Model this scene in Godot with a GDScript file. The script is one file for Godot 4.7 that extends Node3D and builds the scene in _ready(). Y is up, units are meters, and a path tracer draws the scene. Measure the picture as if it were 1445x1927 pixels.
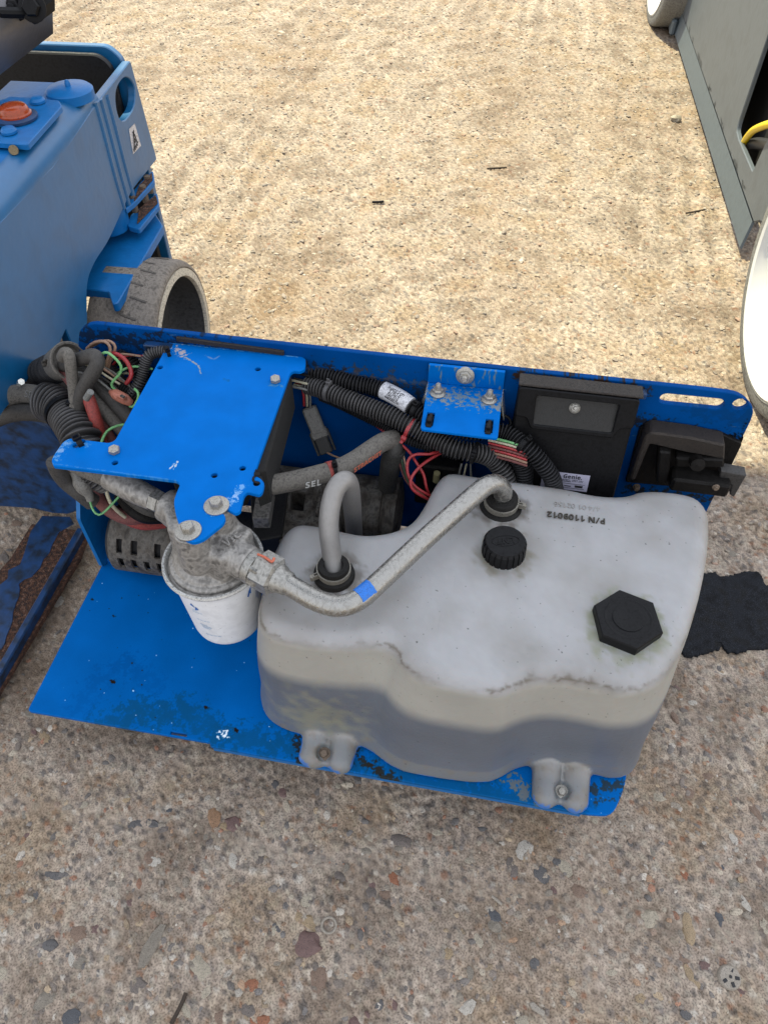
extends Node3D

var M := {}
var T := {}
var rng := RandomNumberGenerator.new()
var nz := FastNoiseLite.new()
var nz2 := FastNoiseLite.new()
var nz3 := FastNoiseLite.new()
var cellv := FastNoiseLite.new()
var celld := FastNoiseLite.new()
const GY := -0.12


func _ready() -> void:
	var cam := Camera3D.new()
	cam.name = "camera"
	cam.transform = Transform3D(Basis(Vector3(0.9854, -0.0015, -0.1701), Vector3(-0.1285, 0.6486, -0.7502), Vector3(0.1115, 0.7612, 0.6389)), Vector3(0.4996, 0.8563, 0.6923))
	cam.fov = 68.2906
	cam.near = 0.05
	cam.far = 200.0
	add_child(cam)
	cam.current = true
	var we := WorldEnvironment.new()
	we.name = "world"
	var env := Environment.new()
	var sm := ProceduralSkyMaterial.new()
	sm.sky_top_color = Color(0.93, 0.955, 1.0)
	sm.sky_horizon_color = Color(1.0, 0.99, 0.975)
	sm.sky_curve = 0.2
	sm.ground_bottom_color = Color(0.5, 0.45, 0.38)
	sm.ground_horizon_color = Color(0.6, 0.57, 0.53)
	sm.sky_energy_multiplier = 1.0
	sm.sun_angle_max = 20.0
	var sky := Sky.new()
	sky.sky_material = sm
	env.background_mode = Environment.BG_SKY
	env.sky = sky
	env.background_energy_multiplier = 0.83
	env.tonemap_mode = Environment.TONE_MAPPER_LINEAR
	env.tonemap_exposure = 2.2
	env.sdfgi_enabled = true
	env.ssao_enabled = true
	env.ssil_enabled = true
	we.environment = env
	add_child(we)
	var sun := DirectionalLight3D.new()
	sun.name = "sun"
	sun.light_energy = 1.22
	sun.light_color = Color(1.0, 0.97, 0.82)
	sun.light_angular_distance = 0.5
	sun.shadow_enabled = true
	add_child(sun)
	sun.basis = Basis.looking_at(Vector3(0.383, -0.866, 0.321))
	rng.seed = 7
	nz.seed = 1; nz.frequency = 0.01; nz.fractal_octaves = 3
	nz2.seed = 2; nz2.frequency = 0.05; nz2.fractal_octaves = 3
	nz3.seed = 3; nz3.frequency = 0.11; nz3.fractal_octaves = 2
	for c in [cellv, celld]:
		c.seed = 4
		c.noise_type = FastNoiseLite.TYPE_CELLULAR
		c.frequency = 0.095
		c.fractal_type = FastNoiseLite.FRACTAL_NONE
		c.cellular_jitter = 0.95
	cellv.cellular_return_type = FastNoiseLite.RETURN_CELL_VALUE
	celld.cellular_return_type = FastNoiseLite.RETURN_DISTANCE
	make_textures()
	make_materials()
	paint_textures()
	build_ground()
	build_blue_lift()
	build_grey_lift()
	build_tray()
	build_tank()
	build_filter()
	build_pipes()
	build_board()
	build_right_gear()
	build_loom()
	build_left_loom()
	build_under_plate()
	build_debris()


# ---------------------------------------------------------------- mesh helpers
class Soup:
	var v := PackedVector3Array()
	func tri(a: Vector3, b: Vector3, c: Vector3) -> void:  # counter-clockwise seen from outside
		v.append(a); v.append(b); v.append(c)
	func quad(a: Vector3, b: Vector3, c: Vector3, d: Vector3) -> void:
		tri(a, b, c); tri(a, c, d)


class Acc:
	var v := PackedVector3Array()
	var n := PackedVector3Array()
	var uv := PackedVector2Array()
	var c := PackedColorArray()
	var ix := PackedInt32Array()
	func vert(p: Vector3, nn: Vector3, u := Vector2.ZERO) -> int:
		v.append(p); n.append(nn); uv.append(u)
		return v.size() - 1
	func tri(a: int, b: int, d: int) -> void:
		ix.append(a); ix.append(d); ix.append(b)
	func soup(s: Soup, ang := 35.0, o := Vector3.ZERO, u := Vector3.ZERO, w := Vector3.ZERO) -> void:
		var at := {}
		var fn := PackedVector3Array()
		var lim := cos(deg_to_rad(ang))
		for t in s.v.size() / 3:
			var a := s.v[t * 3]
			fn.append((s.v[t * 3 + 1] - a).cross(s.v[t * 3 + 2] - a))
			for k in 3:
				var key := Vector3i((s.v[t * 3 + k] * 20000.0).round())
				if not at.has(key):
					at[key] = PackedInt32Array()
				at[key].append(t)
		for t in s.v.size() / 3:
			var f := fn[t].normalized()
			if f == Vector3.ZERO:
				continue
			var base := v.size()
			for k in 3:
				var p := s.v[t * 3 + k]
				var sum := Vector3.ZERO
				for q in at[Vector3i((p * 20000.0).round())]:
					if fn[q].normalized().dot(f) > lim:
						sum += fn[q]
				vert(p, sum.normalized() if sum.length() > 0.0 else f, Vector2((p - o).dot(u), (p - o).dot(w)))
			tri(base, base + 1, base + 2)
	func mesh() -> ArrayMesh:
		var a := []
		a.resize(Mesh.ARRAY_MAX)
		a[Mesh.ARRAY_VERTEX] = v
		a[Mesh.ARRAY_NORMAL] = n
		a[Mesh.ARRAY_TEX_UV] = uv
		if c.size() == v.size() and c.size() > 0:
			a[Mesh.ARRAY_COLOR] = c
		a[Mesh.ARRAY_INDEX] = ix
		var m := ArrayMesh.new()
		m.add_surface_from_arrays(Mesh.PRIMITIVE_TRIANGLES, a)
		return m


func frame_y(ax: Vector3) -> Basis:
	var y := ax.normalized()
	var x := y.cross(Vector3(0.31, 0.2, 0.93)).normalized()
	return Basis(x, y, x.cross(y))


func smooth_path(pts: Array, ds: float) -> PackedVector3Array:
	var out := PackedVector3Array()
	var n := pts.size()
	for i in n - 1:
		var p0: Vector3 = pts[maxi(i - 1, 0)]
		var p1: Vector3 = pts[i]
		var p2: Vector3 = pts[i + 1]
		var p3: Vector3 = pts[mini(i + 2, n - 1)]
		var k := maxi(2, int(ceil(p1.distance_to(p2) / ds)))
		for j in k:
			out.append(p1.cubic_interpolate(p2, p0, p3, float(j) / k))
	out.append(pts[n - 1])
	# even spacing
	var ev := PackedVector3Array([out[0]])
	var need := ds
	for i in out.size() - 1:
		var a := out[i]
		var b := out[i + 1]
		var l := a.distance_to(b)
		var s := need
		while s <= l and l > 0.0:
			ev.append(a.lerp(b, s / l))
			s += ds
		need = s - l
	if ev[ev.size() - 1].distance_to(out[out.size() - 1]) > ds * 0.3:
		ev.append(out[out.size() - 1])
	return ev


# a tube along a smoothed path; r is a number or an array of radii along it; corr > 0 makes ribs
func tube(a: Acc, pts: Array, r: Variant, ds := 0.004, sides := 14, corr := 0.0, pitch := 0.0033, straight := false) -> void:
	var path := PackedVector3Array(pts) if straight else smooth_path(pts, ds)
	var n := path.size()
	if n < 2:
		return
	var rad := PackedFloat32Array()
	var len := PackedFloat32Array()
	var s := 0.0
	for i in n:
		if i > 0:
			s += path[i].distance_to(path[i - 1])
		len.append(s)
	for i in n:
		var q := 0.0
		if r is Array:
			var f: float = float(i) if straight else len[i] / maxf(s, 1e-6) * (r.size() - 1)
			var k: int = mini(int(f), r.size() - 2)
			q = lerpf(r[k], r[k + 1], clampf(f - k, 0.0, 1.0))
		else:
			q = r
		if corr > 0.0:
			q += corr * clampf(sin(len[i] / pitch * TAU) * 1.7, -1.0, 1.0)
		rad.append(q)
	var t := (path[1] - path[0]).normalized()
	var u := frame_y(t).x
	var base := a.v.size()
	var first := u
	for i in n:
		var tt := (path[mini(i + 1, n - 1)] - path[maxi(i - 1, 0)]).normalized()
		u = (u - tt * u.dot(tt)).normalized()
		var w := tt.cross(u)
		var dr := (rad[mini(i + 1, n - 1)] - rad[maxi(i - 1, 0)]) / maxf(len[mini(i + 1, n - 1)] - len[maxi(i - 1, 0)], 1e-5)
		for j in sides + 1:
			var g := TAU * j / sides
			var d := u * cos(g) + w * sin(g)
			a.vert(path[i] + d * rad[i], (d - tt * dr).normalized(), Vector2(float(j) / sides, len[i]))
	if corr > 0.0:  # dust and highlight painted on the ribs, shade painted between them
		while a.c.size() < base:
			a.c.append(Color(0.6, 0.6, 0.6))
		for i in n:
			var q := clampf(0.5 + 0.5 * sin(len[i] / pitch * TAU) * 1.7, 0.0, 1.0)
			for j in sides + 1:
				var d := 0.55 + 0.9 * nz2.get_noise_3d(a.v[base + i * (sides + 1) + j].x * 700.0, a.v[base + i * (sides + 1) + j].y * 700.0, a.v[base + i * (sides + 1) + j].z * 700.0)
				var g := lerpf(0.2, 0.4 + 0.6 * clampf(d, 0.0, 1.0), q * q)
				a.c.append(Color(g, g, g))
	for i in n - 1:
		for j in sides:
			var p := base + i * (sides + 1) + j
			a.tri(p, p + 1, p + sides + 1)
			a.tri(p + 1, p + sides + 2, p + sides + 1)
	for e in 2:
		var i := 0 if e == 0 else n - 1
		var nn := (path[0] - path[1]).normalized() if e == 0 else (path[n - 1] - path[n - 2]).normalized()
		var m := a.vert(path[i], nn)
		var st := a.v.size()
		for j in sides + 1:
			a.vert(a.v[base + i * (sides + 1) + j], nn)
		for j in sides:
			if e == 0:
				a.tri(m, st + j + 1, st + j)
			else:
				a.tri(m, st + j, st + j + 1)
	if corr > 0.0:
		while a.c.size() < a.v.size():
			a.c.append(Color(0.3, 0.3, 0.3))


# profile points are (radius, height along axis), from the bottom up
func lathe(a: Acc, prof: Array, o: Vector3, ax: Vector3, segs := 28, wob := 0.0) -> void:
	var b := frame_y(ax)
	var m := prof.size()
	var nrm: Array[Vector2] = []
	for k in m - 1:
		var d: Vector2 = prof[k + 1] - prof[k]
		nrm.append(Vector2(d.y, -d.x).normalized())
	for k in m - 1:
		if prof[k].is_equal_approx(prof[k + 1]):
			continue
		var n0 := nrm[k]
		var n1 := nrm[k]
		if k > 0 and nrm[k - 1].dot(n0) > 0.77:
			n0 = (n0 + nrm[k - 1]).normalized()
		if k < m - 2 and nrm[k + 1].dot(n1) > 0.77:
			n1 = (n1 + nrm[k + 1]).normalized()
		var base := a.v.size()
		for e in 2:
			var p: Vector2 = prof[k + e]
			var q := n0 if e == 0 else n1
			for j in segs + 1:
				var g := TAU * j / segs
				var d := b.x * cos(g) + b.z * sin(g)
				var rr := p.x * (1.0 + wob * nz.get_noise_2d(cos(g) * 300.0 + o.x * 9000.0, sin(g) * 300.0))
				a.vert(o + d * rr + b.y * p.y, (d * q.x + b.y * q.y).normalized(), Vector2(float(j) / segs, float(k + e) / m))
		for j in segs:
			var p := base + j
			a.tri(p, p + segs + 1, p + 1)
			a.tri(p + 1, p + segs + 1, p + segs + 2)


# the same profile with flat sides (hexagons)
func faceted(s: Soup, prof: Array, o: Vector3, ax: Vector3, segs := 6, turn := 0.0) -> void:
	var b := frame_y(ax)
	for k in prof.size() - 1:
		for j in segs:
			var g0 := TAU * j / segs + turn
			var g1 := TAU * (j + 1) / segs + turn
			var d0 := b.x * cos(g0) + b.z * sin(g0)
			var d1 := b.x * cos(g1) + b.z * sin(g1)
			var p: Vector2 = prof[k]
			var q: Vector2 = prof[k + 1]
			s.quad(o + d0 * p.x + b.y * p.y, o + d0 * q.x + b.y * q.y, o + d1 * q.x + b.y * q.y, o + d1 * p.x + b.y * p.y)


func box(s: Soup, c: Vector3, b: Basis, size: Vector3, bev := 0.001) -> void:
	var h := size * 0.5
	bev = minf(bev, minf(h.x, minf(h.y, h.z)) * 0.9)
	var P := func(sx: float, sy: float, sz: float, ax: int) -> Vector3:
		var q := Vector3(sx * (h.x - (0.0 if ax == 0 else bev)), sy * (h.y - (0.0 if ax == 1 else bev)), sz * (h.z - (0.0 if ax == 2 else bev)))
		return c + b * q
	var put := func(q: Array) -> void:
		var nn: Vector3 = (q[1] - q[0]).cross(q[2] - q[0])
		var mid: Vector3 = q[0] + q[1] + q[2]
		if nn.dot(mid / 3.0 - c) < 0.0:
			q.reverse()
		s.tri(q[0], q[1], q[2])
		if q.size() > 3:
			s.tri(q[0], q[2], q[3])
	for e in [-1.0, 1.0]:
		put.call([P.call(e, -1, -1, 0), P.call(e, 1, -1, 0), P.call(e, 1, 1, 0), P.call(e, -1, 1, 0)])
		put.call([P.call(-1, e, -1, 1), P.call(1, e, -1, 1), P.call(1, e, 1, 1), P.call(-1, e, 1, 1)])
		put.call([P.call(-1, -1, e, 2), P.call(1, -1, e, 2), P.call(1, 1, e, 2), P.call(-1, 1, e, 2)])
		for f in [-1.0, 1.0]:
			put.call([P.call(e, f, -1, 0), P.call(e, f, 1, 0), P.call(e, f, 1, 1), P.call(e, f, -1, 1)])
			put.call([P.call(e, -1, f, 0), P.call(e, 1, f, 0), P.call(e, 1, f, 2), P.call(e, -1, f, 2)])
			put.call([P.call(-1, e, f, 1), P.call(1, e, f, 1), P.call(1, e, f, 2), P.call(-1, e, f, 2)])
			for g in [-1.0, 1.0]:
				put.call([P.call(e, f, g, 0), P.call(e, f, g, 1), P.call(e, f, g, 2)])


func area2(p: PackedVector2Array) -> float:
	var s := 0.0
	for i in p.size():
		s += p[i].cross(p[(i + 1) % p.size()])
	return s * 0.5


func rounded(pts: Array, r: Variant, steps := 4) -> PackedVector2Array:
	var out := PackedVector2Array()
	var n := pts.size()
	for i in n:
		var p: Vector2 = pts[i]
		var a: Vector2 = (pts[(i + n - 1) % n] - p)
		var b: Vector2 = (pts[(i + 1) % n] - p)
		var q: float = r[i] if r is Array else r
		var k := minf(q, minf(a.length(), b.length()) * 0.45)
		if k < 1e-5:
			out.append(p)
			continue
		var s := p + a.normalized() * k
		var e := p + b.normalized() * k
		for j in steps + 1:
			var t := float(j) / steps
			out.append(s.lerp(p, t).lerp(p.lerp(e, t), t))
	return out


func circle2(c: Vector2, r: float, n := 16, sx := 1.0) -> PackedVector2Array:
	var o := PackedVector2Array()
	for i in n:
		o.append(c + Vector2(cos(TAU * i / n) * r * sx, sin(TAU * i / n) * r))
	return o


func slot2(a: Vector2, b: Vector2, r: float) -> PackedVector2Array:
	var o := PackedVector2Array()
	var g := (b - a).angle()
	for i in 9:
		o.append(b + Vector2.from_angle(g - PI / 2 + PI * i / 8) * r)
	for i in 9:
		o.append(a + Vector2.from_angle(g + PI / 2 + PI * i / 8) * r)
	return o


func chaikin(p: PackedVector2Array, times := 2) -> PackedVector2Array:
	for t in times:
		var o := PackedVector2Array()
		for i in p.size():
			var a := p[i]
			var b := p[(i + 1) % p.size()]
			o.append(a.lerp(b, 0.25)); o.append(a.lerp(b, 0.75))
		p = o
	return p


func inset2(p: PackedVector2Array, d: float) -> PackedVector2Array:  # p counter-clockwise, d > 0 shrinks
	var o := PackedVector2Array()
	var n := p.size()
	for i in n:
		var a := (p[i] - p[(i + n - 1) % n]).normalized()
		var b := (p[(i + 1) % n] - p[i]).normalized()
		var m := (a.orthogonal() + b.orthogonal())
		if m.length() < 1e-3:
			o.append(p[i])
			continue
		m = m.normalized()
		o.append(p[i] - m * d / maxf(0.5, m.dot(a.orthogonal())))
	return o


# a flat plate with holes: face at o (+ u*x + v*y), body thick metres behind it; n is the way the face looks
func plate(s: Soup, outline: PackedVector2Array, holes: Array, o: Vector3, u: Vector3, v: Vector3, n: Vector3, thick: float, bev := 0.0006) -> void:
	var flip := u.cross(v).dot(n) < 0.0
	var ps: Array[PackedVector2Array] = []
	for k in holes.size() + 1:
		var p: PackedVector2Array = outline if k == 0 else holes[k - 1]
		if (area2(p) > 0.0) == flip:
			p = p.duplicate(); p.reverse()
		ps.append(p)
	# now each loop is counter-clockwise in the sense of the face's normal
	var M2 := func(p: Vector2, d: float) -> Vector3:
		return o + u * p.x + v * p.y - n * d
	if not holes.is_empty():  # close sampling, so that the triangulation keeps to every edge
		for k in ps.size():
			var fine := PackedVector2Array()
			for i in ps[k].size():
				var e := ps[k][(i + 1) % ps[k].size()]
				var steps := maxi(1, int(ceil(ps[k][i].distance_to(e) / 0.0035)))
				for j in steps:
					fine.append(ps[k][i].lerp(e, float(j) / steps))
			ps[k] = fine
	var face := PackedVector2Array()
	var mm := PackedVector2Array()
	var loops: Array[PackedVector2Array] = []
	for k in ps.size():
		var p := ps[k]
		var sgn := (1.0 if k == 0 else -1.0) * (-1.0 if flip else 1.0)
		var q := inset2(p, bev * sgn)
		var m := p.size()
		for i in m:
			var j := (i + 1) % m
			if k == 0:
				s.quad(M2.call(q[i], 0.0), M2.call(p[i], bev), M2.call(p[j], bev), M2.call(q[j], 0.0))
				s.quad(M2.call(p[i], bev), M2.call(p[i], thick), M2.call(p[j], thick), M2.call(p[j], bev))
			else:
				s.quad(M2.call(q[j], 0.0), M2.call(p[j], bev), M2.call(p[i], bev), M2.call(q[i], 0.0))
				s.quad(M2.call(p[j], bev), M2.call(p[j], thick), M2.call(p[i], thick), M2.call(p[i], bev))
		face.append_array(q)
		loops.append(q)
	for q in face:  # a hair of unevenness, for points all on one line upset the triangulation
		mm.append(q * 4000.0 + (Vector2(sin(q.x * 91000.0), cos(q.y * 87000.0 + q.x * 31000.0)) * 0.35 if not holes.is_empty() else Vector2.ZERO))
	if not holes.is_empty():
		var lo := loops[0][0]
		var hi := lo
		for q in loops[0]:
			lo = lo.min(q)
			hi = hi.max(q)
		var gap := 0.013
		for i in int((hi.x - lo.x) / gap) + 1:
			for j in int((hi.y - lo.y) / gap) + 1:
				var q := lo + Vector2(i + 0.5 * (j % 2) + 0.17 * sin(i * 7.1 + j * 3.3), j + 0.17 * sin(i * 2.7 + j * 9.1)) * gap
				var inside := Geometry2D.is_point_in_polygon(q, loops[0])
				for k in loops.size():
					if not inside:
						break
					if k > 0 and Geometry2D.is_point_in_polygon(q, loops[k]):
						inside = false
					for e in loops[k]:
						if e.distance_squared_to(q) < 0.000012:
							inside = false
							break
				if inside:
					face.append(q)
					mm.append(q * 4000.0)
	var guard := face.size()
	if not holes.is_empty():
		var r0 := Rect2(loops[0][0], Vector2.ZERO)
		for q in loops[0]:
			r0 = r0.expand(q)
		r0 = r0.grow(0.03)
		for i in 25:
			var w := float(i) / 24.0
			for q in [r0.position + Vector2(r0.size.x * w, 0.0001 * sin(i * 3.0)), r0.end - Vector2(r0.size.x * w, 0.0001 * sin(i * 5.0)), r0.position + Vector2(0.0001 * sin(i * 7.0), r0.size.y * (w * 0.9 + 0.05)), r0.end - Vector2(0.0001 * sin(i * 4.0), r0.size.y * (w * 0.9 + 0.05))]:
				face.append(q)
				mm.append(q * 4000.0)
	var tr := PackedInt32Array()
	if holes.is_empty():
		tr = Geometry2D.triangulate_polygon(mm)
	if tr.is_empty():
		var de := Geometry2D.triangulate_delaunay(mm)
		for t in de.size() / 3:
			var m := (face[de[t * 3]] + face[de[t * 3 + 1]] + face[de[t * 3 + 2]]) / 3.0
			var ok := maxi(de[t * 3], maxi(de[t * 3 + 1], de[t * 3 + 2])) < guard and Geometry2D.is_point_in_polygon(m, loops[0])
			for k in range(1, ps.size()):
				ok = ok and not Geometry2D.is_point_in_polygon(m, loops[k])
			if ok:
				tr.append_array([de[t * 3], de[t * 3 + 1], de[t * 3 + 2]])
	for t in tr.size() / 3:
		var a := face[tr[t * 3]]
		var b := face[tr[t * 3 + 1]]
		var c := face[tr[t * 3 + 2]]
		if ((b - a).cross(c - a) < 0.0) != flip:
			var sw := b; b = c; c = sw
		s.tri(M2.call(a, 0.0), M2.call(b, 0.0), M2.call(c, 0.0))
		s.tri(M2.call(a, thick), M2.call(c, thick), M2.call(b, thick))


# surface nets over a field of distances (x fastest, then y, then z)
func nets(a: Acc, lo: Vector3, nn: Vector3i, h: float, f: PackedFloat32Array) -> void:
	var nx := nn.x
	var nxy := nn.x * nn.y
	var at := {}
	var off := PackedInt32Array([0, 1, nx, nx + 1, nxy, nxy + 1, nxy + nx, nxy + nx + 1])
	var lim := h * 1.9
	for k in nn.z - 1:
		for j in nn.y - 1:
			var row := k * nxy + j * nx
			for i in nn.x - 1:
				var q := row + i
				var f0 := f[q]
				if f0 > lim or f0 < -lim:
					continue
				var neg := 0
				for e in 8:
					if f[q + off[e]] < 0.0:
						neg += 1
				if neg == 0 or neg == 8:
					continue
				var f1 := f[q + 1]
				var f2 := f[q + nx]
				var f3 := f[q + nx + 1]
				var f4 := f[q + nxy]
				var f5 := f[q + nxy + 1]
				var f6 := f[q + nxy + nx]
				var f7 := f[q + nxy + nx + 1]
				var sum := Vector3.ZERO
				var cnt := 0
				if (f0 < 0.0) != (f1 < 0.0): sum += Vector3(f0 / (f0 - f1), 0, 0); cnt += 1
				if (f2 < 0.0) != (f3 < 0.0): sum += Vector3(f2 / (f2 - f3), 1, 0); cnt += 1
				if (f4 < 0.0) != (f5 < 0.0): sum += Vector3(f4 / (f4 - f5), 0, 1); cnt += 1
				if (f6 < 0.0) != (f7 < 0.0): sum += Vector3(f6 / (f6 - f7), 1, 1); cnt += 1
				if (f0 < 0.0) != (f2 < 0.0): sum += Vector3(0, f0 / (f0 - f2), 0); cnt += 1
				if (f1 < 0.0) != (f3 < 0.0): sum += Vector3(1, f1 / (f1 - f3), 0); cnt += 1
				if (f4 < 0.0) != (f6 < 0.0): sum += Vector3(0, f4 / (f4 - f6), 1); cnt += 1
				if (f5 < 0.0) != (f7 < 0.0): sum += Vector3(1, f5 / (f5 - f7), 1); cnt += 1
				if (f0 < 0.0) != (f4 < 0.0): sum += Vector3(0, 0, f0 / (f0 - f4)); cnt += 1
				if (f1 < 0.0) != (f5 < 0.0): sum += Vector3(1, 0, f1 / (f1 - f5)); cnt += 1
				if (f2 < 0.0) != (f6 < 0.0): sum += Vector3(0, 1, f2 / (f2 - f6)); cnt += 1
				if (f3 < 0.0) != (f7 < 0.0): sum += Vector3(1, 1, f3 / (f3 - f7)); cnt += 1
				var g := Vector3(f1 + f3 + f5 + f7 - f0 - f2 - f4 - f6, f2 + f3 + f6 + f7 - f0 - f1 - f4 - f5, f4 + f5 + f6 + f7 - f0 - f1 - f2 - f3)
				at[q] = a.vert(lo + (Vector3(i, j, k) + sum / maxi(cnt, 1)) * h, g.normalized())
	for q in at:
		var v0: int = at[q]
		for ax in 3:
			var d: int = [1, nx, nxy][ax]
			var e1: int = [nx, nxy, 1][ax]
			var e2: int = [nxy, 1, nx][ax]
			if (f[q] < 0.0) == (f[q + d] < 0.0):
				continue
			var b1 = at.get(q - e1)
			var b2 = at.get(q - e2)
			var b3 = at.get(q - e1 - e2)
			if b1 == null or b2 == null or b3 == null:
				continue
			if f[q] < 0.0:
				a.tri(v0, b1, b3); a.tri(v0, b3, b2)
			else:
				a.tri(v0, b3, b1); a.tri(v0, b2, b3)


func smin(a: float, b: float, k: float) -> float:
	var h := maxf(k - absf(a - b), 0.0) / k
	return minf(a, b) - h * h * k * 0.25


func sd_capsule(p: Vector3, a: Vector3, b: Vector3, r0: float, r1: float) -> float:
	var ba := b - a
	var h := clampf((p - a).dot(ba) / ba.length_squared(), 0.0, 1.0)
	return (p - a - ba * h).length() - lerpf(r0, r1, h)


func sd_cyl(p: Vector3, a: Vector3, b: Vector3, r: float, rd := 0.002) -> float:
	var ax := (b - a).normalized()
	var l := (b - a).length() * 0.5
	var q := p - (a + b) * 0.5
	var y := q.dot(ax)
	var d := Vector2((q - ax * y).length() - r + rd, absf(y) - l + rd)
	return minf(maxf(d.x, d.y), 0.0) + Vector2(maxf(d.x, 0.0), maxf(d.y, 0.0)).length() - rd


func sd_box(p: Vector3, b: Basis, c: Vector3, size: Vector3, rd := 0.003) -> float:
	var q := (b.transposed() * (p - c)).abs() - size * 0.5 + Vector3.ONE * rd
	return Vector3(maxf(q.x, 0), maxf(q.y, 0), maxf(q.z, 0)).length() + minf(maxf(q.x, maxf(q.y, q.z)), 0.0) - rd


func sd_poly(p: Vector2, v: PackedVector2Array) -> float:
	var d := 1e9
	var s := 1.0
	var n := v.size()
	var vj := v[n - 1]
	for i in n:
		var vi := v[i]
		var e := vj - vi
		var w := p - vi
		var b := w - e * clampf(w.dot(e) / e.dot(e), 0.0, 1.0)
		d = minf(d, b.dot(b))
		var c1 := p.y >= vi.y
		var c2 := p.y < vj.y
		var c3 := e.x * w.y > e.y * w.x
		if (c1 and c2 and c3) or (not c1 and not c2 and not c3):
			s = -s
		vj = vi
	return s * sqrt(d)


# ---------------------------------------------------------------- scene tree helpers
func obj(called: String, m: Mesh, material: Material, parent: Node3D = self) -> MeshInstance3D:
	var o := MeshInstance3D.new()
	o.name = called
	o.mesh = m
	o.material_override = material
	parent.add_child(o, true)
	if parent != self:
		var q: Node = parent
		var at := Vector3.ZERO
		while q != self:
			at += q.position
			q = q.get_parent()
		o.position = -at
	return o


func mk(called: String, s: Soup, material: Material, parent: Node3D = self, ang := 35.0) -> MeshInstance3D:
	var a := Acc.new()
	a.soup(s, ang)
	return obj(called, a.mesh(), material, parent)


func mkuv(called: String, s: Soup, material: Material, parent: Node3D, o: Vector3, u: Vector3, w: Vector3, ang := 35.0) -> MeshInstance3D:
	var a := Acc.new()
	a.soup(s, ang, o, u, w)
	return obj(called, a.mesh(), material, parent)


func thing(called: String, label: String, category: String, at := Vector3.ZERO, group := "") -> Node3D:
	var o := Node3D.new()
	o.name = called
	o.position = at
	add_child(o, true)
	tag(o, label, category, group)
	return o


func tag(o: Node3D, label: String, category: String, group := "") -> Node3D:
	o.set_meta("label", label)
	o.set_meta("category", category)
	if group != "":
		o.set_meta("group", group)
	return o


func tube_thing(called: String, label: String, category: String, group: String, pts: Array, r: Variant, material: Material, corr := 0.0, pitch := 0.0033, sides := 14, ds := 0.004) -> MeshInstance3D:
	var a := Acc.new()
	tube(a, pts, r, (pitch / 6.0 if corr > 0.0 else ds), sides, corr, pitch)
	var o := obj(called, a.mesh(), material)
	tag(o, label, category, group)
	return o


func tube_part(called: String, parent: Node3D, pts: Array, r: Variant, material: Material, sides := 10, ds := 0.004) -> MeshInstance3D:
	var a := Acc.new()
	tube(a, pts, r, ds, sides)
	return obj(called, a.mesh(), material, parent)


func text(parent: Node3D, called: String, what: String, size: float, at: Vector3, right: Vector3, up: Vector3, material: Material, depth := 0.0003, fnt := "Droid Sans", bold := false) -> MeshInstance3D:
	var m := TextMesh.new()
	var f := SystemFont.new()
	f.font_names = PackedStringArray([fnt])
	if bold:
		f.font_weight = 700
	m.font = f
	m.font_size = 32
	m.pixel_size = size / 24.0
	m.depth = depth
	m.text = what
	m.curve_step = 2.0
	var o := obj(called, m, material, parent)
	o.transform = Transform3D(Basis(right.normalized(), up.normalized(), right.cross(up).normalized()), at + o.position)
	return o


func bolt_at(parent: Node3D, called: String, p: Vector3, ax: Vector3, r: float, washer: float, h := 0.006, turn := 0.3, material := "bolt") -> MeshInstance3D:
	var s := Soup.new()
	faceted(s, [Vector2(0, 0.0008), Vector2(r, 0.0008), Vector2(r, h * 0.8), Vector2(r * 0.86, h), Vector2(0, h)], p, ax, 6, turn)
	var a := Acc.new()
	a.soup(s, 30)
	if washer > 0.0:
		lathe(a, [Vector2(0, 0), Vector2(washer, 0), Vector2(washer, 0.0012), Vector2(washer * 0.95, 0.0017), Vector2(0, 0.0017)], p, ax, 24)
	return obj(called, a.mesh(), M[material], parent)


func nut_at(parent: Node3D, called: String, p: Vector3, ax: Vector3, r: float, washer: float, stud: float) -> MeshInstance3D:
	var s := Soup.new()
	faceted(s, [Vector2(0, 0.001), Vector2(r, 0.001), Vector2(r, r * 0.9), Vector2(r * 0.85, r * 1.1), Vector2(0, r * 1.1)], p, ax, 6, 0.2)
	var a := Acc.new()
	a.soup(s, 30)
	lathe(a, [Vector2(0, 0), Vector2(washer, 0), Vector2(washer, 0.0012), Vector2(r, 0.003), Vector2(0, 0.003)], p, ax, 20)
	lathe(a, [Vector2(r * 0.5, 0), Vector2(r * 0.5, stud - 0.0015), Vector2(r * 0.36, stud), Vector2(0, stud)], p, ax, 14)
	return obj(called, a.mesh(), M.bolt, parent)


func band(a: Acc, p: Vector3, ax: Vector3, r: float, width: float, th := 0.0012, segs := 26) -> void:
	lathe(a, [Vector2(r - 0.001, -width / 2), Vector2(r + th, -width / 2), Vector2(r + th, width / 2), Vector2(r - 0.001, width / 2)], p, ax, segs)


func zip_tie(called: String, label: String, p: Vector3, ax: Vector3, r: float, head: Vector3, mat_name := "black", group := "cable ties on the tray", width := 0.0042) -> Node3D:
	var t := thing(called, label, "cable tie", p, group)
	var a := Acc.new()
	band(a, p, ax, r, width, 0.0012)
	obj("strap", a.mesh(), M[mat_name], t)
	var s := Soup.new()
	var hd := (head - ax.normalized() * head.dot(ax.normalized())).normalized()
	var b := Basis(ax.normalized(), hd, ax.normalized().cross(hd))
	box(s, p + hd * (r + 0.0025), b, Vector3(width * 1.5, 0.005, 0.0065), 0.0008)
	box(s, p + hd * (r + 0.006) + b.z * 0.001, b, Vector3(width * 0.9, 0.006, 0.0016), 0.0003)
	mk("catch", s, M[mat_name], t)
	return t


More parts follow.
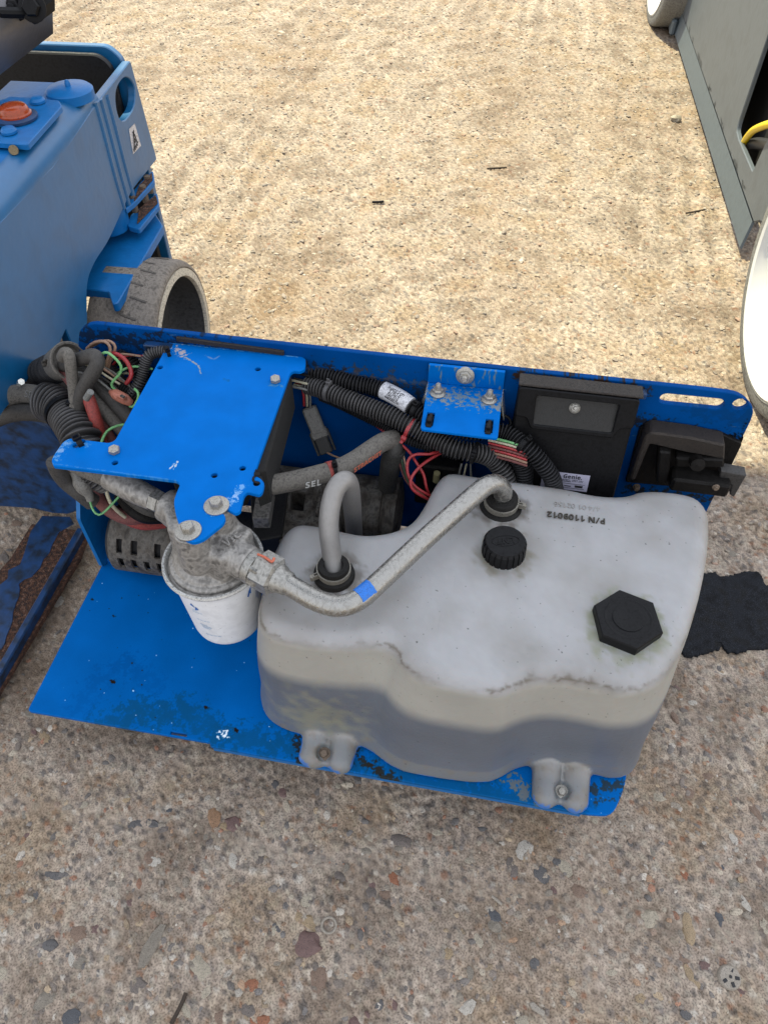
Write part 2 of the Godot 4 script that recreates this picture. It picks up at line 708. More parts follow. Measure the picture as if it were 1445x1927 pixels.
# ---------------------------------------------------------------- textures and materials
func ntex(freq: float, size: int, cols: Array, seed_: int, type := FastNoiseLite.TYPE_SIMPLEX_SMOOTH, oct := 4, normal := false, bump := 4.0) -> NoiseTexture2D:
	var t := NoiseTexture2D.new()
	var n := FastNoiseLite.new()
	n.seed = seed_
	n.noise_type = type
	n.frequency = freq
	n.fractal_octaves = oct
	t.noise = n
	t.width = size
	t.height = size
	t.seamless = true
	t.seamless_blend_skirt = 0.2
	t.generate_mipmaps = false
	if normal:
		t.as_normal_map = true
		t.bump_strength = bump
	elif not cols.is_empty():
		var g := Gradient.new()
		var offs := PackedFloat32Array()
		var cc := PackedColorArray()
		for q in cols:
			offs.append(q[0])
			cc.append(Color(q[1], q[1], q[1]) if q[1] is float else q[1])
		g.offsets = offs
		g.colors = cc
		t.color_ramp = g
	return t


func lin(r: float, g: float, b: float) -> Color:
	return Color(r, g, b).linear_to_srgb()


func mat(called: String, col: Color, rough: float, metal := 0.0, tex := "", tscale := 4.0, rel := "", rscale := 20.0, ramt := 0.05, dirt := "", dscale := 2.3) -> StandardMaterial3D:
	var m := StandardMaterial3D.new()
	m.resource_name = called
	m.albedo_color = col
	m.roughness = rough
	m.metallic = metal
	if tex != "":
		m.albedo_texture = T[tex]
		m.uv1_triplanar = true
		m.uv1_world_triplanar = true
		m.uv1_scale = Vector3.ONE * tscale
	if rel != "":
		m.heightmap_enabled = true
		m.heightmap_texture = T[rel]
		m.heightmap_scale = ramt
		m.uv1_triplanar = true
		m.uv1_world_triplanar = true
		m.uv1_scale = Vector3.ONE * tscale
	if dirt != "":
		m.detail_enabled = true
		m.detail_albedo = T[dirt]
		m.detail_blend_mode = BaseMaterial3D.BLEND_MODE_MUL
		m.detail_uv_layer = BaseMaterial3D.DETAIL_UV_2
		m.uv2_triplanar = true
		m.uv2_world_triplanar = true
		m.uv2_scale = Vector3.ONE * dscale
	M[called] = m
	return m


func stroke(im: Image, pts: Array, r: float, col: Color, rough := 0.6) -> void:
	var w := im.get_width()
	var h := im.get_height()
	for i in pts.size() - 1:
		var a: Vector2 = pts[i]
		var b: Vector2 = pts[i + 1]
		var lo := Vector2(minf(a.x, b.x), minf(a.y, b.y)) - Vector2.ONE * r * 2.2
		var hi := Vector2(maxf(a.x, b.x), maxf(a.y, b.y)) + Vector2.ONE * r * 2.2
		for y in range(maxi(0, int(lo.y)), mini(h, int(hi.y) + 1)):
			for x in range(maxi(0, int(lo.x)), mini(w, int(hi.x) + 1)):
				var p := Vector2(x, y)
				var e := b - a
				var d := (p - a - e * clampf((p - a).dot(e) / maxf(e.length_squared(), 1e-6), 0, 1)).length()
				var n := nz2.get_noise_2d(x * 1.1, y * 1.1) * rough * 2.2 + nz3.get_noise_2d(x * 1.8, y * 1.8) * rough * 1.2
				var k := clampf((1.0 - d / r + n) * 1.6, 0.0, 1.0) * col.a
				if k > 0.0:
					var o := im.get_pixel(x, y)
					im.set_pixel(x, y, o.lerp(Color(col.r, col.g, col.b), k))


func paint_image(w: int, h: int, base: Color, amt := 0.12) -> Image:
	var im := Image.create_empty(w, h, false, Image.FORMAT_RGB8)
	for y in h:
		for x in w:
			var n := 1.0 + amt * nz.get_noise_2d(x * 0.9, y * 0.9) + 0.05 * nz3.get_noise_2d(x * 7.0, y * 7.0)
			im.set_pixel(x, y, Color(base.r * n, base.g * n, base.b * n))
	return im


func textured(called: String, im: Image, rough: float, coat := 0.0) -> StandardMaterial3D:
	var m := StandardMaterial3D.new()
	m.resource_name = called
	m.albedo_texture = ImageTexture.create_from_image(im)
	m.roughness = rough
	m.texture_repeat = false
	if coat > 0.0:
		m.clearcoat_enabled = true
		m.clearcoat = coat
		m.clearcoat_roughness = 0.2
	M[called] = m
	return m


func make_textures() -> void:
	T.mottle = ntex(0.012, 512, [[0.25, 0.94], [0.55, 1.0], [0.75, 0.97]], 3)
	T.dust = ntex(0.02, 512, [[0.2, 0.62], [0.5, 1.0], [0.8, 0.78]], 5, FastNoiseLite.TYPE_SIMPLEX_SMOOTH, 6)
	T.grain = ntex(0.16, 512, [[0.15, 0.66], [0.5, 0.95], [0.9, 1.0]], 7, FastNoiseLite.TYPE_SIMPLEX, 4)
	T.fine = ntex(0.09, 512, [], 9, FastNoiseLite.TYPE_SIMPLEX, 5)
	T.peel = ntex(0.05, 512, [], 11, FastNoiseLite.TYPE_SIMPLEX_SMOOTH, 2)
	T.specks = ntex(0.11, 512, [[0.0, 1.0], [0.74, 1.0], [0.8, 0.45]], 13, FastNoiseLite.TYPE_SIMPLEX, 3)
	T.grit = ntex(0.12, 512, [[0.0, 0.62], [0.68, 0.66], [0.8, 1.0]], 37, FastNoiseLite.TYPE_SIMPLEX, 3)
	T.rare = ntex(0.06, 512, [[0.0, 1.0], [0.9, 1.0], [0.93, 0.5]], 31, FastNoiseLite.TYPE_SIMPLEX, 3)
	T.rust = ntex(0.03, 512, [[0.2, lin(0.02, 0.01, 0.008)], [0.5, lin(0.06, 0.024, 0.012)], [0.7, lin(0.1, 0.04, 0.02)], [0.9, lin(0.17, 0.12, 0.1)]], 15, FastNoiseLite.TYPE_SIMPLEX, 6)
	T.worn = ntex(0.022, 512, [[0.0, 0.0], [0.5, 0.08], [0.62, 0.85], [1.0, 1.0]], 17, FastNoiseLite.TYPE_SIMPLEX, 6)
	T.grime = ntex(0.014, 512, [[0.3, Color(1, 1, 1)], [0.6, Color(0.86, 0.83, 0.8)], [0.85, Color(0.55, 0.5, 0.46)]], 19, FastNoiseLite.TYPE_SIMPLEX_SMOOTH, 5)
	T.gritty = ntex(0.07, 1024, [[0.12, 0.6], [0.34, 0.87], [0.6, 0.98], [0.85, 1.0]], 23, FastNoiseLite.TYPE_SIMPLEX, 5)
	T.cloudy = ntex(0.006, 1024, [[0.2, Color(0.8, 0.78, 0.76)], [0.5, Color(1, 1, 1)], [0.8, Color(0.9, 0.86, 0.8)]], 29, FastNoiseLite.TYPE_SIMPLEX_SMOOTH, 6)


func make_materials() -> void:
	var m := mat("blue", lin(0.002, 0.115, 0.34), 0.42, 0.0, "mottle", 5.0, "peel", 5.0, 0.012)
	m.metallic_specular = 0.4
	m = mat("blue_gloss", lin(0.002, 0.092, 0.235), 0.4, 0.0, "mottle", 2.2, "peel", 2.2, 0.02)
	m.clearcoat_enabled = true
	m.clearcoat = 0.35
	m.clearcoat_roughness = 0.3
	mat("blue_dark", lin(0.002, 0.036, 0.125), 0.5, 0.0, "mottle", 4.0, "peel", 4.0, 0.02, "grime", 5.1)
	mat("rust", Color(1, 1, 1), 0.95, 0.0, "rust", 7.0, "fine", 7.0, 0.25)
	mat("weld", lin(0.006, 0.12, 0.42), 0.35, 0.0, "mottle", 9.0)
	mat("bolt", lin(0.42, 0.4, 0.36), 0.42, 0.7, "dust", 60.0, "fine", 60.0, 0.01)
	mat("rusty_bolt", lin(0.2, 0.15, 0.11), 0.7, 0.3, "dust", 50.0)
	mat("cast", lin(0.31, 0.295, 0.275), 0.5, 0.35, "dust", 9.0, "fine", 9.0, 0.03)
	mat("fitting", lin(0.33, 0.32, 0.295), 0.38, 0.55, "dust", 12.0)
	mat("steel_pipe", lin(0.3, 0.29, 0.27), 0.5, 0.75, "mottle", 16.0, "fine", 16.0, 0.02)
	M.steel_pipe.roughness_texture = T.worn
	M.steel_pipe.roughness = 0.7
	mat("pipe_dull", lin(0.24, 0.23, 0.22), 0.45, 0.4, "mottle", 22.0, "fine", 22.0, 0.02)
	mat("conduit", lin(0.034, 0.034, 0.037), 0.42)
	mat("conduit_dusty", lin(0.075, 0.072, 0.073), 0.48)
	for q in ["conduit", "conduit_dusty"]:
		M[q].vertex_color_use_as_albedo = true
	mat("hose", lin(0.14, 0.128, 0.112), 0.8, 0.0, "dust", 20.0, "fine", 20.0, 0.03)
	mat("hose_dark", lin(0.052, 0.048, 0.044), 0.7, 0.0, "dust", 20.0, "fine", 20.0, 0.02)
	mat("black", lin(0.007, 0.007, 0.008), 0.45, 0.0, "dust", 40.0)
	mat("black_plastic", lin(0.006, 0.006, 0.007), 0.5, 0.0, "dust", 12.0, "fine", 12.0, 0.008, "specks", 9.0)
	mat("cap_plastic", lin(0.008, 0.008, 0.009), 0.5, 0.0, "dust", 18.0, "fine", 18.0, 0.006)
	mat("rubber_black", lin(0.016, 0.015, 0.014), 0.6, 0.0, "dust", 30.0)
	mat("grease", lin(0.009, 0.008, 0.0075), 0.45, 0.1, "dust", 14.0, "fine", 14.0, 0.1, "specks", 8.0)
	mat("grease_rust", lin(0.028, 0.02, 0.015), 0.6, 0.1, "dust", 16.0, "fine", 16.0, 0.12, "specks", 8.0)
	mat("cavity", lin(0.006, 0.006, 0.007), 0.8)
	mat("foam", lin(0.022, 0.02, 0.018), 0.95, 0.0, "dust", 30.0, "fine", 30.0, 0.4, "specks", 20.0)
	mat("dirty_alloy", lin(0.13, 0.122, 0.11), 0.75, 0.2, "dust", 10.0, "fine", 10.0, 0.06, "grime", 6.0)
	mat("grey_plastic", lin(0.17, 0.163, 0.15), 0.6, 0.0, "dust", 30.0)
	mat("can_white", lin(0.74, 0.75, 0.77), 0.42, 0.0, "mottle", 7.0, "", 0, 0, "rare", 5.0)
	mat("can_lip", lin(0.6, 0.6, 0.58), 0.45, 0.3, "dust", 22.0)
	mat("print_blue", lin(0.01, 0.11, 0.4), 0.5)
	mat("print_pale", lin(0.3, 0.42, 0.55), 0.5)
	mat("orange_mark", lin(0.62, 0.16, 0.09), 0.7, 0.0, "worn", 90.0)
	M.orange_mark.albedo_texture = T.dust
	mat("red_wire", lin(0.36, 0.025, 0.03), 0.45, 0.0, "dust", 30.0)
	mat("red_hose", lin(0.3, 0.045, 0.035), 0.6, 0.0, "dust", 26.0, "", 0, 0)
	mat("red_dusty", lin(0.16, 0.05, 0.045), 0.75, 0.0, "dust", 26.0, "", 0, 0)
	mat("green_wire", lin(0.16, 0.42, 0.16), 0.45, 0.0, "dust", 30.0)
	mat("tan_wire", lin(0.3, 0.18, 0.12), 0.5, 0.0, "dust", 30.0)
	mat("pale_wire", lin(0.45, 0.42, 0.3), 0.5, 0.0, "dust", 30.0)
	mat("grey_wire", lin(0.2, 0.2, 0.19), 0.5, 0.0, "dust", 30.0)
	mat("pink_fuse", lin(0.42, 0.15, 0.1), 0.5, 0.0, "dust", 40.0)
	mat("white_label", lin(0.6, 0.6, 0.63), 0.5, 0.0, "dust", 20.0)
	mat("silver_clip", lin(0.75, 0.74, 0.68), 0.25, 0.6, "dust", 30.0)
	mat("ink", lin(0.01, 0.01, 0.012), 0.6)
	mat("white_print", lin(0.6, 0.6, 0.58), 0.6, 0.0, "dust", 60.0)
	mat("tyre", lin(0.25, 0.215, 0.18), 0.85, 0.0, "dust", 9.0, "fine", 9.0, 0.08)
	mat("tyre_edge", lin(0.2, 0.16, 0.115), 0.9, 0.0, "dust", 14.0, "fine", 14.0, 0.1)
	mat("tyre_grey", lin(0.22, 0.22, 0.21), 0.85, 0.0, "dust", 9.0, "fine", 9.0, 0.1)
	mat("rim_cream", lin(0.62, 0.57, 0.47), 0.55, 0.0, "dust", 12.0)
	mat("rim_dark", lin(0.06, 0.06, 0.06), 0.6, 0.0, "dust", 8.0)
	mat("rim_white", lin(0.6, 0.6, 0.59), 0.45)
	mat("grey_paint", lin(0.092, 0.11, 0.128), 0.45, 0.0, "mottle", 2.0, "peel", 2.0, 0.02)
	mat("grey_lip", lin(0.085, 0.11, 0.13), 0.5, 0.0, "mottle", 4.0, "peel", 4.0, 0.02)
	mat("arm_grey", lin(0.11, 0.105, 0.11), 0.35, 0.2, "mottle", 6.0, "peel", 6.0, 0.02)
	mat("dark_steel", lin(0.012, 0.013, 0.016), 0.45, 0.3, "dust", 10.0)
	mat("yellow_cable", lin(0.7, 0.5, 0.01), 0.4)
	mat("felt", lin(0.036, 0.04, 0.05), 0.95, 0.0, "grit", 5.0, "gritty", 5.0, 0.25, "cloudy", 5.0)
	mat("wood_dark", lin(0.05, 0.035, 0.025), 0.9, 0.0, "dust", 40.0)
	mat("bone", lin(0.33, 0.29, 0.24), 0.8, 0.0, "dust", 60.0)
	mat("paint_chip", lin(0.004, 0.16, 0.62), 0.4, 0.0, "dust", 50.0)
	for q in ["black_plastic", "cap_plastic", "grease", "felt", "conduit", "black", "rubber_black"]:
		M[q].metallic_specular = 0.28
	var am := mat("amber_lens", lin(0.34, 0.042, 0.001), 0.2, 0.0, "dust", 40.0)
	am.clearcoat_enabled = false
	am.subsurf_scatter_enabled = true
	am.subsurf_scatter_strength = 0.1


# ---------------------------------------------------------------- the ground
func ground_h(x: float, z: float) -> float:
	var h := nz.get_noise_2d(x * 60.0, z * 60.0) * 0.004
	h += nz2.get_noise_2d(x * 1000.0, z * 1000.0) * (0.0011 if z > 0.0 else 0.0017)
	h += nz3.get_noise_2d(x * 800.0, z * 800.0) * (0.0012 if z > 0.0 else 0.003)
	h += 0.0026 * ground_rib(x, z)
	return GY + h


func ground_rib(x: float, z: float) -> float:  # tamping marks that run away along the slab
	var k := clampf(nz.get_noise_2d(x * 70.0 + 900.0, z * 40.0) * 2.5 + 0.5, 0.0, 1.0) * (1.0 if z < 0.0 else 0.3)
	return k * sin(x * 98.0 + z * 6.0 + nz.get_noise_2d(x * 110.0, z * 110.0) * 5.0)


func ground_color(x: float, z: float, out: Array) -> Color:
	# worn concrete: pale cement paste, brown grit in patches, darker pits, small stones that show in the surface
	var h := 0.0
	var big := nz.get_noise_2d(x * 190.0 + 500.0, z * 75.0)
	var mid := nz2.get_noise_2d(x * 420.0 + 90.0, z * 300.0)
	var fin := nz3.get_noise_2d(x * 1250.0, z * 1250.0)
	var f2 := nz3.get_noise_2d(x * 800.0, z * 800.0)
	var vein := clampf(1.0 - absf(nz2.get_noise_2d(x * 620.0 + 11.0, z * 620.0)) * 5.0, 0.0, 1.0)
	var sand := clampf(big * 1.4 + mid * 0.6 + 0.1, 0.0, 1.0)
	var c := Color(0.325, 0.266, 0.215).lerp(Color(0.25, 0.19, 0.14), sand * 0.8)
	c = c.lerp(Color(0.47, 0.405, 0.33), clampf(mid * 0.7 + f2 * 0.5 + vein * 0.35 - 0.1, 0.0, 0.8) * (1.0 - 0.6 * sand))
	c = c * (1.12 + 0.22 * fin + 0.34 * f2)
	for k in 2:
		var sc := 1000.0 if k == 0 else 1500.0
		var cv := cellv.get_noise_2d(x * sc + 77.0 * k, z * sc)
		if cv > -0.55 and cv < 0.05:
			continue
		var cd := celld.get_noise_2d(x * sc + 77.0 * k, z * sc)
		var thr := 0.2 + sand * 0.45
		if cv > thr:
			var e := clampf((-0.66 - cd + (cv - thr) * 0.3) * 9.0, 0.0, 1.0)
			var q := fposmod(cv * 731.7, 1.0)
			var st := Color(0.4, 0.35, 0.28)
			if q < 0.2: st = Color(0.17, 0.15, 0.14)
			elif q < 0.3: st = Color(0.1, 0.095, 0.095)
			elif q < 0.42: st = Color(0.29, 0.2, 0.14)
			elif q < 0.46: st = Color(0.26, 0.13, 0.08)
			elif q < 0.7: st = Color(0.33, 0.29, 0.24)
			elif q < 0.78: st = Color(0.52, 0.48, 0.42)
			c = c.lerp(st * (1.0 + 0.25 * fin), e * 0.75)
			h += e * (0.0013 if k == 0 else 0.0007)
		elif cv < (-0.55 if z < -0.1 else -0.74):
			var e := clampf((-0.64 - cd) * 7.0, 0.0, 1.0)
			c = c.lerp(Color(0.13, 0.1, 0.08), e * (0.65 if z < -0.1 else 0.45))
			h -= e * (0.003 if k == 0 else 0.0015) * (1.0 if z < -0.1 else 0.4)
	c = c * (1.0 + 0.09 * ground_rib(x, z))
	out[0] = h + vein * 0.0006
	c.r = clampf(c.r, 0.03, 0.7); c.g = clampf(c.g, 0.03, 0.7); c.b = clampf(c.b, 0.03, 0.7)
	c.a = 1.0
	return c


func ground_lo(z: float) -> float:
	return -0.6 - 0.56 * (0.8 - z)


func ground_hi(z: float) -> float:
	return 1.2 + 0.3 * (0.8 - z)


func build_ground() -> Node3D:
	var g := thing("ground", "worn pale concrete yard with flint gravel showing in its surface", "ground", Vector3(0, GY, 0))
	g.set_meta("kind", "structure")
	var zs := PackedFloat32Array()
	var z := 0.8
	while z > -3.3:
		zs.append(z)
		z -= 0.0024 + 0.0011 * (0.8 - z)
	var nc := 740
	var nr := zs.size()
	var a := Acc.new()
	var hs := PackedFloat32Array()
	hs.resize(nc * nr)
	a.v.resize(nc * nr); a.n.resize(nc * nr); a.uv.resize(nc * nr); a.c.resize(nc * nr)
	var out := [0.0]
	for r in nr:
		z = zs[r]
		var x0 := ground_lo(z)
		var dx := (ground_hi(z) - x0) / (nc - 1)
		for i in nc:
			var x := x0 + dx * i
			var q := r * nc + i
			a.c[q] = ground_color(x, z, out)
			var ho: float = out[0]
			a.v[q] = Vector3(x, ground_h(x, z) + ho, z)
	for r in nr:
		for i in nc:
			var e := a.v[r * nc + mini(i + 1, nc - 1)] - a.v[r * nc + maxi(i - 1, 0)]
			var f := a.v[maxi(r - 1, 0) * nc + i] - a.v[mini(r + 1, nr - 1) * nc + i]
			a.n[r * nc + i] = f.cross(e).normalized()
	a.ix.resize((nc - 1) * (nr - 1) * 6)
	var k := 0
	for r in nr - 1:
		for i in nc - 1:
			var p := r * nc + i
			a.ix[k] = p; a.ix[k + 1] = p + nc; a.ix[k + 2] = p + 1
			a.ix[k + 3] = p + 1; a.ix[k + 4] = p + nc; a.ix[k + 5] = p + nc + 1
			k += 6
	var m := mat("concrete", Color(1, 1, 1), 0.92, 0.0, "gritty", 3.7, "gritty", 3.7, 0.07, "cloudy", 0.83)
	m.vertex_color_use_as_albedo = true
	m.metallic_specular = 0.3
	obj("concrete_surface", a.mesh(), m, g)
	var s := Soup.new()
	var zf := 80.0
	s.quad(Vector3(-zf, GY - 0.02, zf), Vector3(zf, GY - 0.02, zf), Vector3(zf, GY - 0.02, -zf), Vector3(-zf, GY - 0.02, -zf))
	mat("far_concrete", lin(0.25, 0.2, 0.15), 0.92, 0.0, "gritty", 1.3, "", 0, 0, "cloudy", 0.031)
	mk("outer_concrete", s, M.far_concrete, g)
	# stones set in the surface
	var shapes: Array[ArrayMesh] = []
	for q in 6:
		shapes.append(stone_mesh(100 + q, 0.25 + 0.1 * (q % 3)))
	var pal := [Color(0.3, 0.17, 0.09), Color(0.27, 0.1, 0.045), Color(0.1, 0.095, 0.095), Color(0.14, 0.115, 0.1), Color(0.22, 0.19, 0.15), Color(0.38, 0.33, 0.25), Color(0.2, 0.13, 0.09), Color(0.065, 0.07, 0.08), Color(0.46, 0.42, 0.36), Color(0.15, 0.085, 0.075), Color(0.33, 0.24, 0.14)]
	var mats: Array[StandardMaterial3D] = []
	for q in pal.size():
		var c: Color = pal[q]
		c = c.lerp(Color(0.27, 0.225, 0.195), 0.05) * 1.15
		mats.append(mat("stone_%d" % q, lin(c.r, c.g, c.b), 0.6, 0.0, "dust", 40.0 + q, "fine", 0, 0.03, "specks", 31.0))
	# x, z, half length, half width, yaw, colour
	var big := [
		[0.270, 0.570, 0.0161, 0.0119, -0.71, 5], [0.401, 0.556, 0.0167, 0.0101, 1.59, 6], [0.382, 0.526, 0.0182, 0.0140, -0.13, 9], [0.330, 0.577, 0.0106, 0.0076, 0.02, 1], [0.206, 0.559, 0.0250, 0.0091, -1.83, 4], [0.281, 0.591, 0.0064, 0.0064, 0.17, 5], [0.265, 0.610, 0.0109, 0.0046, -0.69, 5], [0.309, 0.589, 0.0103, 0.0047, -1.27, 4], [0.205, 0.596, 0.0118, 0.0094, 0.17, 3], [0.137, 0.434, 0.0107, 0.0060, 0.35, 2], [0.064, 0.507, 0.0128, 0.0058, 0.01, 2], [0.174, 0.432, 0.0120, 0.0067, 0.94, 3], [0.173, 0.410, 0.0061, 0.0047, 0.17, 7], [0.310, 0.364, 0.0081, 0.0062, -0.81, 9], [0.467, 0.440, 0.0113, 0.0064, -0.85, 1], [0.607, 0.409, 0.0121, 0.0058, -1.32, 1], [0.686, 0.418, 0.0095, 0.0088, -0.55, 6], [0.766, 0.433, 0.0111, 0.0105, 0.17, 5], [0.811, 0.437, 0.0188, 0.0080, -1.46, 10], [0.847, 0.419, 0.0116, 0.0049, -1.49, 7], [0.805, 0.467, 0.0114, 0.0048, -0.16, 6], [0.825, 0.472, 0.0078, 0.0048, 0.01, 9], [0.810, 0.485, 0.0132, 0.0059, -1.01, 10], [0.905, 0.284, 0.0151, 0.0061, -1.14, 6], [0.470, 0.396, 0.0158, 0.0092, -0.08, 3], [0.589, 0.461, 0.0102, 0.0062, -0.90, 7], [0.657, 0.453, 0.0093, 0.0043, 0.17, 6], [0.637, 0.502, 0.0066, 0.0060, 0.17, 2], [0.460, 0.460, 0.0076, 0.0057, 0.01, 6], [0.502, 0.468, 0.0081, 0.0037, -0.86, 4], [0.401, 0.503, 0.0020, 0.0020, 0.17, 8], [0.856, 0.362, 0.0051, 0.0039, 0.17, 7], [0.812, 0.378, 0.0098, 0.0045, -1.05, 1], [0.363, 0.501, 0.0093, 0.0056, -0.45, 10], [0.339, 0.520, 0.0086, 0.0061, 0.67, 5], [0.070, 0.467, 0.0101, 0.0059, -0.55, 3], [0.092, 0.577, 0.0091, 0.0067, 0.17, 2], [0.119, 0.560, 0.0104, 0.0080, -0.12, 6], [0.641, 0.543, 0.0020, 0.0020, 0.17, 8], [0.773, 0.356, 0.0077, 0.0039, -1.04, 4], [0.722, 0.496, 0.0071, 0.0042, 0.17, 5], [0.567, 0.556, 0.0104, 0.0069, 0.61, 8], [0.487, 0.567, 0.0068, 0.0041, -1.00, 9], [0.753, 0.516, 0.0070, 0.0052, 0.17, 10], [0.334, 0.599, 0.0116, 0.0058, -0.12, 3], [0.146, 0.638, 0.0115, 0.0086, 0.17, 7], [0.348, 0.606, 0.0115, 0.0063, 0.17, 1], [0.510, 0.379, 0.0086, 0.0046, -0.17, 5], [0.429, 0.415, 0.0078, 0.0052, 0.17, 4], [0.573, 0.490, 0.0086, 0.0049, -1.08, 5], [0.787, 0.287, 0.0096, 0.0061, -0.21, 5], [0.874, 0.325, 0.0085, 0.0046, -0.88, 8], [0.565, 0.366, 0.0066, 0.0040, 0.17, 2], [0.878, 0.398, 0.0096, 0.0050, -1.09, 8], [0.403, 0.450, 0.0083, 0.0058, -0.48, 3], [0.271, 0.454, 0.0099, 0.0058, -1.09, 8], [0.222, 0.469, 0.0071, 0.0052, -0.14, 6], [0.162, 0.521, 0.0075, 0.0044, 0.17, 9], [0.045, 0.536, 0.0069, 0.0050, -0.26, 5], [0.850, 0.248, 0.0083, 0.0056, 0.17, 6], [0.815, 0.172, 0.0095, 0.0051, -1.12, 6], [0.917, -0.169, 0.0097, 0.0053, -0.07, 3], [0.930, -0.137, 0.0086, 0.0060, 0.17, 4]
	]
	var placed := 0
	for b in big:
		var o := obj("pebble", shapes[placed % 6], mats[int(b[5])], g)
		var hh := ground_h(b[0], b[1])
		o.transform = Transform3D(Basis(Vector3.UP, b[4]) * Basis.from_scale(Vector3(b[2], minf(b[2], b[3]) * 0.42, b[3])), Vector3(b[0], hh - minf(b[2], b[3]) * 0.16, b[1]) + o.position)
		placed += 1
	while placed < 300:
		var zz := lerpf(0.66, -0.1, pow(rng.randf(), 1.3))
		var xx := rng.randf_range(-0.3 - 0.3 * (0.66 - zz), 0.95 + 0.25 * (0.66 - zz))
		if xx > 0.0 and xx < 0.7 and zz < 0.33:
			continue
		var r := 0.0036 + 0.0065 * pow(rng.randf(), 3.0)
		var o := obj("pebble", shapes[rng.randi() % 6], mats[[3, 4, 4, 6, 2, 10, 10, 4, 9, 4, 5, 3, 0, 3, 6, 5, 8][rng.randi() % 17]], g)
		o.transform = Transform3D(Basis(Vector3.UP, rng.randf() * TAU) * Basis.from_scale(Vector3(r * rng.randf_range(1.0, 1.8), r * 0.4, r)), Vector3(xx, ground_h(xx, zz) - r * 0.17, zz) + o.position)
		placed += 1
	var mm := MultiMesh.new()
	mm.transform_format = MultiMesh.TRANSFORM_3D
	mm.use_colors = true
	mm.mesh = shapes[1]
	var count := 34000
	mm.instance_count = count
	for q in count:
		var zz := lerpf(0.72, -3.2, pow(rng.randf(), 1.15))
		var xx := rng.randf_range(ground_lo(zz) + 0.1, ground_hi(zz) - 0.1)
		var r := 0.001 + 0.0036 * pow(rng.randf(), 2.8) + 0.0006 * (0.7 - zz)
		var c: Color = pal[[3, 4, 5, 3, 2, 0, 8, 3, 10, 4, 6, 7, 1, 2][rng.randi() % 14]]
		c = c.lerp(Color(0.33, 0.27, 0.215), 0.3 if zz > -0.1 else 0.6) * rng.randf_range(0.85, 1.4)
		c.a = 1.0
		mm.set_instance_transform(q, Transform3D(Basis(Vector3.UP, rng.randf() * TAU) * Basis(Vector3.RIGHT, rng.randf_range(-0.4, 0.4)) * Basis.from_scale(Vector3(r * rng.randf_range(1.0, 1.9), r * 0.6, r)), Vector3(xx, ground_h(xx, zz) - r * 0.2 - GY, zz)))
		mm.set_instance_color(q, c)
	var mi := MultiMeshInstance3D.new()
	mi.name = "embedded_gravel"
	mi.multimesh = mm
	var gm := mat("gravel", Color(1, 1, 1), 0.75, 0.0, "dust", 31.0)
	gm.vertex_color_use_as_albedo = true
	mi.material_override = gm
	mi.set_meta("kind", "stuff")
	g.add_child(mi, true)
	return g


func stone_mesh(sd: int, rough: float) -> ArrayMesh:
	var s := Soup.new()
	var n := FastNoiseLite.new()
	n.seed = sd
	n.frequency = 0.9
	var P := func(i: int, j: int) -> Vector3:
		var th := PI * i / 6.0
		var ph := TAU * (j % 9) / 9.0
		var d := Vector3(sin(th) * cos(ph), cos(th), sin(th) * sin(ph))
		var k := 1.0 + rough * 1.5 * n.get_noise_3dv(d)
		d = Vector3(d.x, signf(d.y) * pow(absf(d.y), 0.7), d.z)
		return d * k
	for i in 6:
		for j in 9:
			s.quad(P.call(i, j), P.call(i, j + 1), P.call(i + 1, j + 1), P.call(i + 1, j))
	var a := Acc.new()
	a.soup(s, 50)
	return a.mesh()


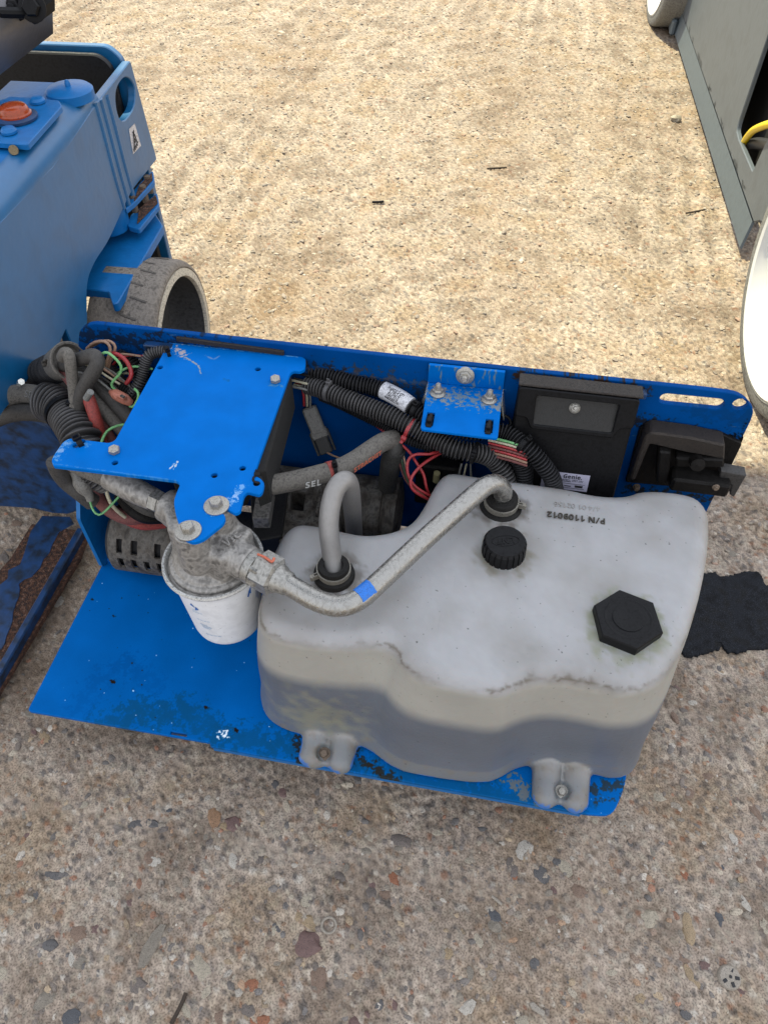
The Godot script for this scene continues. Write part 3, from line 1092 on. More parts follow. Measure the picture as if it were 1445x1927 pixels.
# ---------------------------------------------------------------- swing-out tray
func build_tray() -> void:
	var t := thing("swing_out_tray", "bright blue steel tray swung out over the concrete, with a tall back panel", "machine tray", Vector3(0.36, 0, 0.18))
	# back panel
	var U := Vector3.RIGHT
	var V := Vector3.UP
	var out := rounded([Vector2(-0.0047, 0.2759), Vector2(0.007, 0.3051), Vector2(0.0256, 0.3165), Vector2(0.4279, 0.3143), Vector2(0.7379, 0.3148), Vector2(0.7729, 0.3138), Vector2(0.7939, 0.2955), Vector2(0.7965, 0.2801), Vector2(0.7965, 0.2539), Vector2(0.7979, 0.2524), Vector2(0.7984, 0.2466), Vector2(0.7971, 0.0874)] + [Vector2(0.8, 0.012), Vector2(0.002, 0.012)], [0.008, 0.018, 0.012, 0, 0, 0.012, 0.015, 0.02, 0.004, 0.001, 0.001, 0, 0, 0])
	var a := [Vector2(0.6994, 0.2966), Vector2(0.7542, 0.2973), Vector2(0.7774, 0.3), Vector2(0.6875, 0.2549)]
	var s := Soup.new()
	plate(s, out, [slot2(a[0], a[1], 0.0072), circle2(a[2], 0.0078)], Vector3(0, 0, 0.006), U, V, Vector3.BACK, 0.006, 0.0008)
	mkuv("back_panel", s, M.back_panel, t, Vector3(0, 0.33, 0), Vector3(1.0 / 0.82, 0, 0), Vector3(0, -1.0 / 0.33, 0), 30)
	# floor with a turned-down front lip
	s = Soup.new()
	var fl := rounded([Vector2(0.0005, 0.3599), Vector2(0.2322, 0.3612), Vector2(0.2343, 0.3655), Vector2(0.6689, 0.3698), Vector2(0.6991, 0.3669), Vector2(0.7154, 0.3281)] + [Vector2(0.735, 0.008), Vector2(0.0, 0.008)], [0.004, 0.001, 0.001, 0, 0.012, 0.02, 0, 0])
	var sl := [Vector2(0.1821, 0.3557), Vector2(0.202, 0.3556), Vector2(0.2031, 0.3588), Vector2(0.1827, 0.359)]
	plate(s, fl, [PackedVector2Array(sl)], Vector3.ZERO, Vector3.RIGHT, Vector3.BACK, Vector3.UP, 0.005, 0.0008)
	mkuv("floor_panel", s, M.floor_panel, t, Vector3(-0.01, 0, 0), Vector3(1.0 / 0.78, 0, 0), Vector3(0, 0, 1.0 / 0.4), 30)
	s = Soup.new()
	var lips := [Vector3(0.2358, 0, 0.3659), Vector3(0.666, 0, 0.3703)]
	var mid: Vector3 = (lips[0] + lips[1]) * 0.5
	var lx: Vector3 = (lips[1] - lips[0])
	box(s, mid + Vector3(0, -0.0095, -0.0035), Basis(lx.normalized(), V, lx.normalized().cross(V)), Vector3(lx.length(), 0.009, 0.005), 0.001)
	mk("front_lip", s, M.blue, t)
	# box added under the floor to deepen the shade below the tray
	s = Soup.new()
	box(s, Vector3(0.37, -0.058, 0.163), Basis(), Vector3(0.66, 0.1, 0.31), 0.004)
	mk("added_shade_box", s, M.blue_dark, t)
	# end gusset
	s = Soup.new()
	var gs := rounded([Vector2(0.007, 0.001), Vector2(0.137, 0.001), Vector2(0.143, 0.006), Vector2(0.143, 0.108), Vector2(0.125, 0.135), Vector2(0.007, 0.255)], 0.003, 2)
	plate(s, gs, [], Vector3(0.0, 0, 0), Vector3.BACK, Vector3.UP, Vector3.LEFT, 0.006, 0.0008)
	mk("end_gusset", s, M.blue, t, 30)
	var wa := Acc.new()
	tube(wa, [Vector3(0.009, 0.003, 0.13), Vector3(0.0085, 0.003, 0.08), Vector3(0.009, 0.003, 0.02)], 0.004, 0.003, 8, 0.0006, 0.006)
	obj("weld_bead", wa.mesh(), M.weld, t)
	# small tabs on the back panel
	s = Soup.new()
	for q in [[Vector3(0.108, 0.2949, 0.012), 0.035, 0.012], [Vector3(0.6693, 0.3047, 0.012), 0.012, 0.008]]:
		s = Soup.new()
		box(s, q[0], Basis(), Vector3(q[1], q[2], 0.01), 0.001)
		mk("weld_tab", s, M.blue_dark, t)
	# black edge strip at the top of the panel
	s = Soup.new()
	var es := [Vector3(0.1311, 0.308, 0.007), Vector3(0.262, 0.304, 0.007)]
	box(s, (es[0] + es[1]) * 0.5, Basis(Vector3.BACK, atan2(es[1].y - es[0].y, es[1].x - es[0].x)), Vector3(es[1].x - es[0].x, 0.007, 0.0035), 0.001)
	mk("edge_strip", s, M.grease_rust, t)


func build_board() -> void:
	var y := 0.3
	var t := thing("mounting_board", "bright blue flat component plate with cut-outs, bolted over the filter and loom", "mounting plate", Vector3(0.2, y, 0.13))
	var out := rounded([Vector2(0.1188, 0.0045), Vector2(0.2786, 0.004), Vector2(0.2881, 0.0079), Vector2(0.2914, 0.0267), Vector2(0.2864, 0.0319), Vector2(0.2788, 0.0317), Vector2(0.2764, 0.037), Vector2(0.2802, 0.1985), Vector2(0.2873, 0.2018), Vector2(0.2938, 0.2073), Vector2(0.295, 0.2195), Vector2(0.2931, 0.2241), Vector2(0.28, 0.2221), Vector2(0.2783, 0.2274), Vector2(0.2807, 0.2479), Vector2(0.2769, 0.2513), Vector2(0.2665, 0.2469), Vector2(0.2616, 0.2436), Vector2(0.257, 0.2527), Vector2(0.2643, 0.2521), Vector2(0.269, 0.2568), Vector2(0.2694, 0.2648), Vector2(0.2564, 0.2874), Vector2(0.2488, 0.2926), Vector2(0.2385, 0.2898), Vector2(0.2197, 0.2611), Vector2(0.2124, 0.2457), Vector2(0.2114, 0.2338), Vector2(0.2113, 0.2237), Vector2(0.2062, 0.2194), Vector2(0.0747, 0.2209), Vector2(0.0695, 0.2149), Vector2(0.0682, 0.2073), Vector2(0.0689, 0.1865), Vector2(0.0731, 0.1801), Vector2(0.0891, 0.1798), Vector2(0.1176, 0.1798), Vector2(0.122, 0.1749), Vector2(0.1196, 0.0342), Vector2(0.119, 0.0221)],
		[0.003, 0.002, 0.004, 0.004, 0.002, 0.003, 0.006, 0.003, 0.002, 0.005, 0.004, 0.004, 0.006, 0.005, 0.008, 0.006, 0.003, 0.006, 0.006, 0.003, 0.005, 0.006, 0.01, 0.008, 0.006, 0.01, 0.01, 0.005, 0.007, 0.005, 0.001, 0.004, 0.004, 0.006, 0.006, 0.006, 0.006, 0.006, 0.006, 0.002, 0.004], 3)
	var hc := [Vector2(0.1252, 0.0517), Vector2(0.2378, 0.0358), Vector2(0.1349, 0.206), Vector2(0.241, 0.206), Vector2(0.2662, 0.1915), Vector2(0.0846, 0.1894), Vector2(0.0888, 0.1831), Vector2(0.1268, 0.0289), Vector2(0.2861, 0.2094), Vector2(0.2867, 0.0176)]
	var holes := []
	for k in 5:
		holes.append(circle2(hc[k], 0.0034, 14))
	holes.append(slot2(hc[5], hc[6], 0.003))
	holes.append(circle2(hc[8], 0.0036, 12))
	var s := Soup.new()
	plate(s, out, holes, Vector3(0, y, 0), Vector3.RIGHT, Vector3.BACK, Vector3.UP, 0.0042, 0.0006)
	mkuv("plate", s, M.board, t, Vector3(0.06, y, 0.0), Vector3(1.0 / 0.24, 0, 0), Vector3(0, 0, 1.0 / 0.3), 30)
	for q in [Vector3(0.2637, 0.3, 0.0535), Vector3(0.1287, 0.3, 0.1914)]:
		bolt_at(t, "bolt", q, Vector3.UP, 0.0062, 0.0, 0.0055, 0.5)
	for q in [Vector3(0.2562, 0.3, 0.2452), Vector3(0.2397, 0.3, 0.2798)]:
		bolt_at(t, "washer_bolt", q, Vector3.UP, 0.0068, 0.0125, 0.0085, 0.2)
	# the dirty block of electronics that hangs under the plate
	var e := thing("control_unit", "black grime-covered control box hanging under the blue component plate", "control box", Vector3(0.19, 0.2, 0.1))
	s = Soup.new()
	box(s, Vector3(0.206, 0.247, 0.093), Basis(Vector3.UP, 0.0), Vector3(0.085, 0.094, 0.14), 0.004)
	mk("case", s, M.foam, e)
	s = Soup.new()
	plate(s, PackedVector2Array([Vector2(0.2688, 0.034), Vector2(0.2765, 0.0346), Vector2(0.2882, 0.1856), Vector2(0.2783, 0.1941)]), [], Vector3(0, 0.295, 0), Vector3.RIGHT, Vector3.BACK, Vector3.UP, 0.05, 0.002)
	mk("foam_edge", s, M.foam, e)


func tank_color(p: Vector3, n: Vector3) -> Color:
	var c := Color(0.29, 0.288, 0.292)  # weathered plastic
	var d := nz2.get_noise_3d(p.x * 300.0, p.y * 300.0, p.z * 300.0)
	var f := nz3.get_noise_3d(p.x * 800.0, p.y * 800.0, p.z * 800.0)
	var soft := nz.get_noise_3d(p.x * 900.0, p.y * 900.0, p.z * 900.0)
	c = c.lerp(Color(0.2, 0.19, 0.175), clampf(soft * 0.9 + d * 0.25 + 0.2, 0.0, 0.9)) * (1.0 + 0.05 * f)
	if n.y < 0.55:
		var side := clampf((0.55 - n.y) * 3.0, 0.0, 1.0)
		var w := Color(0.295, 0.285, 0.255)
		var lvl := 0.136 + 0.003 * nz.get_noise_2d(p.x * 400.0, 3.0)
		var k := clampf((lvl - p.y) / 0.02 + 0.5, 0.0, 1.0)
		w = w.lerp(Color(0.1, 0.112, 0.135) * (1.0 + 0.25 * clampf((0.06 - p.y) / 0.06, 0.0, 1.0)), k)
		# the tide of yellow-green film near the left foot
		var y := clampf(1.0 - Vector2((p.x - 0.36) * 16.0, (p.y - 0.05) * 14.0).length() + nz2.get_noise_3d(p.x * 900.0, p.y * 900.0, 0.0), 0.0, 1.0)
		w = w.lerp(Color(0.33, 0.31, 0.16), y * 0.35)
		w = w * (1.0 + 0.05 * d + 0.12 * soft + 0.03 * f)
		c = c.lerp(w, side)
	var smud := clampf(nz.get_noise_3d(p.x * 420.0 + 33.0, p.y * 420.0, p.z * 420.0) * 2.2 - 0.1, 0.0, 1.0) * clampf(0.6 + d, 0.0, 1.0)
	if n.y > 0.3:
		c = c.lerp(Color(0.17, 0.155, 0.135), smud * 0.6)
		var lobe := clampf(1.0 - Vector2(p.x - 0.295, p.z - 0.2).length() / 0.035, 0.0, 1.0)
		c = c.lerp(Color(0.16, 0.14, 0.11), lobe * clampf(0.35 + d * 2.0, 0.0, 0.8))
	# brown dirt caught along the top edge
	var line := 0.2025 + 0.003 * nz2.get_noise_2d(p.x * 700.0, p.z * 700.0) + 0.0025 * nz3.get_noise_2d(p.x * 900.0, p.z * 900.0)
	var e := clampf(1.0 - absf(p.y - line) / 0.0019, 0.0, 1.0) * clampf(0.15 + 2.6 * nz2.get_noise_2d(p.x * 260.0 + 40.0, p.z * 260.0) + 0.3, 0.0, 1.0)
	var under := clampf(1.0 - (line - p.y) / 0.006, 0.0, 1.0) if p.y < line else 0.0
	var soft_band := clampf(1.0 - absf(p.y - line + 0.002) / 0.009, 0.0, 1.0)
	if p.z > 0.2 or p.x < 0.33:
		c = c.lerp(Color(0.085, 0.068, 0.048), clampf(e * 0.75 + soft_band * 0.28 * clampf(0.5 + soft * 2.0, 0.0, 1.0) + under * 0.1, 0.0, 0.9))
	# greenish grime round the two caps, dark rings round the nozzles
	for q in [[Vector3(0.541, 0.21, 0.19), 0.027, Color(0.2, 0.18, 0.13)], [Vector3(0.667, 0.21, 0.26), 0.036, Color(0.24, 0.25, 0.15)], [Vector3(0.37, 0.21, 0.246), 0.026, Color(0.14, 0.12, 0.1)], [Vector3(0.533, 0.21, 0.127), 0.027, Color(0.12, 0.1, 0.08)]]:
		var r: float = Vector2(p.x - q[0].x, p.z - q[0].z).length()
		if p.y > 0.17 and r < q[1] * 1.7:
			var k := clampf(1.0 - absf(r - q[1] * 0.85) / (q[1] * 0.5) + nz2.get_noise_3d(p.x * 1300.0, 0, p.z * 1300.0) * 1.1 - 0.25, 0.0, 0.8)
			c = c.lerp(q[2] * 0.7, k)
	if p.y < 0.03 and p.z > 0.3:
		c = c.lerp(Color(0.15, 0.158, 0.165), 0.9 * clampf((p.z - 0.335) * 80.0, 0.0, 1.0))
		var gr := clampf(nz2.get_noise_3d(p.x * 900.0, p.y * 900.0, p.z * 900.0) * 2.0 - 0.2, 0.0, 1.0)
		c = c.lerp(Color(0.17, 0.14, 0.1), gr * 0.6)
		if p.y < 0.006 and nz2.get_noise_2d(p.x * 500.0, 8.0) > 0.05:
			c = c.lerp(Color(0.01, 0.13, 0.45), 0.8)
	# specks
	c.a = 1.0
	return c


func build_tank() -> void:
	var t := thing("hydraulic_tank", "translucent white plastic oil tank with rounded stepped front on the blue tray", "oil tank", Vector3(0.52, 0, 0.22))
	var top := chaikin(PackedVector2Array([Vector2(0.295, 0.269), Vector2(0.2963, 0.2956), Vector2(0.306, 0.3195), Vector2(0.3302, 0.3296), Vector2(0.3919, 0.3281), Vector2(0.4245, 0.3171), Vector2(0.4425, 0.3194), Vector2(0.4523, 0.3344), Vector2(0.4714, 0.3478), Vector2(0.5151, 0.3505), Vector2(0.5528, 0.3512), Vector2(0.5719, 0.3345), Vector2(0.6093, 0.3247), Vector2(0.6442, 0.3277), Vector2(0.6639, 0.331), Vector2(0.6965, 0.3159), Vector2(0.7196, 0.2838), Vector2(0.7345, 0.246), Vector2(0.7548, 0.1763), Vector2(0.7672, 0.108), Vector2(0.7657, 0.0766), Vector2(0.7446, 0.0604), Vector2(0.6903, 0.063), Vector2(0.6716, 0.0763), Vector2(0.6353, 0.0791), Vector2(0.6047, 0.0726), Vector2(0.5052, 0.0733), Vector2(0.4732, 0.07), Vector2(0.4601, 0.0775), Vector2(0.4524, 0.097), Vector2(0.4468, 0.1247), Vector2(0.436, 0.1554), Vector2(0.4162, 0.1713), Vector2(0.3906, 0.1795), Vector2(0.3661, 0.1775), Vector2(0.3346, 0.1728), Vector2(0.3102, 0.1738), Vector2(0.2974, 0.1885), Vector2(0.293, 0.2196), Vector2(0.2939, 0.2484)]), 2)
	var bot := chaikin(PackedVector2Array([Vector2(0.2715, 0.2868), Vector2(0.2841, 0.3168), Vector2(0.3054, 0.3318), Vector2(0.3428, 0.3382), Vector2(0.397, 0.3355), Vector2(0.4239, 0.3433), Vector2(0.4463, 0.3568), Vector2(0.4738, 0.3622), Vector2(0.5528, 0.3597), Vector2(0.5732, 0.3494), Vector2(0.588, 0.3356), Vector2(0.6083, 0.3271), Vector2(0.6447, 0.3233), Vector2(0.6749, 0.327), Vector2(0.7047, 0.3293), Vector2(0.7261, 0.3138)] + [Vector2(0.735, 0.28), Vector2(0.772, 0.16), Vector2(0.782, 0.09), Vector2(0.765, 0.06), Vector2(0.68, 0.07), Vector2(0.6, 0.075), Vector2(0.49, 0.07), Vector2(0.455, 0.09), Vector2(0.44, 0.14), Vector2(0.41, 0.175), Vector2(0.36, 0.18), Vector2(0.3, 0.175), Vector2(0.277, 0.2), Vector2(0.272, 0.26)]), 2)
	var h := 0.0034
	var lo := Vector3(0.245, -0.006, 0.045)
	var nn := Vector3i(int(0.555 / h), int(0.232 / h), int(0.355 / h))
	var f := PackedFloat32Array()
	f.resize(nn.x * nn.y * nn.z)
	var feet := [Vector3(0.3574, 0.009, 0.3612), Vector3(0.3901, 0.009, 0.3619), Vector3(0.6245, 0.009, 0.3617), Vector3(0.6572, 0.009, 0.3614)]
	var bolts := [Vector3(0.3695, 0.006, 0.3546), Vector3(0.6418, 0.006, 0.3522)]
	for k in nn.z:
		var z := lo.z + k * h
		for i in nn.x:
			var x := lo.x + i * h
			var p2 := Vector2(x, z)
			var dt := sd_poly(p2, top)
			var db := sd_poly(p2, bot)
			var foot := z > 0.31 and ((x > 0.33 and x < 0.42) or (x > 0.59 and x < 0.7))
			var far := minf(dt, db) > 0.012 and not foot
			var deep := maxf(dt, db) < -0.045
			var lump := 0.0012 * nz.get_noise_2d(x * 500.0, z * 500.0) + 0.003 * nz.get_noise_2d(x * 160.0, z * 160.0 + 70.0)
			for j in nn.y:
				var y := lo.y + j * h
				var q := (k * nn.y + j) * nn.x + i
				if far:
					f[q] = 0.03
					continue
				if deep and y > 0.015 and y < 0.19:
					f[q] = -0.03
					continue
				var d2 := lerpf(db, dt, clampf(y / 0.2, 0.0, 1.1)) + 0.0015 * sin(y * 40.0)
				var ht := 0.2105 + lump + 0.006 * clampf((x - 0.3) / 0.2, 0.0, 1.0) * clampf((0.3 - z) * 10.0, 0.0, 1.0)
				var d: float
				if y > 0.1:
					var r := 0.019
					var v := Vector2(d2 + r, y - ht + r)
					d = minf(maxf(v.x, v.y), 0.0) + Vector2(maxf(v.x, 0.0), maxf(v.y, 0.0)).length() - r
				else:
					var r := 0.009
					var v := Vector2(d2 + r, r - y)
					d = minf(maxf(v.x, v.y), 0.0) + Vector2(maxf(v.x, 0.0), maxf(v.y, 0.0)).length() - r
				if foot and y < 0.05:
					var p := Vector3(x, y, z)
					for b in 4:
						var fp: Vector3 = feet[b]
						d = smin(d, sd_capsule(p, fp + Vector3(0, -0.007, -0.004), fp + Vector3(0, -0.002, -0.035), 0.0145, 0.0165), 0.006)
					for b in 2:
						var bp: Vector3 = bolts[b]
						d = smin(d, sd_box(p, Basis(), bp + Vector3(0, -0.006, -0.006), Vector3(0.058, 0.01, 0.034), 0.003), 0.006)
						d = -smin(-d, sd_cyl(p, bp + Vector3(0, 0.0, 0.0), bp + Vector3(0, 0.06, 0), 0.0085), 0.004)
				f[q] = d
	var a := Acc.new()
	nets(a, lo, nn, h, f)
	a.c.resize(a.v.size())
	for i in a.v.size():
		a.c[i] = tank_color(a.v[i], a.n[i])
	var m := mat("tank_plastic", Color(1, 1, 1), 0.46, 0.0, "", 3.0, "fine", 3.0, 0.014, "rare", 3.0)
	m.vertex_color_use_as_albedo = true
	m.subsurf_scatter_enabled = true
	m.subsurf_scatter_strength = 0.12
	obj("shell", a.mesh(), m, t)
	# grooved filler cap
	a = Acc.new()
	var c := Vector3(0.5406, 0.212, 0.1879)
	var s := Soup.new()
	var b := Basis()
	var prof: Array[float] = [0.0, 0.019, 0.0225]
	var segs := 22
	var R := 0.0235
	for k in segs:
		var g0 := TAU * k / segs
		for w in 2:
			var ga := g0 + (0.0 if w == 0 else TAU / segs * 0.72)
			var gb := g0 + TAU / segs * (0.72 if w == 0 else 1.0)
			var ra := R if w == 0 else R - 0.0011
			var d0 := Vector3(cos(ga), 0, sin(ga))
			var d1 := Vector3(cos(gb), 0, sin(gb))
			s.quad(c + d1 * ra, c + d0 * ra, c + d0 * (ra - 0.0006) + Vector3(0, prof[1], 0), c + d1 * (ra - 0.0006) + Vector3(0, prof[1], 0))
			s.quad(c + d1 * (ra - 0.0006) + Vector3(0, prof[1], 0), c + d0 * (ra - 0.0006) + Vector3(0, prof[1], 0), c + d0 * (R - 0.003) + Vector3(0, prof[2], 0), c + d1 * (R - 0.003) + Vector3(0, prof[2], 0))
			s.tri(c + d1 * (R - 0.003) + Vector3(0, prof[2], 0), c + d0 * (R - 0.003) + Vector3(0, prof[2], 0), c + Vector3(0, prof[2], 0))
			if w == 0:
				var r2 := R - 0.0011
				s.quad(c + d0 * ra, c + d0 * r2, c + d0 * (r2 - 0.0006) + Vector3(0, prof[1], 0), c + d0 * (ra - 0.0006) + Vector3(0, prof[1], 0))
				s.quad(c + d1 * r2, c + d1 * ra, c + d1 * (ra - 0.0006) + Vector3(0, prof[1], 0), c + d1 * (r2 - 0.0006) + Vector3(0, prof[1], 0))
	a.soup(s, 25)
	lathe(a, [Vector2(0.024, -0.004), Vector2(0.0245, 0.0005), Vector2(0.02, 0.001)], c, Vector3.UP, 26)
	var cap := obj("filler_cap", a.mesh(), M.cap_plastic, t)
	var e := Acc.new()
	var tp := c + Vector3(0, 0.0226, 0)
	var cr := Vector3(-0.96, 0, 0.27).normalized()
	var cu := Vector3.UP.cross(cr)
	var ring := []
	for k in 41:
		ring.append(tp + cr * 0.0145 * cos(TAU * k / 40) + cu * 0.0068 * sin(TAU * k / 40))
	tube(e, ring, 0.0004, 0.001, 5, 0.0, 1.0, true)
	obj("oval_rim", e.mesh(), M.cap_plastic, cap)
	text(cap, "raised_lettering", "LNT", 0.0078, tp + Vector3(0, 0.0001, 0), cr, cu.normalized() * -1.0 if cr.cross(cu).y < 0.0 else cu, M.cap_plastic, 0.0008, "Droid Sans", true)
	# hexagonal plug
	s = Soup.new()
	var p := Vector3(0.6667, 0.211, 0.2557)
	faceted(s, [Vector2(0, -0.004), Vector2(0.0345, -0.004), Vector2(0.0345, 0.011), Vector2(0.0335, 0.0125), Vector2(0, 0.0125)], p, Vector3.UP, 6, 0.0)
	a = Acc.new()
	a.soup(s, 25)
	var hexa := Acc.new()
	for v in a.v.size():
		pass
	lathe(a, [Vector2(0.0155, 0.0125), Vector2(0.0155, 0.0132), Vector2(0.0148, 0.0134), Vector2(0.012, 0.0128), Vector2(0.0, 0.0127)], p, Vector3.UP, 30)
	lathe(a, [Vector2(0.0235, 0.0125), Vector2(0.0232, 0.0128), Vector2(0.0215, 0.0128), Vector2(0.021, 0.0125)], p, Vector3.UP, 34)
	var plug := obj("hex_plug", a.mesh(), M.cap_plastic, t)
	plug.transform = Transform3D(Basis(Vector3.UP, 0.42), p + plug.position) * Transform3D(Basis(), -p)
	# part number, moulded so that it reads from behind
	var pn := [Vector3(0.6427, 0.2165, 0.1276), Vector3(0.59, 0.2165, 0.1273)]
	var pr: Vector3 = (pn[1] - pn[0]).normalized()
	text(t, "moulded_number", "P/N 1109012", 0.0082, (pn[0] + pn[1]) * 0.5, pr, Vector3.UP.cross(pr), mat("mould_dirt", lin(0.035, 0.03, 0.022), 0.7), 0.0012, "Droid Sans", true)
	text(t, "stamped_number", "4/4 01 02156", 0.0066, Vector3(0.6174, 0.2155, 0.1099), pr, Vector3.UP.cross(pr), mat("faint_stamp", lin(0.25, 0.24, 0.23), 0.6), 0.0008)
	for k in 2:
		var bp: Vector3 = bolts[k]
		bolt_at(t, "foot_bolt", bp + Vector3(0, -0.001, 0), Vector3(0, 1, 0.15), 0.0048, 0.0082, 0.006, 0.4 + k, "rusty_bolt" if k == 0 else "bolt")


func build_filter() -> void:
	var t := thing("oil_filter", "white spin-on oil filter can under a grey cast head at the tray's front", "oil filter", Vector3(0.239, 0.105, 0.248))
	var o := Vector3(0.2385, 0.0, 0.2495)
	var a := Acc.new()
	lathe(a, [Vector2(0.0, 0.097), Vector2(0.028, 0.097), Vector2(0.0345, 0.1), Vector2(0.0388, 0.106), Vector2(0.0402, 0.113), Vector2(0.0462, 0.2), Vector2(0.0482, 0.211), Vector2(0.0496, 0.213)], o, Vector3.UP, 56)
	obj("can", a.mesh(), M.can_white, t)
	a = Acc.new()
	lathe(a, [Vector2(0.0496, 0.2125), Vector2(0.0525, 0.2135), Vector2(0.0535, 0.216), Vector2(0.0525, 0.2185), Vector2(0.0503, 0.2185), Vector2(0.0487, 0.2165), Vector2(0.0482, 0.212)], o, Vector3.UP, 56, 0.006)
	obj("rolled_lip", a.mesh(), M.can_lip, t)
	a = Acc.new()
	lathe(a, [Vector2(0.0486, 0.2135), Vector2(0.043, 0.2155), Vector2(0.0, 0.2155)], o, Vector3.UP, 40)
	obj("lid", a.mesh(), M.cast, t)
	# printed marks on the can: short lines, two arrows
	var ca := func(px_ang: float, y: float) -> Vector3:
		var r := lerpf(0.0402, 0.0462, (y - 0.113) / 0.087) + 0.0005
		return o + Vector3(sin(px_ang) * r, y, cos(px_ang) * r)
	var s := Soup.new()
	for q in [[-0.36, 0.176, 0.012], [-0.33, 0.160, 0.016], [-0.3, 0.150, 0.009], [-0.28, 0.1475, 0.012], [-0.26, 0.145, 0.012], [-0.24, 0.1425, 0.009], [-0.26, 0.128, 0.02], [-0.34, 0.180, 0.006]]:
		var w: float = q[2] / 0.043
		for k in 4:
			var g0: float = q[0] + w * k / 4.0
			var g1: float = q[0] + w * (k + 0.8) / 4.0
			s.quad(ca.call(g0, q[1] - 0.0005), ca.call(g1, q[1] - 0.0005), ca.call(g1, q[1] + 0.0005), ca.call(g0, q[1] + 0.0005))
	mk("small_print", s, M.print_pale, t)
	s = Soup.new()
	for k in 6:
		var g: float = 1.36 + 0.05 * k
		s.quad(ca.call(g, 0.168 - 0.004 * (k % 3)), ca.call(g + 0.018, 0.168 - 0.004 * (k % 3)), ca.call(g + 0.08, 0.188), ca.call(g + 0.062, 0.188))
	# arrow at the right, ring arrow at the left
	s.tri(ca.call(1.12, 0.193), ca.call(1.20, 0.186), ca.call(1.22, 0.1985))
	s.quad(ca.call(1.07, 0.1865), ca.call(1.11, 0.184), ca.call(1.185, 0.191), ca.call(1.145, 0.1945))
	mk("print_arrow", s, M.print_blue, t)
	s = Soup.new()
	s.tri(ca.call(-0.35, 0.189), ca.call(-0.22, 0.185), ca.call(-0.3, 0.1935))
	s.tri(ca.call(-0.26, 0.181), ca.call(-0.14, 0.1835), ca.call(-0.2, 0.1885))
	mk("print_arrow", s, M.print_blue, t)
	# cast head: one surface-net casting
	var h := 0.0017
	var lo := Vector3(0.172, 0.206, 0.178)
	var nn := Vector3i(int(0.15 / h), int(0.095 / h), int(0.125 / h))
	var f := PackedFloat32Array()
	f.resize(nn.x * nn.y * nn.z)
	var bl := [Vector3(0.2545, 0.296, 0.242), Vector3(0.2378, 0.296, 0.2769)]
	var port := [Vector3(0.2554, 0.25, 0.2579), Vector3(0.2948, 0.247, 0.2739)]
	var pax: Vector3 = (port[1] - port[0]).normalized()
	var pb := Basis(pax, Vector3.UP, pax.cross(Vector3.UP))
	var inlet := [Vector3(0.1962, 0.25, 0.2191), Vector3(0.1809, 0.252, 0.2129)]
	for k in nn.z:
		for j in nn.y:
			for i in nn.x:
				var p := lo + Vector3(i, j, k) * h
				var d := sd_cyl(p, o + Vector3(0, 0.2, 0), o + Vector3(0, 0.221, 0), 0.0455, 0.004)
				d = minf(d, sd_cyl(p, o + Vector3(0, 0.2, 0), o + Vector3(0, 0.2245, 0), 0.0395, 0.004))
				if true:
					d = smin(d, sd_capsule(p, o + Vector3(-0.004, 0.215, 0.0), o + Vector3(-0.006, 0.252, -0.004), 0.0335, 0.027), 0.01)
					d = smin(d, sd_capsule(p, bl[0] + Vector3(0, -0.045, 0), bl[0] + Vector3(0, -0.004, 0), 0.017, 0.0145), 0.006)
					d = smin(d, sd_capsule(p, bl[1] + Vector3(0, -0.045, 0), bl[1] + Vector3(0, -0.004, 0), 0.017, 0.0145), 0.006)
					d = smin(d, sd_box(p, pb, port[0] + pax * 0.006 + Vector3(0, -0.004, -0.004), Vector3(0.036, 0.042, 0.05), 0.006), 0.006)
					d = smin(d, sd_cyl(p, port[0], port[1] - pax * 0.004, 0.0185, 0.004), 0.004)
					d = smin(d, sd_cyl(p, inlet[0], inlet[1], 0.019, 0.004), 0.008)
					d = smin(d, sd_box(p, Basis(Vector3.UP, 0.5), o + Vector3(-0.03, 0.243, -0.012), Vector3(0.03, 0.05, 0.035), 0.006), 0.008)
					d = maxf(d, p.y - 0.2955)
					d += 0.0005 * nz3.get_noise_3d(p.x * 1100.0, p.y * 1100.0, p.z * 1100.0)
				f[(k * nn.y + j) * nn.x + i] = d
	for k in nn.z:
		for j in nn.y:
			for i in nn.x:
				if i == 0 or j == 0 or k == 0 or i == nn.x - 1 or j == nn.y - 1 or k == nn.z - 1:
					f[(k * nn.y + j) * nn.x + i] = maxf(f[(k * nn.y + j) * nn.x + i], 0.0008)
	a = Acc.new()
	nets(a, lo, nn, h, f)
	var head := obj("cast_head", a.mesh(), M.cast, t)
	var tr := (pax + Vector3(0, 0.55, -0.2)).normalized()
	var tn := Vector3(0.0, 0.95, 0.3).normalized()
	tr = (Vector3(0.62, 0.0, -0.78) - tn * Vector3(0.62, 0.0, -0.78).dot(tn)).normalized()
	text(head, "cast_lettering", "VIC", 0.009, Vector3(0.2728, 0.2735, 0.262), tr, tn.cross(tr), M.cast, 0.002, "Droid Sans", true)
	# adapter at the port, with the paint-pen marks
	s = Soup.new()
	faceted(s, [Vector2(0.0, 0.0), Vector2(0.0165, 0.0), Vector2(0.0185, 0.001), Vector2(0.0185, 0.0115), Vector2(0.017, 0.013), Vector2(0, 0.013)], port[1] + pax * 0.001, pax, 6, 0.1)
	a = Acc.new()
	a.soup(s, 25)
	lathe(a, [Vector2(0.0125, -0.006), Vector2(0.0185, -0.004), Vector2(0.0185, 0.004), Vector2(0.0125, 0.005)], port[1], pax, 30)
	lathe(a, [Vector2(0.014, 0.016), Vector2(0.0145, 0.0185), Vector2(0.0125, 0.021)], port[1], pax, 30)
	obj("adapter", a.mesh(), M.fitting, t)
	var mk_ := Acc.new()
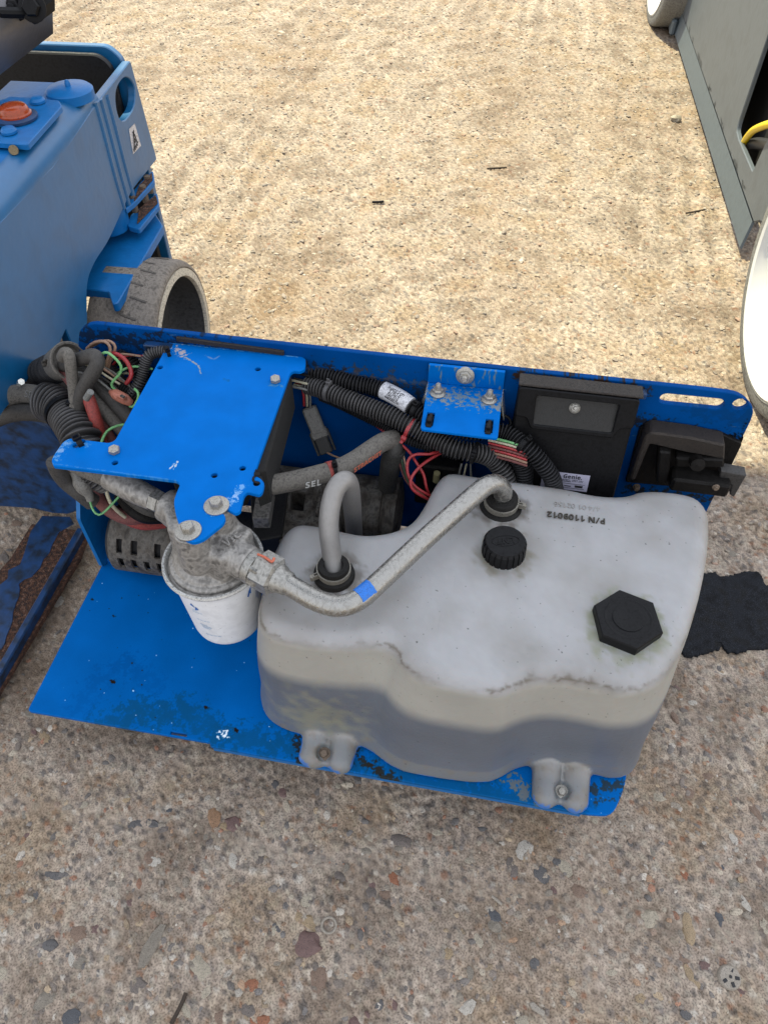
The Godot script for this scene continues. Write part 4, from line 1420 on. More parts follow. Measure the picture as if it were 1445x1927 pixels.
	tube(mk_, [Vector3(0.2637, 0.2335, 0.2699), Vector3(0.2699, 0.2335, 0.2716)], 0.0016, 0.002, 6)
	obj("paint_mark", mk_.mesh(), M.orange_mark, t)


func build_pipes() -> void:
	var t := thing("return_pipe", "bright worn steel pipe running from filter head diagonally across the tank top", "steel pipe", Vector3(0.42, 0.24, 0.23))
	var a := Acc.new()
	var path := [Vector3(0.3109, 0.247, 0.2785), Vector3(0.3259, 0.246, 0.2843), Vector3(0.3439, 0.245, 0.2921), Vector3(0.3629, 0.245, 0.3002), Vector3(0.381, 0.245, 0.3039), Vector3(0.3947, 0.246, 0.3016), Vector3(0.4057, 0.247, 0.2936), Vector3(0.4149, 0.248, 0.2814), Vector3(0.4324, 0.249, 0.2538), Vector3(0.4586, 0.251, 0.2127), Vector3(0.4866, 0.254, 0.1713), Vector3(0.5027, 0.256, 0.1484), Vector3(0.5139, 0.256, 0.1332), Vector3(0.5247, 0.25, 0.1234), Vector3(0.5322, 0.238, 0.1198), Vector3(0.5338, 0.225, 0.1206), Vector3(0.5341, 0.212, 0.1203)]
	tube(a, path, 0.0108, 0.003, 24)
	obj("tube", a.mesh(), M.steel_pipe, t)
	var ax: Vector3 = (path[1] - path[0]).normalized()
	var s := Soup.new()
	var nb := Vector3(0.2992, 0.247, 0.2738)
	faceted(s, [Vector2(0.0, 0.0), Vector2(0.0188, 0.0), Vector2(0.0206, 0.0015), Vector2(0.0206, 0.021), Vector2(0.0165, 0.0235), Vector2(0, 0.0235)], nb, ax, 6, 0.62)
	a = Acc.new()
	a.soup(s, 25)
	lathe(a, [Vector2(0.0155, 0.0235), Vector2(0.015, 0.027), Vector2(0.0128, 0.031), Vector2(0.0125, 0.036), Vector2(0.0112, 0.038)], nb, ax, 30)
	var nut := obj("union_nut", a.mesh(), M.fitting, t)
	var om := Acc.new()
	tube(om, [Vector3(0.3, 0.2645, 0.2703), Vector3(0.3084, 0.265, 0.2732), Vector3(0.3166, 0.2655, 0.2775), Vector3(0.3176, 0.266, 0.2731)], 0.0014, 0.002, 6)
	obj("paint_mark", om.mesh(), M.orange_mark, nut)
	# chip of blue paint that stuck to the bend
	a = Acc.new()
	var q := [Vector3(0.402, 0.2472, 0.2962), Vector3(0.4145, 0.2482, 0.2822)]
	var mid: Vector3 = (q[0] + q[1]) * 0.5
	var px: Vector3 = (q[1] - q[0]).normalized()
	var pu := Vector3.UP
	var base := 0
	var side := px.cross(pu).normalized()
	for i in 9:
		for j in 7:
			var g := lerpf(-0.75, 0.95, j / 6.0) + 0.12 * nz2.get_noise_2d(i * 300.0, j * 100.0)
			var d := side * sin(g) + pu * cos(g)
			var along := (i / 8.0 - 0.5) * (0.023 + 0.012 * nz2.get_noise_2d(j * 200.0, 5.0))
			var bow: Vector3 = path[6].lerp(path[7], i / 8.0 * 0.9)
			a.vert(bow + px * along * 0.15 + d * 0.01125, d)
	for i in 8:
		for j in 6:
			var p := i * 7 + j
			a.tri(p, p + 1, p + 7); a.tri(p + 1, p + 8, p + 7)
	obj("blue_paint_patch", a.mesh(), M.paint_chip, t)
	# grommet and crimped clamp where it enters the tank
	var c := Vector3(0.5331, 0.212, 0.1237)
	a = Acc.new()
	lathe(a, [Vector2(0.0235, -0.003), Vector2(0.0245, 0.001), Vector2(0.0235, 0.005), Vector2(0.0185, 0.0065), Vector2(0.0178, 0.018), Vector2(0.0165, 0.0195), Vector2(0.0105, 0.0195)], c, Vector3.UP, 36)
	obj("grommet", a.mesh(), M.rubber_black, t)
	clamp_part(t, c + Vector3(0, 0.0115, 0), 0.0182, Vector3(1, 0, 0.12))
	t = thing("suction_pipe", "grey steel pipe rising from the tank's left grommet and bending down behind", "steel pipe", Vector3(0.37, 0.21, 0.23))
	a = Acc.new()
	c = Vector3(0.3689, 0.212, 0.2463)
	tube(a, [c + Vector3(0, 0.004, 0)] + [Vector3(0.3641, 0.232, 0.2322), Vector3(0.3598, 0.252, 0.2205), Vector3(0.3588, 0.268, 0.209), Vector3(0.3603, 0.28, 0.1952), Vector3(0.3646, 0.287, 0.1853), Vector3(0.3696, 0.285, 0.1773), Vector3(0.3717, 0.272, 0.1709), Vector3(0.3706, 0.24, 0.1597), Vector3(0.3676, 0.19, 0.1443), Vector3(0.3643, 0.13, 0.1282)], 0.0103, 0.003, 24)
	obj("tube", a.mesh(), M.pipe_dull, t)
	a = Acc.new()
	lathe(a, [Vector2(0.021, -0.003), Vector2(0.022, 0.001), Vector2(0.021, 0.006), Vector2(0.0172, 0.0075), Vector2(0.0165, 0.017), Vector2(0.0155, 0.0185), Vector2(0.01, 0.0185)], c, Vector3.UP, 36)
	obj("grommet", a.mesh(), M.rubber_black, t)
	clamp_part(t, c + Vector3(0, 0.0115, 0), 0.0168, Vector3(-0.8, 0, 0.6))


func clamp_part(t: Node3D, c: Vector3, r: float, ear: Vector3) -> void:
	var a := Acc.new()
	band(a, c, Vector3(0.04, 1, 0.05), r, 0.0068, 0.0011, 36)
	var e := ear.normalized()
	var sd := Vector3.UP.cross(e)
	var s := Soup.new()
	for k in [-1.0, 1.0]:
		box(s, c + e * (r + 0.0035) + sd * 0.0016 * k, Basis(e, Vector3.UP, sd), Vector3(0.007, 0.0066, 0.0009), 0.0002)
	a.soup(s, 30)
	tube(a, [c + e * (r + 0.0075) + Vector3(0, -0.0033, 0), c + e * (r + 0.0075) + Vector3(0, 0.0033, 0)], 0.0024, 0.002, 12)
	obj("ear_clamp", a.mesh(), mat("clamp_steel", lin(0.3, 0.28, 0.24), 0.5, 0.5, "dust", 40.0) if not M.has("clamp_steel") else M.clamp_steel, t)


func build_right_gear() -> void:
	# small blue bracket with its nuts and ties
	var t := thing("small_bracket", "small bright blue folded bracket bolted to the back panel above the loom", "bracket", Vector3(0.475, 0.25, 0.02))
	var by := 0.285
	var s := Soup.new()
	var ho := [Vector2(0.4432, 0.0701), Vector2(0.5086, 0.0702)]
	var holes := []
	for q in ho:
		holes.append(PackedVector2Array([q + Vector2(-0.0042, -0.011), q + Vector2(0.0042, -0.011), q + Vector2(0.0042, 0.011), q + Vector2(-0.0042, 0.011)]))
	plate(s, rounded([Vector2(0.4325, 0.0083), Vector2(0.5194, 0.0068), Vector2(0.5194, 0.0888), Vector2(0.435, 0.088)], [0, 0, 0.004, 0.004]), holes, Vector3(0, by, 0), Vector3.RIGHT, Vector3.BACK, Vector3.UP, 0.003, 0.0005)
	var up := [Vector2(0.433, 0.3129), Vector2(0.5187, 0.3139)]
	var fl := [Vector2(0.4325, 0.0083), Vector2(0.5194, 0.0068)]
	s.quad(Vector3(fl[0].x, by, fl[0].y), Vector3(fl[1].x, by, fl[1].y), Vector3(up[1].x, up[1].y, 0.012), Vector3(up[0].x, up[0].y, 0.012))
	s.quad(Vector3(up[0].x, up[0].y, 0.012), Vector3(up[1].x, up[1].y, 0.012), Vector3(up[1].x, up[1].y, 0.008), Vector3(up[0].x, up[0].y, 0.008))
	mkuv("folded_plate", s, M.bracket_blue, t, Vector3(0.42, 0, 0.0), Vector3(1.0 / 0.12, 0, 0), Vector3(0, 0, 1.0 / 0.1), 25)
	nut_at(t, "stud_nut", Vector3(0.4463, 0.2855, 0.0265), Vector3.UP, 0.0066, 0.009, 0.014)
	nut_at(t, "stud_nut", Vector3(0.5051, 0.2855, 0.0276), Vector3.UP, 0.0066, 0.009, 0.014)
	nut_at(t, "flange_nut", Vector3(0.4748, 0.3045, 0.0125), Vector3(0, 0.25, 1), 0.0074, 0.0105, 0.013)
	s = Soup.new()
	box(s, Vector3(0.4302, 0.27, 0.0148), Basis(Vector3.FORWARD, 0.2), Vector3(0.0016, 0.03, 0.03), 0.0003)
	mk("side_clip", s, M.silver_clip, t)
	s = Soup.new()
	box(s, Vector3(0.5221, 0.27, 0.0114), Basis(Vector3.FORWARD, -0.2), Vector3(0.0016, 0.03, 0.03), 0.0003)
	mk("side_clip", s, M.silver_clip, t)
	for q in [Vector3(0.4431, 0.288, 0.0751), Vector3(0.5082, 0.288, 0.0753)]:
		s = Soup.new()
		box(s, q, Basis(), Vector3(0.0055, 0.005, 0.007), 0.001)
		box(s, q + Vector3(0, -0.004, 0.0), Basis(), Vector3(0.0065, 0.006, 0.018), 0.001)
		box(s, q + Vector3(0.0006, 0.0, -0.007), Basis(), Vector3(0.004, 0.002, 0.007), 0.0005)
		mk("tie_head", s, M.black, t)
	# black electronics box
	t = thing("electronics_box", "black moulded electronics box with a recessed lid fixed to the back panel", "electronics box", Vector3(0.6, 0.16, 0.01))
	s = Soup.new()
	var zt := 0.026
	var k4 := [Vector3(0.536, 0.3103, 0.026), Vector3(0.6664, 0.3116, 0.026)]
	var x0: float = k4[0].x
	var x1: float = k4[1].x
	var yt: float = minf(k4[0].y, k4[1].y)
	var n := Vector3(0, 0.26, 1).normalized()
	var dn := Vector3(0, -1, 0.26).normalized()
	var o := Vector3(x0, yt, zt)
	var W := x1 - x0
	var rec := PackedVector2Array([Vector2(W * 0.155, 0.008), Vector2(W * 0.845, 0.008), Vector2(W * 0.835, 0.044), Vector2(W * 0.165, 0.044)])
	# raised frame over a lower face
	plate(s, rounded([Vector2(0, 0), Vector2(W, 0), Vector2(W, 0.036), Vector2(W * 0.9, 0.036), Vector2(W * 0.85, 0.05), Vector2(W * 0.15, 0.05), Vector2(W * 0.1, 0.036), Vector2(0, 0.036)], 0.004), [rounded(Array(rec), 0.003)], o + n * 0.006, Vector3.RIGHT, dn, n, 0.012, 0.0012)
	box(s, o + Vector3(W / 2, 0.0, 0) + dn * 0.075 - n * 0.02, Basis(Vector3.RIGHT, -dn, n), Vector3(W, 0.15, 0.04), 0.002)
	box(s, Vector3((x0 + x1) / 2, yt - 0.01, 0.016), Basis(), Vector3(W - 0.002, 0.02, 0.018), 0.001)
	mk("case", s, M.black_plastic, t, 25)
	s = Soup.new()
	box(s, Vector3((x0 + x1) / 2 + 0.001, yt + 0.003, 0.02), Basis(), Vector3(W + 0.004, 0.003, 0.02), 0.001)
	mk("top_flange", s, M.grease_rust, t)
	# sloping pocket behind the frame
	s = Soup.new()
	s.quad(o + Vector3(W * 0.155, 0, 0) + dn * 0.02 + n * 0.0005, o + Vector3(W * 0.845, 0, 0) + dn * 0.02 + n * 0.0005, o + Vector3(W * 0.845, 0, 0) + dn * 0.008 - n * 0.0, o + Vector3(W * 0.155, 0, 0) + dn * 0.008)
	s.quad(o + Vector3(W * 0.165, 0, 0) + dn * 0.044 + n * 0.004, o + Vector3(W * 0.835, 0, 0) + dn * 0.044 + n * 0.004, o + Vector3(W * 0.845, 0, 0) + dn * 0.02 + n * 0.0005, o + Vector3(W * 0.155, 0, 0) + dn * 0.02 + n * 0.0005)
	mk("lid_pocket", s, mat("dusty_black", lin(0.011, 0.011, 0.011), 0.6, 0.0, "dust", 15.0, "fine", 15.0, 0.02), t)
	nut_at(t, "lid_stud", o + Vector3(W * 0.49, 0, 0) + dn * 0.02 + n * 0.001, (n + Vector3(0, 0.5, 0)).normalized(), 0.0045, 0.0062, 0.009)
	# rating label
	var lb := [o + Vector3(W * 0.33, 0, 0) + dn * 0.105 + n * 0.0004, o + Vector3(W * 0.75, 0, 0) + dn * 0.105 + n * 0.0004, o + Vector3(W * 0.75, 0, 0) + dn * 0.128 + n * 0.0004, o + Vector3(W * 0.33, 0, 0) + dn * 0.128 + n * 0.0004]
	s = Soup.new()
	s.quad(lb[3], lb[2], lb[1], lb[0])
	var lab := mk("rating_label", s, mat("label_lilac", lin(0.34, 0.33, 0.42), 0.5), t)
	var lw: float = W * 0.42
	text(lab, "maker_name", "Genie.", 0.0054, o + Vector3(W * 0.6, 0, 0) + dn * 0.1095 + n * 0.0008, Vector3.RIGHT, -dn, M.ink, 0.0002, "Droid Sans", true)
	text(lab, "small_print", "CONTROL UNIT 24V", 0.0022, o + Vector3(W * 0.59, 0, 0) + dn * 0.1145 + n * 0.0008, Vector3.RIGHT, -dn, M.ink, 0.0002)
	s = Soup.new()
	for q in [[0.53, 0.1165, 0.12, 0.0006], [0.62, 0.119, 0.2, 0.0005], [0.62, 0.125, 0.2, 0.0005], [0.67, 0.122, 0.07, 0.003], [0.57, 0.1225, 0.06, 0.0012], [0.48, 0.121, 0.03, 0.004]]:
		box(s, o + Vector3(W * q[0], 0, 0) + dn * q[1] + n * 0.0006, Basis(Vector3.RIGHT, -dn, n), Vector3(W * q[2], q[3], 0.0003), 0.00005)
	mk("diagram", s, M.ink, lab)
	# latch at the panel's end
	t = thing("slide_latch", "black greasy slide latch bolted to the right end of the back panel", "latch", Vector3(0.74, 0.22, 0.02))
	s = Soup.new()
	plate(s, rounded([Vector2(0.681, 0.2535), Vector2(0.6894, 0.2606), Vector2(0.7676, 0.2598), Vector2(0.7974, 0.2478), Vector2(0.7977, 0.2047), Vector2(0.7995, 0.1673), Vector2(0.6864, 0.1619)], 0.004), [], Vector3(0, 0, 0.011), Vector3.RIGHT, Vector3.UP, Vector3.BACK, 0.005, 0.001)
	mk("base_plate", s, M.grease, t)
	s = Soup.new()
	var zf := 0.03
	plate(s, rounded([Vector2(0.6848, 0.2585), Vector2(0.69, 0.266), Vector2(0.7339, 0.2648), Vector2(0.7725, 0.2595), Vector2(0.7794, 0.2352), Vector2(0.7683, 0.2385), Vector2(0.735, 0.2414), Vector2(0.6929, 0.248), Vector2(0.6914, 0.186), Vector2(0.685, 0.1867)], 0.003), [], Vector3(0, 0, zf), Vector3.RIGHT, Vector3.UP, Vector3.BACK, 0.022, 0.002)
	mk("upper_guide", s, M.grease_rust, t)
	s = Soup.new()
	plate(s, rounded([Vector2(0.7252, 0.2351), Vector2(0.7771, 0.2406), Vector2(0.7812, 0.2282), Vector2(0.7295, 0.22)], 0.003), [], Vector3(0, 0, 0.034), Vector3.RIGHT, Vector3.UP, Vector3.BACK, 0.02, 0.002)
	plate(s, rounded([Vector2(0.7043, 0.2439), Vector2(0.7172, 0.2443), Vector2(0.7279, 0.1926), Vector2(0.7143, 0.1928)], 0.003), [], Vector3(0, 0, 0.036), Vector3.RIGHT, Vector3.UP, Vector3.BACK, 0.024, 0.002)
	mk("guide_block", s, M.grease, t)
	s = Soup.new()
	var bar := [Vector3(0.729, 0.2154, 0.034), Vector3(0.7873, 0.215, 0.034), Vector3(0.7914, 0.19, 0.034), Vector3(0.7322, 0.1912, 0.034)]
	var bc: Vector3 = (bar[0] + bar[1] + bar[2] + bar[3]) * 0.25
	var bx: Vector3 = (bar[1] - bar[0]).normalized()
	box(s, bc + Vector3(0.001, 0, 0), Basis(bx, bx.cross(Vector3.FORWARD) * -1.0, Vector3.BACK), Vector3(0.066, 0.021, 0.026), 0.003)
	mk("slide_bar", s, M.grease, t)
	s = Soup.new()
	plate(s, rounded([Vector2(0.7792, 0.2234), Vector2(0.8085, 0.2206), Vector2(0.8072, 0.1825), Vector2(0.8012, 0.1861), Vector2(0.7978, 0.2033), Vector2(0.7822, 0.2068)], 0.001), [], Vector3(0, 0, 0.034), Vector3.RIGHT, Vector3.UP, Vector3.BACK, 0.014, 0.001)
	mk("end_stop", s, mat("stop_steel", lin(0.045, 0.043, 0.042), 0.6, 0.2, "dust", 20.0), t)
	var a := Acc.new()
	lathe(a, [Vector2(0, 0.0), Vector2(0.008, 0.0), Vector2(0.008, 0.012), Vector2(0.0, 0.013)], Vector3(0.7476, 0.2355, 0.034), Vector3(0, 0.3, 1), 18)
	obj("pin", a.mesh(), M.grease, t)
	bolt_at(t, "round_bolt", Vector3(0.6961, 0.2539, 0.0125), Vector3.BACK, 0.0035, 0.0052, 0.003)
	bolt_at(t, "lower_bolt", Vector3(0.7006, 0.1593, 0.0125), Vector3.BACK, 0.0035, 0.0045, 0.006, 0.0, "rusty_bolt")
	bolt_at(t, "lower_bolt", Vector3(0.7751, 0.2127, 0.05), Vector3.BACK, 0.003, 0.004, 0.004, 0.0, "rusty_bolt")


func build_loom() -> void:
	var cg := "ribbed black conduits of the loom"
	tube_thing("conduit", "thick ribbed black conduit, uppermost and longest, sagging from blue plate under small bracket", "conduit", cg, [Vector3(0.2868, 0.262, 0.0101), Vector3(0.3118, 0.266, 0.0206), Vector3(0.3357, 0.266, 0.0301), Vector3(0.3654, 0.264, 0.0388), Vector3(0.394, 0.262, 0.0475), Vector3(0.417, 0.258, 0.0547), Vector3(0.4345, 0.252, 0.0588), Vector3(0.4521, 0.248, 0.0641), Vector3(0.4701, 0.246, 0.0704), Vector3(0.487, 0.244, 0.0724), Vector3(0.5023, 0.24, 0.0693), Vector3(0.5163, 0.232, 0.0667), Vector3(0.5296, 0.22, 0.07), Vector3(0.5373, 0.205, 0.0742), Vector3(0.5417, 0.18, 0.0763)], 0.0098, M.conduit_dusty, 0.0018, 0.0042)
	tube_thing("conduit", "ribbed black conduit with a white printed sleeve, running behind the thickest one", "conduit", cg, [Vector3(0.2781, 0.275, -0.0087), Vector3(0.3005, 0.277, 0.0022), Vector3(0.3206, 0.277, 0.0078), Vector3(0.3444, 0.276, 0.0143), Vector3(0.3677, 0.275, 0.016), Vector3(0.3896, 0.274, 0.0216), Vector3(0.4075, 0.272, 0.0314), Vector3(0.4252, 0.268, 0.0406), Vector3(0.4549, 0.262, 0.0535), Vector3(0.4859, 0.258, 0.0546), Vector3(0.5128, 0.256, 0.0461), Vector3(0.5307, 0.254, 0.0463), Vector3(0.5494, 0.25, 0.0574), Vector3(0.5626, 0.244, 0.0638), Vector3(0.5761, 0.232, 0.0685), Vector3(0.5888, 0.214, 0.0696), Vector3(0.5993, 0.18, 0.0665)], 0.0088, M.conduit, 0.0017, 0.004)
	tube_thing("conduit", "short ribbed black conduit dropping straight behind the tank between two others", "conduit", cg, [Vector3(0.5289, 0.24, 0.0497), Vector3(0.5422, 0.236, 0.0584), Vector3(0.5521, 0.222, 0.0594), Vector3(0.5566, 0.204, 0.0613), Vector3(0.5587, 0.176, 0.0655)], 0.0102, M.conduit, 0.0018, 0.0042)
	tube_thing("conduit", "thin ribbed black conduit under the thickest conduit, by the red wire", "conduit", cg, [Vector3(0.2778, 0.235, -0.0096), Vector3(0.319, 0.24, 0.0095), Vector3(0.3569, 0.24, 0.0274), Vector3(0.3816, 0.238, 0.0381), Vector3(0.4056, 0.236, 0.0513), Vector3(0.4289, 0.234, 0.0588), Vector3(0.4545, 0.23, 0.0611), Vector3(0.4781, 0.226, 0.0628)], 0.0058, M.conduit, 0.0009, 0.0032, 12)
	# printed sleeve on the second conduit
	var t := thing("printed_sleeve", "white printed paper sleeve wrapped round a ribbed conduit", "cable label", Vector3(0.4001, 0.274, 0.0284))
	var a := Acc.new()
	var sp := [Vector3(0.3821, 0.2745, 0.0187), Vector3(0.3946, 0.2745, 0.0252), Vector3(0.4063, 0.274, 0.0321), Vector3(0.4159, 0.272, 0.0375)]
	tube(a, sp, 0.0106, 0.003, 24)
	obj("paper", a.mesh(), M.white_label, t)
	var sx: Vector3 = (sp[3] - sp[0]).normalized()
	var vw: Vector3 = (Vector3(0.4996, 0.8563, 0.6923) - sp[1]).normalized()
	var sn := (vw - sx * vw.dot(sx)).normalized()
	var su := sx.cross(sn) * -1.0
	for k in 4:
		var g := [0.55, 0.15, -0.25, -0.6][k] as float
		var nn := (sn * cos(g) + sn.cross(sx) * sin(g)).normalized()
		text(t, "print_line", ["Sumi Sen", "37824", "041324", "44000018"][k], [0.0042, 0.0046, 0.0036, 0.0034][k], (sp[1] as Vector3).lerp(sp[2], 0.4) + nn * 0.0109, sx, nn.cross(sx), M.ink, 0.0002)
	zip_tie("cable_tie", "red cable tie round the thick ribbed conduits", Vector3(0.4186, 0.254, 0.0565), (Vector3(0.4345, 0.252, 0.0588) - Vector3(0.4051, 0.26, 0.0507)), 0.0118, Vector3(-0.3, -0.4, 1), "red_wire")
	zip_tie("cable_tie", "black cable tie on thick conduit near the blue plate's corner", Vector3(0.3174, 0.266, 0.0225), (Vector3(0.3357, 0.266, 0.0301) - Vector3(0.3031, 0.265, 0.0169)), 0.0112, Vector3(0.3, 1, 0.1), "conduit_dusty")
	zip_tie("cable_tie", "black cable tie where conduits meet below the small bracket", Vector3(0.4968, 0.242, 0.0713), Vector3(1, -0.1, 0.2), 0.0118, Vector3(0, 0.6, 1), "black")
	zip_tie("cable_tie", "black cable tie at the left end of small bracket's conduits", Vector3(0.4232, 0.268, 0.04), Vector3(1, -0.1, 0.5), 0.0102, Vector3(0, 1, 0.2), "black")
	zip_tie("cable_tie", "black cable tie on the right conduit beside the black box", Vector3(0.5507, 0.25, 0.0581), Vector3(0.8, -0.3, 0.6), 0.0104, Vector3(0.2, 1, 0), "black")
	zip_tie("cable_tie", "black cable tie through the hole at blue plate's top right tab", Vector3(0.2851, 0.296, 0.0128), Vector3(0.2, 1, 0.2), 0.0042, Vector3(-0.2, 0.1, 0.4), "black")
	zip_tie("cable_tie", "black cable tie through the hole at blue plate's top left corner", Vector3(0.126, 0.302, 0.0256), Vector3(1, 0.1, -0.6), 0.0062, Vector3(0.3, 1, 0.6), "black")
	zip_tie("cable_tie", "black cable tie through the hole at the blue plate's lower right tab", Vector3(0.2849, 0.298, 0.204), Vector3(0.3, 1, 0.0), 0.0042, Vector3(-0.1, 0.1, -0.4), "black")
	zip_tie("cable_tie", "black cable tie in the slot of the blue plate's left arm", Vector3(0.0868, 0.301, 0.1845), Vector3(1, 0.2, -0.9), 0.0065, Vector3(0.0, 1, 0.3), "black", "cable ties on the tray", 0.006)
	zip_tie("cable_tie", "black cable tie holding the grey lettered hose to the steel pipe", Vector3(0.3466, 0.245, 0.1272), Vector3(1, 0.1, -0.35), 0.0105, Vector3(0.3, 1, 0.2), "black")
	# grey connector and its leads
	t = thing("wire_connector", "dusty grey two-part plug hanging from the loom on thin wires", "connector", Vector3(0.2975, 0.2, 0.0179))
	var ca := [Vector3(0.2873, 0.23, 0.0143), Vector3(0.3016, 0.2, 0.027), Vector3(0.3058, 0.192, 0.0325), Vector3(0.3145, 0.178, 0.0416)]
	var dirv: Vector3 = (ca[3] - ca[0]).normalized()
	var cb := Basis()
	var cz: Vector3 = (vw - dirv * vw.dot(dirv)).normalized()
	cb = Basis(dirv.cross(cz) * -1.0, dirv, cz)
	cb.x = cb.y.cross(cb.z)
	var s := Soup.new()
	box(s, ca[0].lerp(ca[1], 0.5), cb, Vector3(0.0185, ca[0].distance_to(ca[1]), 0.013), 0.002)
	box(s, ca[1], cb, Vector3(0.0205, 0.012, 0.0145), 0.0015)
	mk("socket", s, M.grey_plastic, t)
	s = Soup.new()
	box(s, (ca[1] as Vector3).lerp(ca[3], 0.5), cb, Vector3(0.017, 0.024, 0.011), 0.0015)
	box(s, (ca[1] as Vector3).lerp(ca[3], 0.4) + cb.x * 0.011, cb, Vector3(0.003, 0.03, 0.006), 0.0008)
	box(s, (ca[1] as Vector3).lerp(ca[3], 0.4) - cb.x * 0.011, cb, Vector3(0.003, 0.03, 0.006), 0.0008)
	mk("plug", s, mat("plug_dark", lin(0.03, 0.029, 0.028), 0.6, 0.0, "dust", 30.0), t)
	for k in 3:
		tube_part("lead", t, [Vector3(0.2792, 0.262, 0.0114) + Vector3(0.003 * k, 0, 0), Vector3(0.2823, 0.25, 0.0145) + Vector3(0.004 * k, 0, 0), Vector3(0.2856, 0.232, 0.0149) + Vector3(0.004 * (k - 1), 0, 0)], 0.0016, M[["red_wire", "pale_wire", "grey_wire"][k]], 7)
		tube_part("lead", t, [Vector3(0.3145, 0.178, 0.0387), Vector3(0.3335, 0.18, 0.047), Vector3(0.3504, 0.19, 0.0485), Vector3(0.3703, 0.21, 0.0421), Vector3(0.3875, 0.225, 0.039)] .map(func(p): return p + Vector3(0, 0.0025 * k, 0.002 * k)), 0.0013, M[["red_wire", "green_wire", "tan_wire"][k]], 6)
	# bare wires that cross to the plate's right edge
	var wg := "thin wires of the loom"
	for k in 6:
		tube_thing("wire", ["red wire", "white wire", "grey wire", "dark wire", "pale wire", "black wire"][k] + " of the bare bundle between blue plate and conduit end", "wire", wg, [Vector3(0.2713, 0.268, 0.0141), Vector3(0.2808, 0.268, 0.0155), Vector3(0.291, 0.266, 0.0153)].map(func(p): return p + Vector3(0.0, 0.0032 * (k - 2.5), 0.0035 * ((k * 7) % 5 - 2))), 0.0016, M[["red_wire", "pale_wire", "grey_wire", "hose_dark", "pale_wire", "black"][k]], 0.0, 0.003, 7)
	tube_thing("wire", "long red wire leaving the conduits and falling in a curve behind the tank", "wire", wg, [Vector3(0.3511, 0.235, 0.015), Vector3(0.3757, 0.235, 0.0377), Vector3(0.4015, 0.235, 0.0573), Vector3(0.4198, 0.23, 0.0688), Vector3(0.4327, 0.225, 0.0836), Vector3(0.4414, 0.215, 0.0898), Vector3(0.4469, 0.2, 0.0979), Vector3(0.4532, 0.18, 0.0958)], 0.0017, M.red_wire, 0.0, 0.003, 8)
	tube_thing("wire", "red wire loop, outer, beside the tank's rear corner", "wire", wg, [Vector3(0.4588, 0.23, 0.0604), Vector3(0.446, 0.235, 0.0747), Vector3(0.4298, 0.235, 0.0784), Vector3(0.4221, 0.23, 0.0843), Vector3(0.4234, 0.22, 0.0951), Vector3(0.4316, 0.21, 0.103), Vector3(0.446, 0.2, 0.1049), Vector3(0.4595, 0.185, 0.0966)], 0.0018, M.red_wire, 0.0, 0.003, 8)
	tube_thing("wire", "red wire loop, inner, crossing the other red wires", "wire", wg, [Vector3(0.4626, 0.228, 0.0595), Vector3(0.4483, 0.23, 0.0763), Vector3(0.4357, 0.228, 0.0921), Vector3(0.4287, 0.222, 0.1063), Vector3(0.4316, 0.212, 0.1116), Vector3(0.4436, 0.2, 0.1103), Vector3(0.4589, 0.18, 0.1)], 0.0018, M.red_wire, 0.0, 0.003, 8)
	for k in 3:
		tube_thing("wire", ["dark red wire", "dark green wire", "brown wire"][k] + " falling straight behind the red loops", "wire", wg, [Vector3(0.4035, 0.225, 0.0575), Vector3(0.4085, 0.215, 0.0682), Vector3(0.4135, 0.2, 0.074), Vector3(0.4224, 0.185, 0.0795), Vector3(0.4443, 0.165, 0.0822)].map(func(p): return p + Vector3(0.004 * k, 0, 0.002 * k)), 0.0014, [M.red_dusty, mat("dark_green", lin(0.03, 0.06, 0.03), 0.5), M.tan_wire][k], 0.0, 0.003, 7)
	for k in 7:
		tube_thing("wire", ["pale green wire", "white wire", "red wire", "dark red wire", "red wire with dirt", "pink wire", "dusty red wire"][k] + " in the bare bunch right of the small bracket", "wire", wg, [Vector3(0.5099, 0.25, 0.0563), Vector3(0.5234, 0.252, 0.0605), Vector3(0.5369, 0.252, 0.0634), Vector3(0.5543, 0.248, 0.0641)].map(func(p): return p + Vector3(0.0005 * k, -0.0026 * (k - 1), 0.0022 * (k - 1))), 0.0015, M[["green_wire", "pale_wire", "red_wire", "red_dusty", "red_wire", "tan_wire", "red_dusty"][k]], 0.0, 0.003, 7)
	for k in 3:
		tube_thing("wire", ["grey wire, left,", "white wire, middle,", "pale wire, right,"][k] + " standing up behind the tank below conduits", "wire", wg, [[Vector3(0.4831, 0.2, 0.0495), Vector3(0.4814, 0.19, 0.0564), Vector3(0.4832, 0.17, 0.0596)], [Vector3(0.4888, 0.2, 0.0486), Vector3(0.4875, 0.19, 0.0535), Vector3(0.4864, 0.17, 0.0591)], [Vector3(0.4933, 0.2, 0.0487), Vector3(0.4953, 0.19, 0.054), Vector3(0.4967, 0.17, 0.0573)]][k], 0.0014, M[["grey_wire", "pale_wire", "grey_wire"][k]], 0.0, 0.003, 7)
	tube_thing("wire", "black wire loop right of the small bracket", "wire", wg, [Vector3(0.5183, 0.262, 0.0226), Vector3(0.5292, 0.26, 0.0249), Vector3(0.5337, 0.256, 0.0308), Vector3(0.528, 0.25, 0.0353)], 0.002, M.black, 0.0, 0.003, 8)
	# lettered hose between plate and back fitting
	t = thing("lettered_hose", "grey dusty rubber hose with white and orange lettering from blue plate to the back fitting", "hose", Vector3(0.3294, 0.24, 0.1386))
	a = Acc.new()
